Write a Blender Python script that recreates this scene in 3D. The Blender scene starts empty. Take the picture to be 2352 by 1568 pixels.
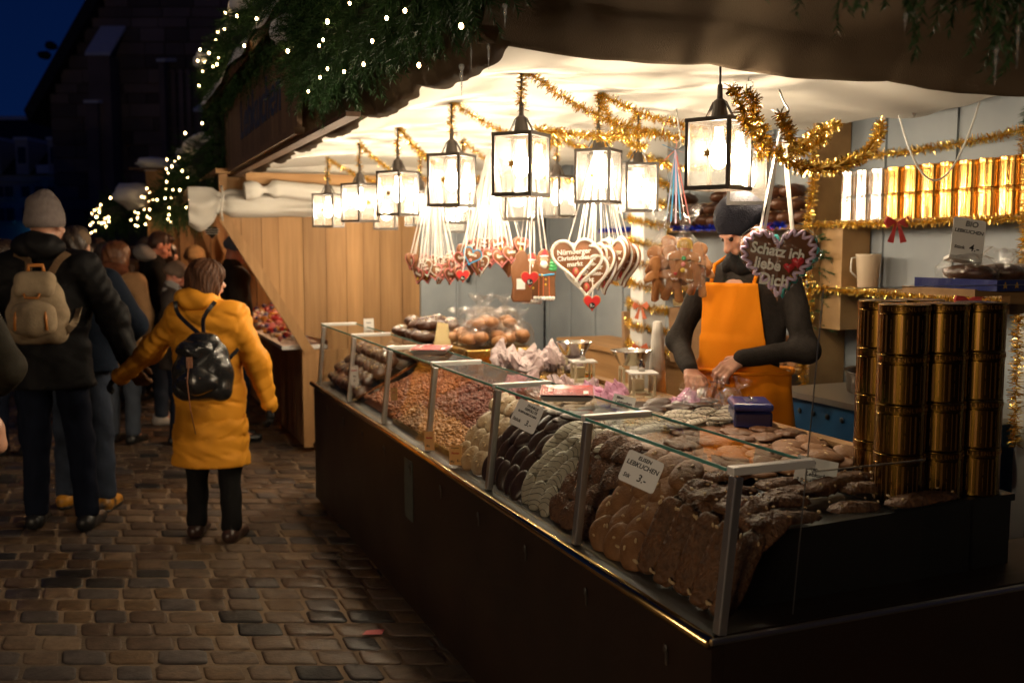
import bpy, math, random
import numpy as np
from mathutils import Vector, Matrix, noise as mnoise

random.seed(7); np.random.seed(7)
R = math.radians
sc = bpy.context.scene
COL = sc.collection

# ---------------------------------------------------------------- camera, world, exposure
YAW, PITCH, FPX, CZ = R(22.4), R(5.5), 2287.0, 1.6      # layout measured on a 2352 x 1568 view of the photo
cam_d = bpy.data.cameras.new('camera'); cam = bpy.data.objects.new('camera', cam_d); COL.objects.link(cam)
cam.location = (0, 0, CZ); cam.rotation_euler = (R(90) - PITCH, 0, -YAW)
cam_d.lens = 35.0; cam_d.sensor_width = 36.0; cam_d.clip_start = 0.05; cam_d.clip_end = 600
cam_d.dof.use_dof = True; cam_d.dof.focus_distance = 3.0; cam_d.dof.aperture_fstop = 3.2
sc.camera = cam

world = bpy.data.worlds.new('World'); sc.world = world; world.use_nodes = True
wn = world.node_tree; wn.nodes.clear()
w_out = wn.nodes.new('ShaderNodeOutputWorld'); w_bg = wn.nodes.new('ShaderNodeBackground')
w_tc = wn.nodes.new('ShaderNodeTexCoord'); w_sep = wn.nodes.new('ShaderNodeSeparateXYZ'); w_cr = wn.nodes.new('ShaderNodeValToRGB')
w_cr.color_ramp.elements[0].position = 0.0; w_cr.color_ramp.elements[0].color = (0.0012, 0.009, 0.048, 1)
w_cr.color_ramp.elements[1].position = 0.55; w_cr.color_ramp.elements[1].color = (0.0004, 0.0022, 0.018, 1)
wn.links.new(w_tc.outputs['Generated'], w_sep.inputs[0]); wn.links.new(w_sep.outputs['Z'], w_cr.inputs[0])
wn.links.new(w_cr.outputs[0], w_bg.inputs[0]); w_bg.inputs[1].default_value = 1.0
wn.links.new(w_bg.outputs[0], w_out.inputs[0])

sc.view_settings.view_transform = 'Standard'; sc.view_settings.look = 'None'
sc.view_settings.exposure = 0.0; sc.view_settings.gamma = 1.0
LAMP_W = 13.5
sc.render.engine = 'CYCLES'
cy = sc.cycles
cy.transparent_max_bounces = 28; cy.max_bounces = 7; cy.diffuse_bounces = 3; cy.glossy_bounces = 3
cy.transmission_bounces = 5; cy.caustics_reflective = False; cy.caustics_refractive = False
cy.use_denoising = True; cy.sample_clamp_indirect = 4.0; cy.use_light_tree = True

# ---------------------------------------------------------------- layout helpers
def ray(vx, vy):
    x = (vx - 1176) / FPX; y = -(vy - 784) / FPX
    up = y * math.cos(PITCH) - math.sin(PITCH); fw = math.cos(PITCH) + y * math.sin(PITCH)
    return Vector((fw * math.sin(YAW) + x * math.cos(YAW), fw * math.cos(YAW) - x * math.sin(YAW), up)), fw
def cp(vx, vy, fwd):
    d, fw = ray(vx, vy); return Vector((0, 0, CZ)) + d * (fwd / fw)
def gp(vx, vy, z=0.0):
    d, fw = ray(vx, vy); return Vector((0, 0, CZ)) + d * ((z - CZ) / d.z)

# ---------------------------------------------------------------- object helpers
def tag(o, label=None, cat=None, group=None, kind=None):
    if label: o['label'] = label
    if cat: o['category'] = cat
    if group: o['group'] = group
    if kind: o['kind'] = kind
    return o
def thing(name, label, cat, loc=(0, 0, 0), rz=0.0, group=None, rot=None):
    o = bpy.data.objects.new(name, None); COL.objects.link(o); o.empty_display_size = 0.05
    o.location = loc; o.rotation_euler = rot if rot is not None else (0, 0, rz)
    return tag(o, label, cat, group)
def copy_tree(o, parent=None, loc=None, rot=None, label=None, group=None, scale=None):
    c = o.copy(); COL.objects.link(c)
    if parent is not None: c.parent = parent
    if loc is not None: c.location = loc
    if rot is not None: c.rotation_euler = rot
    if scale is not None: c.scale = scale
    if label: c['label'] = label
    if group: c['group'] = group
    for ch in list(o.children): copy_tree(ch, c)
    return c

class MB:
    """collects vertices and faces"""
    def __init__(s): s.v = []; s.f = []; s.m = []; s.cur = 0
    def add(s, vs, fs):
        n = len(s.v); s.v.extend([tuple(v) for v in vs]); s.f.extend([tuple(i + n for i in f) for f in fs]); s.m.extend([s.cur] * len(fs)); return s
    def box(s, a, b, M=None):
        x0, y0, z0 = a; x1, y1, z1 = b
        vs = [(x0, y0, z0), (x1, y0, z0), (x1, y1, z0), (x0, y1, z0), (x0, y0, z1), (x1, y0, z1), (x1, y1, z1), (x0, y1, z1)]
        if M is not None: vs = [M @ Vector(v) for v in vs]
        return s.add(vs, [(0, 3, 2, 1), (4, 5, 6, 7), (0, 1, 5, 4), (1, 2, 6, 5), (2, 3, 7, 6), (3, 0, 4, 7)])
    def bar(s, a, b, w, h=None, up=(0, 0, 1)):
        a = Vector(a); b = Vector(b); h = h or w; d = (b - a).normalized(); up = Vector(up)
        if abs(d.dot(up)) > 0.98: up = Vector((1, 0, 0))
        sx = d.cross(up).normalized(); sy = sx.cross(d)
        vs = []
        for p in (a, b):
            for i, j in ((-1, -1), (1, -1), (1, 1), (-1, 1)): vs.append(p + sx * i * w / 2 + sy * j * h / 2)
        return s.add(vs, [(3, 2, 1, 0), (4, 5, 6, 7), (0, 1, 5, 4), (1, 2, 6, 5), (2, 3, 7, 6), (3, 0, 4, 7)])
    def tube(s, pts, r, n=8, closed=False):
        pts = [Vector(p) for p in pts]; rs = r if isinstance(r, (list, tuple)) else [r] * len(pts)
        vs = []; prev = None
        for i, p in enumerate(pts):
            d = (pts[min(i + 1, len(pts) - 1)] - pts[max(i - 1, 0)])
            d = d.normalized() if d.length > 1e-9 else Vector((0, 0, 1))
            u = prev if prev is not None else (Vector((0, 0, 1)) if abs(d.z) < 0.9 else Vector((1, 0, 0)))
            sx = d.cross(u)
            if sx.length < 1e-6: sx = d.cross(Vector((0.3, 1, 0.2)))
            sx.normalize(); sy = sx.cross(d).normalized(); prev = sy
            for k in range(n):
                a = 2 * math.pi * k / n; vs.append(p + (sx * math.cos(a) + sy * math.sin(a)) * rs[i])
        fs = []
        for i in range(len(pts) - 1):
            for k in range(n):
                k2 = (k + 1) % n; fs.append((i * n + k, i * n + k2, (i + 1) * n + k2, (i + 1) * n + k))
        fs.append(tuple(range(n - 1, -1, -1))); fs.append(tuple((len(pts) - 1) * n + k for k in range(n)))
        return s.add(vs, fs)
    def lathe(s, prof, n=24, M=None):
        vs = []; fs = []
        for r, z in prof:
            for k in range(n):
                a = 2 * math.pi * k / n; v = Vector((r * math.cos(a), r * math.sin(a), z)); vs.append(M @ v if M is not None else v)
        for i in range(len(prof) - 1):
            for k in range(n):
                k2 = (k + 1) % n; fs.append((i * n + k, i * n + k2, (i + 1) * n + k2, (i + 1) * n + k))
        fs.append(tuple(range(n - 1, -1, -1))); fs.append(tuple((len(prof) - 1) * n + k for k in range(n)))
        return s.add(vs, fs)
    def ell(s, c, r, nu=10, nv=6, M=None, nz=0.0, ns=20.0):
        vs = [None]; c = Vector(c); fs = []
        vs = []
        def P(a, b):
            v = Vector((math.cos(a) * math.sin(b), math.sin(a) * math.sin(b), math.cos(b)))
            k = 1.0 + (nz * mnoise.noise(v * 1.7 + c * ns) if nz else 0)
            v = Vector((v.x * r[0], v.y * r[1], v.z * r[2])) * k
            if M is not None: v = M @ v
            return c + v
        vs.append(P(0, 0))
        for j in range(1, nv):
            for i in range(nu): vs.append(P(2 * math.pi * i / nu, math.pi * j / nv))
        vs.append(P(0, math.pi))
        for i in range(nu): fs.append((0, 1 + i, 1 + (i + 1) % nu))
        for j in range(nv - 2):
            for i in range(nu):
                a = 1 + j * nu; fs.append((a + i, a + nu + i, a + nu + (i + 1) % nu, a + (i + 1) % nu))
        a = 1 + (nv - 2) * nu
        for i in range(nu): fs.append((a + i, len(vs) - 1, a + (i + 1) % nu))
        return s.add(vs, fs)
    def build(s, name, mats, parent=None, smooth=False, loc=None, rot=None, bevel=0.0):
        me = bpy.data.meshes.new(name); me.from_pydata(s.v, [], s.f); me.validate()
        for m in (mats if isinstance(mats, (list, tuple)) else [mats]): me.materials.append(m)
        if s.m and max(s.m) > 0: me.polygons.foreach_set('material_index', s.m[:len(me.polygons)])
        if smooth: me.polygons.foreach_set('use_smooth', [True] * len(me.polygons))
        me.update()
        o = bpy.data.objects.new(name, me); COL.objects.link(o)
        if parent is not None: o.parent = parent
        if loc is not None: o.location = loc
        if rot is not None: o.rotation_euler = rot
        if bevel:
            b = o.modifiers.new('bevel', 'BEVEL'); b.width = bevel; b.segments = 2; b.limit_method = 'ANGLE'
        return o

def npmesh(name, V, F, mat, parent=None, smooth=False, loc=None, rot=None):
    """V (n,3) float, F (m,k) int"""
    V = np.asarray(V, dtype=np.float32); F = np.asarray(F, dtype=np.int32)
    me = bpy.data.meshes.new(name); k = F.shape[1]
    me.vertices.add(len(V)); me.vertices.foreach_set('co', V.ravel())
    me.loops.add(F.size); me.loops.foreach_set('vertex_index', F.ravel())
    me.polygons.add(len(F)); me.polygons.foreach_set('loop_start', np.arange(0, F.size, k, dtype=np.int32))
    me.polygons.foreach_set('loop_total', np.full(len(F), k, dtype=np.int32))
    me.polygons.foreach_set('use_smooth', np.full(len(F), smooth, dtype=bool))
    me.update(calc_edges=True)
    for m in (mat if isinstance(mat, (list, tuple)) else [mat]): me.materials.append(m)
    o = bpy.data.objects.new(name, me); COL.objects.link(o)
    if parent is not None: o.parent = parent
    if loc is not None: o.location = loc
    if rot is not None: o.rotation_euler = rot
    return o

# ---------------------------------------------------------------- materials
def mat(name, c1, c2=None, rough=0.7, metal=0.0, ns=6.0, bump=0.0, bs=40.0, island=0.0, stretch=(1, 1, 1), spec=0.5,
        emis=None, es=0.0, transl=0.0, alpha=1.0, coat=0.0, sheen=0.0, rvar=0.0, detail=4.0, trans=0.0, sss=0.0):
    m = bpy.data.materials.new(name); m.use_nodes = True; nt = m.node_tree; N = nt.nodes; L = nt.links
    b = N['Principled BSDF']; out = N['Material Output']
    b.inputs['Roughness'].default_value = rough; b.inputs['Metallic'].default_value = metal
    b.inputs['Specular IOR Level'].default_value = spec; b.inputs['Alpha'].default_value = alpha
    b.inputs['Coat Weight'].default_value = coat; b.inputs['Sheen Weight'].default_value = sheen
    b.inputs['Transmission Weight'].default_value = trans
    if sss: b.inputs['Subsurface Weight'].default_value = sss; b.inputs['Subsurface Scale'].default_value = 0.01
    tc = N.new('ShaderNodeTexCoord'); mp = N.new('ShaderNodeMapping'); mp.inputs['Scale'].default_value = stretch
    L.new(tc.outputs['Object'], mp.inputs[0])
    col = None
    if c2 is not None:
        n = N.new('ShaderNodeTexNoise'); n.inputs['Scale'].default_value = ns; n.inputs['Detail'].default_value = detail
        L.new(mp.outputs[0], n.inputs['Vector'])
        r = N.new('ShaderNodeValToRGB'); r.color_ramp.elements[0].position = 0.32; r.color_ramp.elements[1].position = 0.68
        r.color_ramp.elements[0].color = (*c1, 1); r.color_ramp.elements[1].color = (*c2, 1)
        L.new(n.outputs['Fac'], r.inputs[0]); col = r.outputs[0]
        if rvar:
            mr = N.new('ShaderNodeMapRange'); mr.inputs['To Min'].default_value = max(rough - rvar, 0.02); mr.inputs['To Max'].default_value = min(rough + rvar, 1)
            L.new(n.outputs['Fac'], mr.inputs['Value']); L.new(mr.outputs[0], b.inputs['Roughness'])
    if island:
        g = N.new('ShaderNodeNewGeometry'); mr = N.new('ShaderNodeMapRange')
        mr.inputs['To Min'].default_value = 1 - island; mr.inputs['To Max'].default_value = 1 + island
        L.new(g.outputs['Random Per Island'], mr.inputs['Value'])
        hs = N.new('ShaderNodeHueSaturation'); L.new(mr.outputs[0], hs.inputs['Value'])
        if col is not None: L.new(col, hs.inputs['Color'])
        else: hs.inputs['Color'].default_value = (*c1, 1)
        col = hs.outputs[0]
    if col is not None: L.new(col, b.inputs['Base Color'])
    else: b.inputs['Base Color'].default_value = (*c1, 1)
    if bump:
        n2 = N.new('ShaderNodeTexNoise'); n2.inputs['Scale'].default_value = bs; n2.inputs['Detail'].default_value = 5
        L.new(mp.outputs[0], n2.inputs['Vector'])
        bp = N.new('ShaderNodeBump'); bp.inputs['Strength'].default_value = bump; bp.inputs['Distance'].default_value = 0.01
        L.new(n2.outputs['Fac'], bp.inputs['Height']); L.new(bp.outputs[0], b.inputs['Normal'])
    if emis is not None:
        b.inputs['Emission Color'].default_value = (*emis, 1); b.inputs['Emission Strength'].default_value = es
    if transl:
        t = N.new('ShaderNodeBsdfTranslucent')
        if col is not None: L.new(col, t.inputs[0])
        else: t.inputs[0].default_value = (*c1, 1)
        mx = N.new('ShaderNodeMixShader'); mx.inputs[0].default_value = transl
        L.new(b.outputs[0], mx.inputs[1]); L.new(t.outputs[0], mx.inputs[2]); L.new(mx.outputs[0], out.inputs[0])
    return m

def film(name, tint=(1, 1, 1), gloss=0.1, dirt=0.0, rough=0.03, bump=0.0, bs=30, dirtcol=(0.9, 0.9, 0.88)):
    """thin clear sheet (window pane, cellophane): transparent + fresnel gloss + a little dust"""
    m = bpy.data.materials.new(name); m.use_nodes = True; nt = m.node_tree; N = nt.nodes; L = nt.links; N.clear()
    out = N.new('ShaderNodeOutputMaterial'); tr = N.new('ShaderNodeBsdfTransparent'); tr.inputs[0].default_value = (*tint, 1)
    gl = N.new('ShaderNodeBsdfGlossy'); gl.inputs['Roughness'].default_value = rough
    lw = N.new('ShaderNodeLayerWeight'); lw.inputs['Blend'].default_value = 0.5
    pw = N.new('ShaderNodeMath'); pw.operation = 'POWER'; pw.inputs[1].default_value = 5.0; L.new(lw.outputs['Facing'], pw.inputs[0])
    mr = N.new('ShaderNodeMapRange'); mr.inputs['To Min'].default_value = gloss; mr.inputs['To Max'].default_value = 0.9
    L.new(pw.outputs[0], mr.inputs['Value'])
    mx = N.new('ShaderNodeMixShader'); L.new(mr.outputs[0], mx.inputs[0]); L.new(tr.outputs[0], mx.inputs[1]); L.new(gl.outputs[0], mx.inputs[2])
    last = mx.outputs[0]
    if bump:
        tc = N.new('ShaderNodeTexCoord'); n = N.new('ShaderNodeTexNoise'); n.inputs['Scale'].default_value = bs; n.inputs['Detail'].default_value = 3
        L.new(tc.outputs['Object'], n.inputs['Vector']); bp = N.new('ShaderNodeBump'); bp.inputs['Strength'].default_value = bump
        bp.inputs['Distance'].default_value = 0.02
        L.new(n.outputs['Fac'], bp.inputs['Height']); L.new(bp.outputs[0], gl.inputs['Normal']); L.new(bp.outputs[0], lw.inputs['Normal'])
    if dirt:
        d = N.new('ShaderNodeBsdfDiffuse'); d.inputs[0].default_value = (*dirtcol, 1)
        t2 = N.new('ShaderNodeBsdfTranslucent'); t2.inputs[0].default_value = (*dirtcol, 1)
        ad = N.new('ShaderNodeMixShader'); L.new(d.outputs[0], ad.inputs[1]); L.new(t2.outputs[0], ad.inputs[2])
        tc2 = N.new('ShaderNodeTexCoord'); n2 = N.new('ShaderNodeTexNoise'); n2.inputs['Scale'].default_value = 14; n2.inputs['Detail'].default_value = 6
        L.new(tc2.outputs['Object'], n2.inputs['Vector']); m2 = N.new('ShaderNodeMapRange')
        m2.inputs['From Min'].default_value = 0.35; m2.inputs['From Max'].default_value = 0.75
        m2.inputs['To Min'].default_value = dirt * 0.5; m2.inputs['To Max'].default_value = dirt * 1.5
        L.new(n2.outputs['Fac'], m2.inputs['Value'])
        mx2 = N.new('ShaderNodeMixShader'); L.new(m2.outputs[0], mx2.inputs[0]); L.new(last, mx2.inputs[1]); L.new(ad.outputs[0], mx2.inputs[2])
        last = mx2.outputs[0]
    L.new(last, out.inputs[0]); return m

def wood(name, c1, c2, axis='Z', rough=0.65, island=0.18, k=1.0):
    st = {'Z': (14 * k, 14 * k, 0.9 * k), 'Y': (14 * k, 0.9 * k, 14 * k), 'X': (0.9 * k, 14 * k, 14 * k)}[axis]
    return mat(name, c1, c2, rough=rough, ns=1.6, stretch=st, bump=0.25, bs=4, island=island, detail=8)

M = {}
M['metal_dark'] = mat('dark_painted_metal', (0.035, 0.028, 0.022), (0.06, 0.045, 0.035), rough=0.42, ns=20)
M['alu'] = mat('aluminium', (0.55, 0.54, 0.53), rough=0.33, metal=0.9)
M['white_alu'] = mat('white_profile', (0.75, 0.73, 0.70), rough=0.4, metal=0.2)
M['brass'] = mat('brass_trim', (0.85, 0.62, 0.30), (0.6, 0.4, 0.16), rough=0.17, metal=1.0, ns=9, rvar=0.1)
M['steel'] = mat('polished_steel', (0.72, 0.70, 0.67), rough=0.14, metal=1.0)
M['steel_dull'] = mat('dull_steel', (0.5, 0.48, 0.45), rough=0.4, metal=1.0)
M['glass'] = film('clear_glass', (0.97, 0.985, 0.975), gloss=0.04, rough=0.02)
M['glass_top'] = film('shelf_glass', (0.86, 0.93, 0.92), gloss=0.06, rough=0.02, dirt=0.02)
M['glass_edge'] = mat('green_glass_edge', (0.10, 0.32, 0.27), rough=0.2, spec=0.8)
M['lantern_glass'] = film('lantern_glass', (0.98, 0.97, 0.95), gloss=0.05, rough=0.08, dirt=0.035, dirtcol=(0.95, 0.9, 0.82))
M['cello'] = film('cellophane', (1, 1, 1), gloss=0.10, rough=0.12, bump=0.9, bs=22, dirt=0.015)
M['tinsel'] = mat('gold_tinsel', (0.95, 0.62, 0.16), rough=0.24, metal=1.0, island=0.35)
M['tinsel_blue'] = mat('blue_tinsel', (0.02, 0.05, 0.5), rough=0.3, metal=1.0, island=0.4)
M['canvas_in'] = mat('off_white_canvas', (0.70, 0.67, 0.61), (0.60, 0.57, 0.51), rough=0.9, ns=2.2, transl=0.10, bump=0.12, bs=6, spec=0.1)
M['canvas_out'] = mat('shaded_canvas', (0.105, 0.075, 0.048), (0.098, 0.070, 0.044), rough=0.9, ns=2, transl=0.10, bump=0.5, bs=320, spec=0.1)  # cream cloth seen from its unlit side: the brown holds the shade
M['pine_plank'] = wood('pine_planks', (0.40, 0.22, 0.085), (0.27, 0.14, 0.05))
M['pine_y'] = wood('pine_beam_y', (0.40, 0.22, 0.085), (0.27, 0.14, 0.05), 'Y')
M['pine_x'] = wood('pine_beam_x', (0.40, 0.22, 0.085), (0.27, 0.14, 0.05), 'X')
M['dark_wood'] = wood('dark_weathered_wood', (0.13, 0.065, 0.03), (0.07, 0.035, 0.018))
M['mid_wood'] = wood('brown_cladding', (0.46, 0.25, 0.11), (0.26, 0.13, 0.055))
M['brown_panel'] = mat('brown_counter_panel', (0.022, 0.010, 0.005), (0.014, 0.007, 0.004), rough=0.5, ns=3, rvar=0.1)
M['blue_wall'] = mat('pale_blue_grey_paint', (0.27, 0.30, 0.325), (0.22, 0.25, 0.275), rough=0.6, ns=4, bump=0.05)
M['tan_board'] = mat('tan_chipboard', (0.34, 0.20, 0.08), (0.26, 0.15, 0.06), rough=0.6, ns=10)
M['white_paint'] = mat('white_paint', (0.72, 0.71, 0.68), (0.64, 0.63, 0.60), rough=0.55, ns=6)
M['snow'] = mat('snow', (0.78, 0.80, 0.86), (0.70, 0.73, 0.82), rough=0.7, ns=9, bump=0.3, bs=25, spec=0.3)
M['needle'] = mat('fir_needles', (0.034, 0.085, 0.025), (0.020, 0.052, 0.018), rough=0.6, spec=0.2, ns=3, island=0.35)
M['twig'] = mat('twig', (0.06, 0.035, 0.02), rough=0.9)
M['ice'] = film('ice', (0.95, 0.97, 1.0), gloss=0.25, rough=0.05, dirt=0.10)
M['paper'] = mat('white_card', (0.90, 0.89, 0.86), rough=0.35, coat=0.5)
M['ink'] = mat('black_ink', (0.012, 0.012, 0.014), rough=0.5)
M['ink_red'] = mat('red_ink', (0.5, 0.03, 0.02), rough=0.5)
M['white_icing'] = mat('white_sugar_icing', (0.90, 0.87, 0.80), rough=0.45, sss=0.1)
M['black'] = mat('black_plastic', (0.012, 0.012, 0.012), rough=0.4)
M['fairy'] = mat('fairy_bulb_glow', (1, 0.8, 0.5), emis=(1.0, 0.64, 0.28), es=38.0)

def text(body, size, m, parent, loc=(0, 0, 0), rot=(0, 0, 0), name='lettering', ext=0.0004, off=0.0, shear=0.0, align='CENTER', sx=1.0, space=1.0):
    cu = bpy.data.curves.new('t', 'FONT'); cu.body = body; cu.size = size; cu.extrude = ext; cu.offset = off; cu.shear = shear
    cu.align_x = align; cu.align_y = 'CENTER'; cu.resolution_u = 3; cu.space_line = space
    t = bpy.data.objects.new('t', cu); COL.objects.link(t)
    bpy.context.view_layer.update()
    me = bpy.data.meshes.new_from_object(t.evaluated_get(bpy.context.evaluated_depsgraph_get()))
    bpy.data.objects.remove(t); bpy.data.curves.remove(cu)
    me.materials.clear(); me.materials.append(m); me.name = name
    o = bpy.data.objects.new(name, me); COL.objects.link(o)
    if parent is not None: o.parent = parent
    o.location = loc; o.rotation_euler = rot; o.scale = (sx, 1, 1)
    return o
# ================================================================ GROUND
def build_ground():
    m = mat('sandy_joints', (0.26, 0.175, 0.105), (0.03, 0.021, 0.014), rough=0.9, ns=0.9, bump=0.5, bs=60)
    b = MB(); s = 120
    b.add([(-s, -s, -0.0045), (s, -s, -0.0045), (s, s, -0.0045), (-s, s, -0.0045)], [(0, 1, 2, 3)])
    tag(b.build('ground', m), kind='structure')
    # cobbles: one paving surface; rows run across the alley
    rnd = random.Random(3)
    V = []; F = []
    ca, sa = math.cos(-YAW), math.sin(-YAW)
    v = 1.4
    while v < 22.0:
        dv = rnd.uniform(0.125, 0.150); u = -9.0 + rnd.uniform(0, 0.2) - v * 0.3
        umax = 2.2 - 0.0 * v
        far = v > 9.5
        while u < umax + 0.6:
            du = rnd.uniform(0.13, 0.225)
            cx, cy = u + du / 2, v + dv / 2
            # keep only what the alley shows
            wx = cx * ca - cy * sa; wy = cx * sa + cy * ca
            if wx < 1.9 and abs(cx) < cy * 0.62 + 0.6:
                hx, hy = du / 2 - rnd.uniform(0.004, 0.008), dv / 2 - rnd.uniform(0.003, 0.006)
                top = rnd.uniform(-0.003, 0.004); tx, ty = rnd.uniform(-.012, .012), rnd.uniform(-.012, .012)
                rings = ((1.0, -0.02), (1.0, -0.004), (0.965, -0.0005), (0.85, 0.0012)) if not far else ((1.0, -0.015), (0.88, 0.0))
                K = 12 if not far else 8
                jit = [rnd.uniform(0.93, 1.02) for _ in range(K)]
                n0 = len(V)
                for sc_, z in rings:
                    for k in range(K):
                        a = 2 * math.pi * (k + 0.5) / K; c, s_ = math.cos(a), math.sin(a)
                        e = 0.27
                        px = math.copysign(abs(c) ** e, c) * hx * jit[k]; py = math.copysign(abs(s_) ** e, s_) * hy * jit[(k * 5 + 2) % K]
                        off = hx - hx * sc_
                        px = math.copysign(max(abs(px) - off, 0), px); py = math.copysign(max(abs(py) - off * 0.8, 0), py)
                        X, Y = cx + px - 0.41 * py, cy + py
                        V.append((X * ca - Y * sa, X * sa + Y * ca, z + top + px * tx + py * ty + 0.003 * mnoise.noise(Vector((X * 14, Y * 14, 0)))))
                V.append((cx * ca - cy * sa, cx * sa + cy * ca, top + 0.003))
                nr = len(rings)
                for i in range(nr - 1):
                    for k in range(K):
                        k2 = (k + 1) % K; F.append((n0 + i * K + k, n0 + i * K + k2, n0 + (i + 1) * K + k2, n0 + (i + 1) * K + k))
                for k in range(K): F.append((n0 + (nr - 1) * K + k, n0 + (nr - 1) * K + (k + 1) % K, n0 + nr * K))
            u += du
        v += dv
    me = bpy.data.meshes.new('paving'); me.from_pydata(V, [], F); me.update()
    me.polygons.foreach_set('use_smooth', [True] * len(me.polygons))
    # stone material: tone from the island, some near-black stones, damp gloss
    mm = bpy.data.materials.new('cobble_stone'); mm.use_nodes = True; nt = mm.node_tree; N = nt.nodes; L = nt.links; b = N['Principled BSDF']
    g = N.new('ShaderNodeNewGeometry'); cr = N.new('ShaderNodeValToRGB'); cr.color_ramp.interpolation = 'CONSTANT'
    cols = [(0.0, (0.020, 0.017, 0.015)), (0.10, (0.070, 0.044, 0.028)), (0.35, (0.098, 0.064, 0.040)), (0.6, (0.098, 0.058, 0.028)), (0.78, (0.058, 0.046, 0.040)), (0.92, (0.15, 0.10, 0.062))]
    el = cr.color_ramp.elements
    el[0].position = 0; el[0].color = (*cols[0][1], 1); el[1].position = cols[1][0]; el[1].color = (*cols[1][1], 1)
    for p, c in cols[2:]: e = el.new(p); e.color = (*c, 1)
    L.new(g.outputs['Random Per Island'], cr.inputs[0])
    tc = N.new('ShaderNodeTexCoord'); n = N.new('ShaderNodeTexNoise'); n.inputs['Scale'].default_value = 22; n.inputs['Detail'].default_value = 8
    L.new(tc.outputs['Object'], n.inputs['Vector'])
    mx = N.new('ShaderNodeMix'); mx.data_type = 'RGBA'; mx.blend_type = 'OVERLAY'; mx.inputs[0].default_value = 0.75
    L.new(cr.outputs[0], mx.inputs[6]); L.new(n.outputs['Fac'], mx.inputs[7]); L.new(mx.outputs[2], b.inputs['Base Color'])
    n3 = N.new('ShaderNodeTexNoise'); n3.inputs['Scale'].default_value = 1.6; n3.inputs['Detail'].default_value = 3; L.new(tc.outputs['Object'], n3.inputs['Vector'])
    mr = N.new('ShaderNodeMapRange'); mr.inputs['From Min'].default_value = 0.35; mr.inputs['From Max'].default_value = 0.65
    mr.inputs['To Min'].default_value = 0.28; mr.inputs['To Max'].default_value = 0.85; b.inputs['Specular IOR Level'].default_value = 0.35; L.new(n3.outputs['Fac'], mr.inputs['Value']); L.new(mr.outputs[0], b.inputs['Roughness'])
    n2 = N.new('ShaderNodeTexNoise'); n2.inputs['Scale'].default_value = 70; n2.inputs['Detail'].default_value = 6; L.new(tc.outputs['Object'], n2.inputs['Vector'])
    bp = N.new('ShaderNodeBump'); bp.inputs['Strength'].default_value = 0.45; bp.inputs['Distance'].default_value = 0.006
    L.new(n2.outputs['Fac'], bp.inputs['Height']); L.new(bp.outputs[0], b.inputs['Normal'])
    me.materials.append(mm)
    o = bpy.data.objects.new('paving', me); COL.objects.link(o); tag(o, kind='structure')
    litter = MB(); p = gp(858, 1450, 0.01)
    litter.add([(-0.045, -0.02, 0.002), (0.035, -0.025, 0.003), (0.045, 0.02, 0.006), (-0.03, 0.025, 0.002), (-0.045, -0.02, 0.001), (0.035, -0.025, 0.002), (0.045, 0.02, 0.005), (-0.03, 0.025, 0.001)],
               [(0, 1, 2, 3), (7, 6, 5, 4), (0, 4, 5, 1), (1, 5, 6, 2), (2, 6, 7, 3), (3, 7, 4, 0)])
    tag(litter.build('paper_scrap', mat('pink_paper', (0.55, 0.12, 0.12), rough=0.6), loc=(p.x, p.y, 0.006), rot=(0, 0, -0.3)), 'small pink paper scrap lying on the cobblestones', 'litter')
build_ground()

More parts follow.
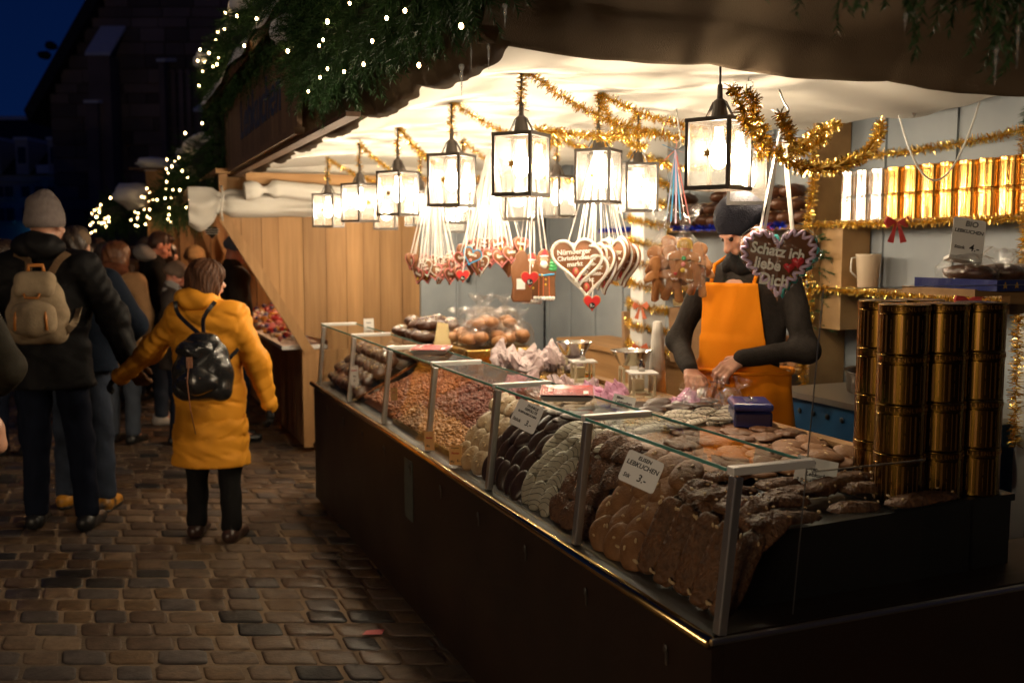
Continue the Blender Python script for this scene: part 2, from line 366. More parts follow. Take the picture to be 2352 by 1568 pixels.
# ================================================================ BACKGROUND BUILDINGS
def facing(name, label, cat, fwd, px):        # an empty on the ground that looks back along the camera's heading
    p = cp(px, 784, fwd); return thing(name, label, cat, (p.x, p.y, 0), -YAW)
def build_background():
    stone = mat('dark_church_stone', (0.26, 0.19, 0.17), (0.14, 0.11, 0.10), rough=0.9, ns=0.5, island=0.45)
    slate = mat('dark_roof_slate', (0.03, 0.03, 0.035), (0.02, 0.02, 0.025), rough=0.8, ns=3)
    glassm = mat('leaded_glass', (0.10, 0.10, 0.13), rough=0.3)
    D = 34.0; k = D / FPX
    ch = facing('church', 'dark stone gothic church with snow on its ledges rising behind the stalls', 'church', D, 140)
    # local: x right, y away; px offset from 140
    def lx(px): return (px - 140) * k * 1.0
    def lz(py): return cp(1176, py, D).z
    H1 = lz(235)
    b = MB()
    rnd = random.Random(5)
    # coursed stone blocks on the front, real blocks of varying depth
    z = 0.0; top = 26.0
    rows = []
    while z < top:
        h = rnd.uniform(0.32, 0.5); x = 0.0
        x0 = 0.0 if z < H1 else (z - H1) * 0.62
        x = x0
        while x < 24:
            w = rnd.uniform(0.6, 1.3)
            dpt = rnd.uniform(0, 0.05)
            b.box((x, -dpt, z), (min(x + w - 0.03, 24.5), 0.25, z + h - 0.03)); x += w
        z += h
    b.build('wall', stone, ch)
    c = MB(); c.add([(0.05, 0.1, 0), (24.5, 0.1, 0), (24.5, 0.1, 26), (14.6, 0.1, 26), (0.05, 0.1, H1)] + [(x, 14, zz) for x, zz in ((0.05, 0), (24.5, 0), (24.5, 26), (14.6, 26), (0.05, H1))],
                    [(0, 1, 2, 3, 4), (9, 8, 7, 6, 5), (0, 5, 6, 1), (1, 6, 7, 2), (2, 7, 8, 3), (3, 8, 9, 4), (4, 9, 5, 0)])
    c.build('nave', stone, ch)
    r = MB(); sl = 1 / 0.62
    r.bar((-0.5, 7, H1 - 0.9), (15.5, 7, H1 - 0.9 + 16 * sl), 15.0, 0.35, up=(0, 1, 0)) if False else r.add(
        [(-0.6, -0.35, H1 - 0.7), (15.0, -0.35, H1 - 0.7 + 15.6 * sl), (15.0, 14, H1 - 0.7 + 15.6 * sl), (-0.6, 14, H1 - 0.7),
         (-0.75, -0.35, H1 - 0.3), (14.8, -0.35, H1 - 0.3 + 15.6 * sl), (14.8, 14, H1 - 0.3 + 15.6 * sl), (-0.75, 14, H1 - 0.3)],
        [(0, 1, 5, 4), (1, 2, 6, 5), (2, 3, 7, 6), (3, 0, 4, 7), (4, 5, 6, 7), (3, 2, 1, 0)])
    r.build('roof', slate, ch)
    # gargoyle / dormer bumps on the verge
    for px, py in ((150, 130), (165, 108)):
        g = MB(); g.ell((lx(px) - 0.2, -0.2, lz(py)), (0.22, 0.2, 0.14), 8, 5, nz=0.4, ns=3); g.build('finial', slate, ch)
    # pointed window with mullions
    w = MB(); x0, x1, z0, z1 = lx(408), lx(475), lz(330), lz(170)
    w.box((x0, -0.14, z0), (x1, -0.08, z1))
    fr = w.build('window', glassm, ch)
    f = MB()
    for i in range(5): xx = x0 + (x1 - x0) * i / 4; f.box((xx - 0.07, -0.30, z0 - 0.1), (xx + 0.07, -0.15, z1 + 0.1))
    for i in range(6): zz = z0 + (z1 - z0) * i / 5; f.box((x0, -0.25, zz - 0.03), (x1, -0.145, zz + 0.03))
    f.build('mullions', stone, fr)
    # buttresses with snowy weatherings
    for (pa, pb, pt, dy) in ((252, 300, 140, 0.9), (250, 275, 248, 1.1), (555, 585, 68, 0.8), (400, 412, 150, 0.6), (478, 492, 262, 0.6)):
        xa, xb = lx(pa), lx(pb); zt = lz(pt)
        q = MB(); q.box((xa, -dy, 0), (xb, -0.06, zt)); q.build('buttress', stone, ch)
        hh = {140: 1.0, 248: 0.12, 68: 0.35, 150: 0.1, 262: 0.3}[pt]
        s = MB(); s.add([(xa - .05, -dy - .05, zt), (xb + .05, -dy - .05, zt), (xb + .25, -.07, zt + hh), (xa + .15, -.07, zt + hh),
                         (xa - .05, -dy - .05, zt + .1), (xb + .05, -dy - .05, zt + .1), (xb + .25, -.07, zt + hh + .12), (xa + .15, -.07, zt + hh + .12)],
                        [(0, 1, 5, 4), (1, 2, 6, 5), (2, 3, 7, 6), (3, 0, 4, 7), (4, 5, 6, 7), (3, 2, 1, 0)])
        s.build('snow_cap', M['snow'], ch)
    # town house block at the left
    D2 = 48.0; k2 = D2 / FPX
    hb = facing('town_house', 'pale grey town house block with dark snowy roof, dormers and one lit window', 'building', D2, 150)
    pl = mat('grey_render', (0.55, 0.53, 0.55), (0.48, 0.47, 0.49), rough=0.9, ns=0.6)
    dk = mat('dark_pane', (0.02, 0.02, 0.03), rough=0.2)
    lit = mat('lit_window', (0.8, 0.6, 0.3), emis=(0.9, 0.62, 0.28), es=0.22)
    def L(px): return (px - 150) * k2
    def Z(py): return cp(1176, py, D2).z
    b = MB(); b.box((L(-160), 0, 0), (L(148), 10, Z(402))); b.build('wall', pl, hb)
    r = MB(); e = Z(402); t = Z(245)
    r.add([(L(-160), -0.4, e), (L(149), -0.4, e), (L(149), 4.5, t), (L(-160), 4.5, t), (L(-160), 10, e), (L(149), 10, e)],
          [(0, 1, 2, 3), (3, 2, 5, 4), (0, 3, 4), (1, 5, 2), (0, 4, 5, 1)])
    rf = r.build('roof', slate, hb)
    s = MB(); s.box((L(-160), 4.2, t - 0.1), (L(143), 5.0, t + 0.10)); s.build('snow_ridge', M['snow'], rf)
    for px in (22, 125):
        c = MB(); c.box((L(px), 4.0, t - 0.5), (L(px + 16), 5.1, t + 0.7)); c.build('chimney', slate, rf)
    s = MB(); s.box((L(110), -0.3, e + 0.05), (L(149), -0.42, e + 0.45)); s.build('snow_edge', M['snow'], rf)
    for px in (-60, 3, 67, 140):
        d = MB(); d.box((L(px), -0.5, e), (L(px + 28), 2.2, Z(325))); dd = d.build('dormer', pl, hb)
        w = MB(); w.box((L(px + 5), -0.53, e + 0.5), (L(px + 23), -0.5, Z(340))); w.build('window', dk, dd)
        c = MB(); c.box((L(px - 2), -0.6, Z(325)), (L(px + 30), 2.0, Z(325) + 0.15)); c.build('snow_cap', M['snow'], dd)
    co = MB(); co.box((L(-160), -0.25, e - 0.3), (L(149), 0.0, e - 0.02)); co.build('cornice', pl, hb)
    for (y0, y1) in ((460, 428), (515, 478)):
        for px in (-120, -84, -40, 5, 28, 66, 96, 124):
            is_lit = (y0 == 515 and px == 96)
            for q in (0, 1):
                w = MB(); xx = L(px + q * 10)
                w.box((xx, -0.06, Z(y0 - 3) ), (xx + 8 * k2, -0.01, Z(y1)))
                w.build('window', lit if (is_lit) else dk, hb)
            sl_ = MB(); sl_.box((L(px - 1), -0.2, Z(y0 - 2)), (L(px + 20), -0.062, Z(y0 - 2) + 0.10)); sl_.build('sill', pl, hb)
    sg = MB(); sg.box((L(103), -0.5, Z(545)), (L(140), -0.1, Z(526)))
    tag(sg.build('shop_sign', mat('blue_lit_sign', (0.1, 0.5, 0.9), emis=(0.10, 0.55, 0.95), es=1.1), loc=hb.location, rot=hb.rotation_euler), 'glowing blue shop sign over the ground floor of the pale town house', 'sign')
build_background()
def houses_behind():
    pl = mat('dark_sandstone', (0.10, 0.08, 0.065), (0.07, 0.055, 0.045), rough=0.9, ns=0.6); dk = mat('night_pane', (0.02, 0.02, 0.03), rough=0.2); sl = mat('old_tiles', (0.03, 0.02, 0.02), rough=0.8)
    for i, (x, y, w, h, rz, lab) in enumerate(((-9, -16, 13, 11, 12, 'left dark sandstone house behind the viewer'), (5, -17, 13, 12.5, 0, 'middle dark sandstone house behind the viewer'), (19, -14, 13, 11.5, -22, 'right dark sandstone house behind the viewer'), (-19, -4, 14, 12, 75, 'dark sandstone house closing the square on the left'))):
        t = thing('town_house', lab, 'building', (x, y, 0), R(rz)); b = MB(); b.box((-w / 2, -8, 0), (w / 2, 0, h)); b.build('wall', pl, t)
        r = MB(); r.add([(-w / 2 - .3, .4, h), (w / 2 + .3, .4, h), (w / 2 + .3, -4, h + 4), (-w / 2 - .3, -4, h + 4), (-w / 2 - .3, -8.4, h), (w / 2 + .3, -8.4, h)], [(0, 1, 2, 3), (3, 2, 5, 4), (0, 3, 4), (1, 5, 2), (0, 4, 5, 1)]); r.build('roof', sl, t)
        for fl in range(3):
            for k in range(6): xx = -w / 2 + 1.2 + k * (w - 2.4) / 5.3; q = MB(); q.box((xx - .45, 0.003, 3.8 + fl * 2.7), (xx + .45, 0.03, 5.3 + fl * 2.7)); q.build('window', dk, t)
houses_behind()

# ================================================================ THE STALL
XF, XW, Y0, Y1, ZC = 1.20, 3.42, 1.77, 6.15, 2.20      # counter front, back wall, counter ends, ceiling height
def noise2(x, y, s=1.0): return mnoise.noise(Vector((x * s, y * s, 1.7)))
def sheet(f, nu, nv, th=0.0):
    V = []; F = []
    for i in range(nu + 1):
        for j in range(nv + 1): V.append(f(i / nu, j / nv))
    for i in range(nu):
        for j in range(nv): a = i * (nv + 1) + j; F.append((a, a + nv + 1, a + nv + 2, a + 1))
    return V, F
def build_stall():
    st = thing('market_stall', 'gingerbread market stall with white cloth ceiling, pale blue back wall and fir-trimmed front', 'market stall', (XF, Y0, 0))
    O = Vector(st.location)
    def B(b, name, m, parent=st, **k):
        b.v = [(x - O.x, y - O.y, z - O.z) for x, y, z in b.v] if parent is st else b.v
        return b.build(name, m, parent, **k)
    # --- counter
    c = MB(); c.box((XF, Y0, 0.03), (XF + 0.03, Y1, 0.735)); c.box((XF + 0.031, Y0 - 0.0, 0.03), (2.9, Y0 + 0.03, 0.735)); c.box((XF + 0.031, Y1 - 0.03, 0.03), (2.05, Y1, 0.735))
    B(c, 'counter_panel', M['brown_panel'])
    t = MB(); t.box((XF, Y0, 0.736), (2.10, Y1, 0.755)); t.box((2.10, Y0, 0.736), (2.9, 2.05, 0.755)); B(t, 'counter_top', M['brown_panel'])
    d = MB(); d.box((2.075, 2.2, 0.756), (2.10, Y1, 0.985)); d.box((2.062, 2.2, 0.985), (2.112, Y1, 1.0)); B(d, 'rear_board', M['pine_y'])
    # --- back wall of boards
    w = MB(); y = 1.2; rnd = random.Random(2)
    while y < 7.55:
        wd = 0.42; y2 = min(y + wd, 7.58); w.box((XW, y, 0), (XW + 0.03, y2 - 0.004, 2.75)); w.box((XW - 0.012, y2 - 0.03, 0), (XW - 0.001, y2 + 0.02, 2.75)); y = y2 + (0.001 if y2 < 7.5 else 1)
    B(w, 'back_wall', M['blue_wall'])
    # --- far end: doorway + two padlocked pale blue doors
    e = MB(); e.box((2.35, 7.60, 0), (2.50, 7.64, 2.3)); e.box((2.82, 7.60, 0), (3.42, 7.64, 2.3))
    B(e, 'end_wall', M['blue_wall'])
    dr = MB(); dr.box((2.50, 7.605, 0.0), (2.655, 7.63, 2.1)); dr.box((2.665, 7.605, 0), (2.82, 7.63, 2.1)); dr.box((2.645, 7.58, 0), (2.66, 7.604, 2.1)); B(dr, 'door', M['blue_wall'])
    p = MB(); p.box((2.50, 8.0, 0), (2.9, 8.02, 2.2)); B(p, 'passage_panel', M['dark_wood'])
    # handle
    h = MB(); h.tube([(2.74, 7.58, 1.52), (2.75, 7.54, 1.50), (2.76, 7.53, 1.42), (2.74, 7.545, 1.33)], 0.010, 8); h.ell((2.745, 7.56, 1.52), (0.025, 0.02, 0.025)); h.ell((2.735, 7.56, 1.32), (0.02, 0.02, 0.02)); B(h, 'door_handle', M['black'], smooth=True)
    fl = MB(); fl.box((2.14, 2.0, 0.0), (3.41, 7.55, 0.12)); B(fl, 'floor_boards', M['dark_wood'])
    # --- wooden right/near parts: cabinet partition, posts
    cb = MB(); cb.box((3.20, 3.93, 0.9), (3.41, 3.955, 2.2)); B(cb, 'partition', M['tan_board'])
    cb = MB(); cb.box((3.24, 3.77, 1.20), (3.405, 3.92, 1.69)); B(cb, 'cabinet', M['tan_board'])
    cb = MB(); cb.box((2.96, 2.46, 0), (3.03, 2.53, 2.6)); B(cb, 'near_post', M['white_paint'])
    pc = MB(); pc.box((2.78, 4.84, 0), (2.93, 4.98, 2.3)); B(pc, 'column', M['white_paint'], bevel=0.006)
    # --- shelves on the back wall
    def shelf(ya, yb, z, x0=3.20, m='pine_y'):
        s = MB(); s.box((x0, ya, z - 0.02), (XW - 0.014, yb, z)); return B(s, 'shelf', M[m])
    shelf(2.0, 3.925, 1.715, 3.215); shelf(3.96, 6.0, 1.70, 3.10); shelf(3.96, 6.0, 1.36, 3.18); shelf(2.0, 3.925, 1.40, 3.2); shelf(3.96, 4.6, 0.99, 3.1)
    wt = MB(); wt.box((2.98, 4.62, 0.92), (XW - 0.014, 6.4, 0.95)); wt.box((3.0, 4.65, 0), (3.03, 6.35, 0.919)); B(wt, 'rear_worktop', M['pine_y'])
    # bracket shelf near the right end that carries the price card
    sb = MB(); sb.box((2.30, 2.12, 1.455), (2.95, 2.40, 1.475)); sb.box((2.45, 2.13, 1.40), (2.95, 2.16, 1.454)); B(sb, 'side_shelf', M['pine_x'])
    sp = MB(); sp.box((2.90, 2.10, 0), (2.95, 2.42, 1.453)); B(sp, 'side_support', M['dark_wood'])
    # --- cloth ceiling: sagging, folded towards the front hem
    def f(u, v):
        x = 1.06 + u * 2.24; y = 2.66 + v * 4.95
        z = ZC + 0.05 * math.sin(u * math.pi) - 0.02 + 0.035 * noise2(x, y, 1.6) + 0.018 * noise2(x * 0.8, y * 3.5, 1.8) + 0.010 * math.sin(y * 9 + 3 * noise2(x, y, 0.8))
        sag = abs(math.sin((y - 2.66) * math.pi / 0.82)); edge = max(0, 1 - u / 0.10)
        z += -0.05 * edge * sag + 0.02 * edge
        return (x - O.x, y - O.y, z)
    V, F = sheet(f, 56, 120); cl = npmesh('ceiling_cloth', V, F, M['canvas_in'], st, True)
    # front hem: drooping scallops of cream canvas, its shade put into the colour
    def g(u, v):
        y = 2.60 + u * 5.0; ph = (y - 2.6) / 0.83; a = abs(math.sin(ph * math.pi)) ** 0.7
        z_low = 2.145 - 0.045 * a + 0.008 * noise2(y, 3, 7)
        z = 2.42 * (1 - v) + z_low * v
        x = 1.00 + 0.05 * v - 0.04 * math.sin(v * math.pi) * a + 0.012 * math.sin(y * 40 + 4 * noise2(y, v, 3)) * v * (1 - 0.6 * a)
        if v > 0.93: x += 0.03; z += 0.012
        return (x - O.x, y - O.y, z)
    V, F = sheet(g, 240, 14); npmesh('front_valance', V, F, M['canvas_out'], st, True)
    # near-end flap: hangs across the stall in front of the lit ceiling, then runs up towards the viewer
    def h2(u, v):
        x = 0.98 + u * 2.9; ph = (x - 1.03) / 0.70; a = abs(math.sin(ph * math.pi)) ** 0.8
        zl = 2.150 - 0.020 * a - 0.012 * (x - 1.0) + 0.006 * noise2(x, 5, 5)
        if v < 0.5:
            w_ = v / 0.5; y = 2.64 - 0.10 * w_ - 0.012 * a * math.sin(w_ * math.pi); z = zl + 0.13 * w_ + (0.02 if w_ < 0.06 else 0)
        else:
            w_ = (v - 0.5) / 0.5; y = 2.54 - 0.75 * w_; z = zl + 0.13 + 0.006 * math.sin(w_ * math.pi * 2 + x * 1.5) + 0.28 * w_ ** 0.7
        y += 0.004 * math.sin(x * 30 + 5 * noise2(x, v, 2)) * (1 - v)
        return (x - O.x, y - O.y, z)
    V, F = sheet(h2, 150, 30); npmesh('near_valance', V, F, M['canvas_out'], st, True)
    # roof: planked pitch with snow
    r = MB(); yA, yB = 0.9, 8.1
    r.add([(0.78, yA, 2.62), (2.35, yA, 3.5), (2.35, yB, 3.5), (0.78, yB, 2.62), (0.76, yA, 2.66), (2.35, yA, 3.55), (2.35, yB, 3.55), (0.76, yB, 2.66)],
          [(0, 3, 2, 1), (4, 5, 6, 7), (0, 1, 5, 4), (1, 2, 6, 5), (2, 3, 7, 6), (3, 0, 4, 7)])
    r.add([(2.352, yA, 3.5), (3.9, yA, 2.62), (3.9, yB, 2.62), (2.352, yB, 3.5), (2.352, yA, 3.55), (3.92, yA, 2.66), (3.92, yB, 2.66), (2.352, yB, 3.55)],
          [(0, 3, 2, 1), (4, 5, 6, 7), (0, 1, 5, 4), (1, 2, 6, 5), (2, 3, 7, 6), (3, 0, 4, 7)])
    rf = B(r, 'roof', M['dark_wood'])
    def sn(u, v):
        x = 0.74 + u * 1.6; y = 1.0 + v * 7.0; return (x - O.x, y - O.y, 2.67 + (x - 0.76) * 0.56 + 0.10 + 0.05 * noise2(x, y, 2.5) - (0.12 if u < 0.02 else 0))
    V, F = sheet(sn, 20, 70); npmesh('roof_snow', V, F, M['snow'], st, True)
    # fascia sign with lettering strokes
    fs = MB()
    y = 4.9
    while y < 7.85: fs.box((0.90, y, 2.17), (0.925, y + 0.105, 2.64)); y += 0.11
    fs.box((0.885, 4.9, 2.135), (0.935, 7.86, 2.168)); sgn = B(fs, 'fascia_board', mat('fascia_wood', (0.17, 0.10, 0.05), (0.11, 0.065, 0.035), rough=0.7, ns=2, stretch=(1, 6, 0.6), island=0.25))
    bl = mat('faded_blue_paint', (0.03, 0.045, 0.09), rough=0.6)
    text('Lebkuchen', 0.34, bl, st, (0.898 - O.x, 6.15 - O.y, 2.41), (R(90), 0, R(-90)), ext=0.0015, shear=0.15, off=0.004, sx=1.1)
    ed = MB(); pts = []
    ed.box((0.93, 4.0, 2.115), (0.99, 7.9, 2.134)); B(ed, 'fascia_edge', M['dark_wood'])
    # bunched cloth at the far end
    def bunch(name, pts, r0, m, seed, flat=1.0):
        V = []; F = []; n = 22; K = len(pts) * 6
        P = [Vector(p) for p in pts]
        for i in range(K + 1):
            t = i / K * (len(P) - 1); a = min(int(t), len(P) - 2); p = P[a].lerp(P[a + 1], t - a); d = (P[a + 1] - P[a]).normalized()
            sx = d.cross(Vector((0, 0, 1))).normalized(); sy = sx.cross(d)
            rr = r0 * (1 - 0.72 * math.exp(-((t - 0.55) / 0.12) ** 2) if seed == 1 else 1) * (0.9 + 0.2 * mnoise.noise(Vector((i * 0.4, seed, 0))))
            for k_ in range(n):
                an = 2 * math.pi * k_ / n; q = rr * (1 + 0.22 * mnoise.noise(Vector((math.cos(an) * 2.5, math.sin(an) * 2.5, i * 0.15 + seed * 9))))
                V.append(p + sx * math.cos(an) * q * flat + sy * math.sin(an) * q - O)
        for i in range(K):
            for k_ in range(n): k3 = (k_ + 1) % n; F.append((i * n + k_, i * n + k3, (i + 1) * n + k3, (i + 1) * n + k_))
        return npmesh(name, V, F, m, st, True)
    bunch('rolled_end_cloth', [(0.98, 7.45, 1.99), (1.25, 7.45, 2.01), (1.7, 7.45, 1.97), (2.2, 7.47, 1.99)], 0.07, M['canvas_in'], 1)
    bm = MB(); bm.box((1.0, 7.50, 2.05), (3.4, 7.56, 2.13)); B(bm, 'end_beam', M['pine_x'])
    eg = MB(); eg.box((0.98, 7.57, 2.131), (3.41, 7.60, 2.5)); B(eg, 'end_gable_cloth', M['canvas_in'])
    # hooks hanging from the ceiling, cables
    for (vx, vy, fw) in ((2095, 258, 4.3),):
        q = cp(vx, vy, fw); hk = MB(); hk.tube([q + Vector((0, 0, 0.06)), q, q + Vector((0.012, 0, -0.02)), q + Vector((0.025, 0, 0.0))], 0.004, 6); B(hk, 'ceiling_hook', M['steel_dull'])
    # metal brass rail along the counter front and near end
    rl = MB(); rl.tube([(XF - 0.012, Y0 - 0.012, 0.746), (XF - 0.013, 2.9, 0.747), (XF - 0.012, 3.3, 0.745), (XF - 0.010, 4.4, 0.748), (XF - 0.013, 5.2, 0.746), (XF - 0.012, Y1, 0.748)], 0.015, 14)
    B(rl, 'front_rail', M['brass'], smooth=True)
    rl = MB(); rl.tube([(XF - 0.012, Y0 - 0.014, 0.748), (2.9, Y0 - 0.014, 0.748)], 0.008, 8); B(rl, 'end_rail', M['steel_dull'])
    for y in np.arange(1.95, 6.1, 0.42):
        lt = MB(); lt.ell((XF - 0.008, y, 0.66), (0.004, 0.008, 0.012), 8, 5); lt.box((XF - 0.006, y - 0.004, 0.62), (XF - 0.002, y + 0.004, 0.655)); B(lt, 'panel_latch', M['metal_dark'])
    # notice on the front panel
    nt = MB(); nt.box((XF - 0.003, 4.02, 0.42), (XF - 0.0008, 4.14, 0.68)); tag(nt.build('notice', mat('grey_green_card', (0.07, 0.08, 0.065), (0.05, 0.06, 0.05), ns=30, rough=0.6)), 'small grey-green notice stuck on the dark counter front', 'notice')
    # hanging cable loop at right
    lp = MB(); pts = []
    a, m_, e_ = cp(2065, 265, 3.9), cp(2165, 402, 3.95), cp(2250, 235, 4.0)
    for i in range(21):
        t = i / 20; p = a.lerp(e_, t); p.z = (1 - t) * a.z + t * e_.z - (1 - (2 * t - 1) ** 2) * ((a.z + e_.z) / 2 - m_.z) - 0.02 * (1 - (2 * t - 1) ** 2); pts.append(p)
    lp.tube(pts, 0.0035, 6); tag(lp.build('hanging_wire', M['white_paint'], smooth=True), 'thin pale wire sagging in a loop before the tin shelf', 'wire')
    return st
stall = build_stall()

# ---------------------------------------------------------------- glass display case
PY = [1.77, 2.48, 3.17, 3.87, 4.56, 5.28, 6.07]
def build_case():
    gc = thing('glass_display_case', 'long slanted glass sneeze guard with aluminium posts along the counter', 'display case', (XF, Y0, 0.755))
    O = Vector(gc.location)
    def B(b, name, m, **k):
        b.v = [(x - O.x, y - O.y, z - O.z) for x, y, z in b.v]; return b.build(name, m, gc, **k)
    xb, xt, zt, zb = 1.215, 1.25, 1.116, 0.757
    for i, y in enumerate(PY):
        p = MB(); p.bar((xb + 0.004, y, zb), (xt + 0.004, y, zt - 0.012), 0.022, 0.026, up=(0, 1, 0)); B(p, 'post', M['alu'], bevel=0.003)
        c = MB(); c.box((xt - 0.012, y - 0.013, zt - 0.008), (xt + 0.205, y + 0.013, zt + 0.010)); B(c, 'crossbar', M['white_alu'] if i else M['white_alu'], bevel=0.002)
    for i in range(6):
        a, b_ = PY[i] + 0.014, PY[i + 1] - 0.014
        g = MB(); g.add([(xb, a, zb), (xb, b_, zb), (xt, b_, zt - 0.012), (xt, a, zt - 0.012)], [(0, 1, 2, 3)]); B(g, 'front_pane', M['glass'])
        t = MB(); t.add([(xt - 0.008, a, zt + 0.002), (xt + 0.20, a, zt + 0.002), (xt + 0.20, b_, zt + 0.002), (xt - 0.008, b_, zt + 0.002)], [(0, 1, 2, 3)]); B(t, 'top_pane', M['glass_top'])
        e = MB(); e.box((xt - 0.012, a, zt - 0.003), (xt - 0.0085, b_, zt + 0.005)); B(e, 'glass_edge', M['glass_edge'])
        e = MB(); e.box((xt + 0.2005, a, zt - 0.002), (xt + 0.2025, b_, zt + 0.005)); B(e, 'glass_edge', M['glass_edge'])
    # near end pane and the tall spit guard
    g = MB(); g.add([(xb + .02, 1.763, zb), (1.78, 1.763, zb), (1.78, 1.763, zt - 0.02), (xt + .02, 1.763, zt - 0.02)], [(0, 1, 2, 3)]); B(g, 'end_pane', M['glass'])
    e = MB(); e.box((xt + .2, 1.762, zt - 0.0195), (1.78, 1.765, zt - 0.0165)); B(e, 'end_pane_edge', M['steel_dull'])
    g = MB(); g.add([(1.44, 1.80, 0.76), (2.60, 1.80, 0.76), (2.60, 1.83, 1.50), (1.525, 1.83, 1.50)], [(0, 1, 2, 3)]); B(g, 'tall_pane', M['glass'])
    e = MB(); e.bar((1.438, 1.80, 0.76), (1.523, 1.83, 1.50), 0.0022, 0.002, up=(0, 1, 0)); e.bar((1.525, 1.83, 1.502), (2.60, 1.83, 1.502), 0.002, 0.002); B(e, 'tall_pane_edge', M['steel_dull'])
    e = MB(); e.box((xb + 0.004, 5.235, 0.757), (xb + 0.012, 5.24, 0.80)); 
    e = MB(); e.bar((1.235, 5.25, 0.765), (1.72, 5.25, 1.02), 0.012, 0.02, up=(0, 1, 0)); B(e, 'divider_trim', M['brass'])
    e = MB(); e.add([(1.235, 5.25, 0.757), (1.72, 5.25, 0.757), (1.72, 5.25, 1.01)], [(0, 1, 2)]); B(e, 'divider_pane', M['glass'])
build_case()
# ================================================================ LANTERNS
def make_lantern():
    r = thing('lantern', 'x', 'lantern', (0, 0, 0), group='black-framed glass lanterns under the cloth ceiling')
    w, h = 0.072, 0.105                      # half width, half height
    f = MB(); q = 0.0065
    for z in (-h, h):
        for s in (-1, 1):
            f.box((-w - q, s * w - q, z - q), (w + q, s * w + q, z + q)); f.box((s * w - q, -w + q + .0005, z - q + .0005), (s * w + q, w - q - .0005, z + q - .0005))
    for sx in (-1, 1):
        for sy in (-1, 1): f.box((sx * w - q + .001, sy * w - q + .001, -h + q), (sx * w + q - .001, sy * w + q - .001, h - q))
    fr = f.build('frame', M['metal_dark'], r)
    for k in range(4):
        p = MB(); a = w - 0.002; p.add([(-w + q, a, -h + q), (w - q, a, -h + q), (w - q, a, h - q), (-w + q, a, h - q)], [(0, 1, 2, 3)])
        pn = p.build('pane', M['lantern_glass'], r, rot=(0, 0, k * math.pi / 2))
        if k % 2 == 0:
            s = MB(); pts = []
            for i in range(12): rr = 0.017 if i % 2 == 0 else 0.008; an = math.pi * i / 6; pts.append((0.0 + rr * math.sin(an), a + 0.002, 0.0 + rr * math.cos(an)))
            pts2 = [(x, y + 0.0015, z) for x, y, z in pts]
            s.add(pts + pts2, [tuple(range(12)), tuple(range(23, 11, -1))]); s.build('star_sticker', M['gold_star'], pn)
    c = MB(); c.lathe([(0.028, h + 0.004), (0.026, h + 0.02), (0.021, h + 0.045), (0.019, h + 0.062), (0.009, h + 0.070), (0.008, h + 0.11), (0.0045, h + 0.115)], 14); 
    c.build('socket', M['metal_dark'], r, smooth=False)
    b = MB()
    for s in (-1, 1): b.bar((s * 0.050, 0, h + 0.006), (s * 0.020, 0, h + 0.060), 0.003, 0.014, up=(0, 1, 0))
    b.build('bracket', M['metal_dark'], r)
    u = MB(); u.lathe([(0.004, -0.044), (0.016, -0.038), (0.026, -0.022), (0.030, -0.004), (0.028, 0.014), (0.020, 0.034), (0.014, 0.052), (0.013, 0.085)], 16)
    u.build('bulb', M['bulb'], r, smooth=True)
    l = bpy.data.lights.new('bulb_light', 'POINT'); l.energy = LAMP_W; l.color = (1.0, 0.79, 0.54); l.shadow_soft_size = 0.022
    lo = bpy.data.objects.new('bulb_light', l); COL.objects.link(lo); lo.parent = r; lo.location = (0, 0, -0.004)
    cb = MB(); cb.tube([(0, 0, h + 0.11), (0, 0, 0.34)], 0.0035, 6); cb.build('cable', M['black'], r, smooth=True)
    hk = MB(); hk.tube([(0, 0, 0.33), (0.012, 0, 0.345), (0.006, 0, 0.362), (-0.008, 0, 0.36), (-0.004, 0, 0.375)], 0.0025, 6); hk.build('hook', M['steel_dull'], r, smooth=True)
    return r
M['gold_star'] = mat('gold_star', (0.8, 0.45, 0.1), rough=0.3, metal=0.7)
def bulb_mat():
    m = bpy.data.materials.new('clear_bulb'); m.use_nodes = True; nt = m.node_tree; N = nt.nodes; L = nt.links; N.clear()
    out = N.new('ShaderNodeOutputMaterial'); t = N.new('ShaderNodeBsdfTransparent'); e = N.new('ShaderNodeEmission'); a = N.new('ShaderNodeAddShader')
    e.inputs[0].default_value = (1.0, 0.90, 0.74, 1); e.inputs[1].default_value = 22.0
    L.new(t.outputs[0], a.inputs[0]); L.new(e.outputs[0], a.inputs[1]); L.new(a.outputs[0], out.inputs[0]); return m
M['bulb'] = bulb_mat()
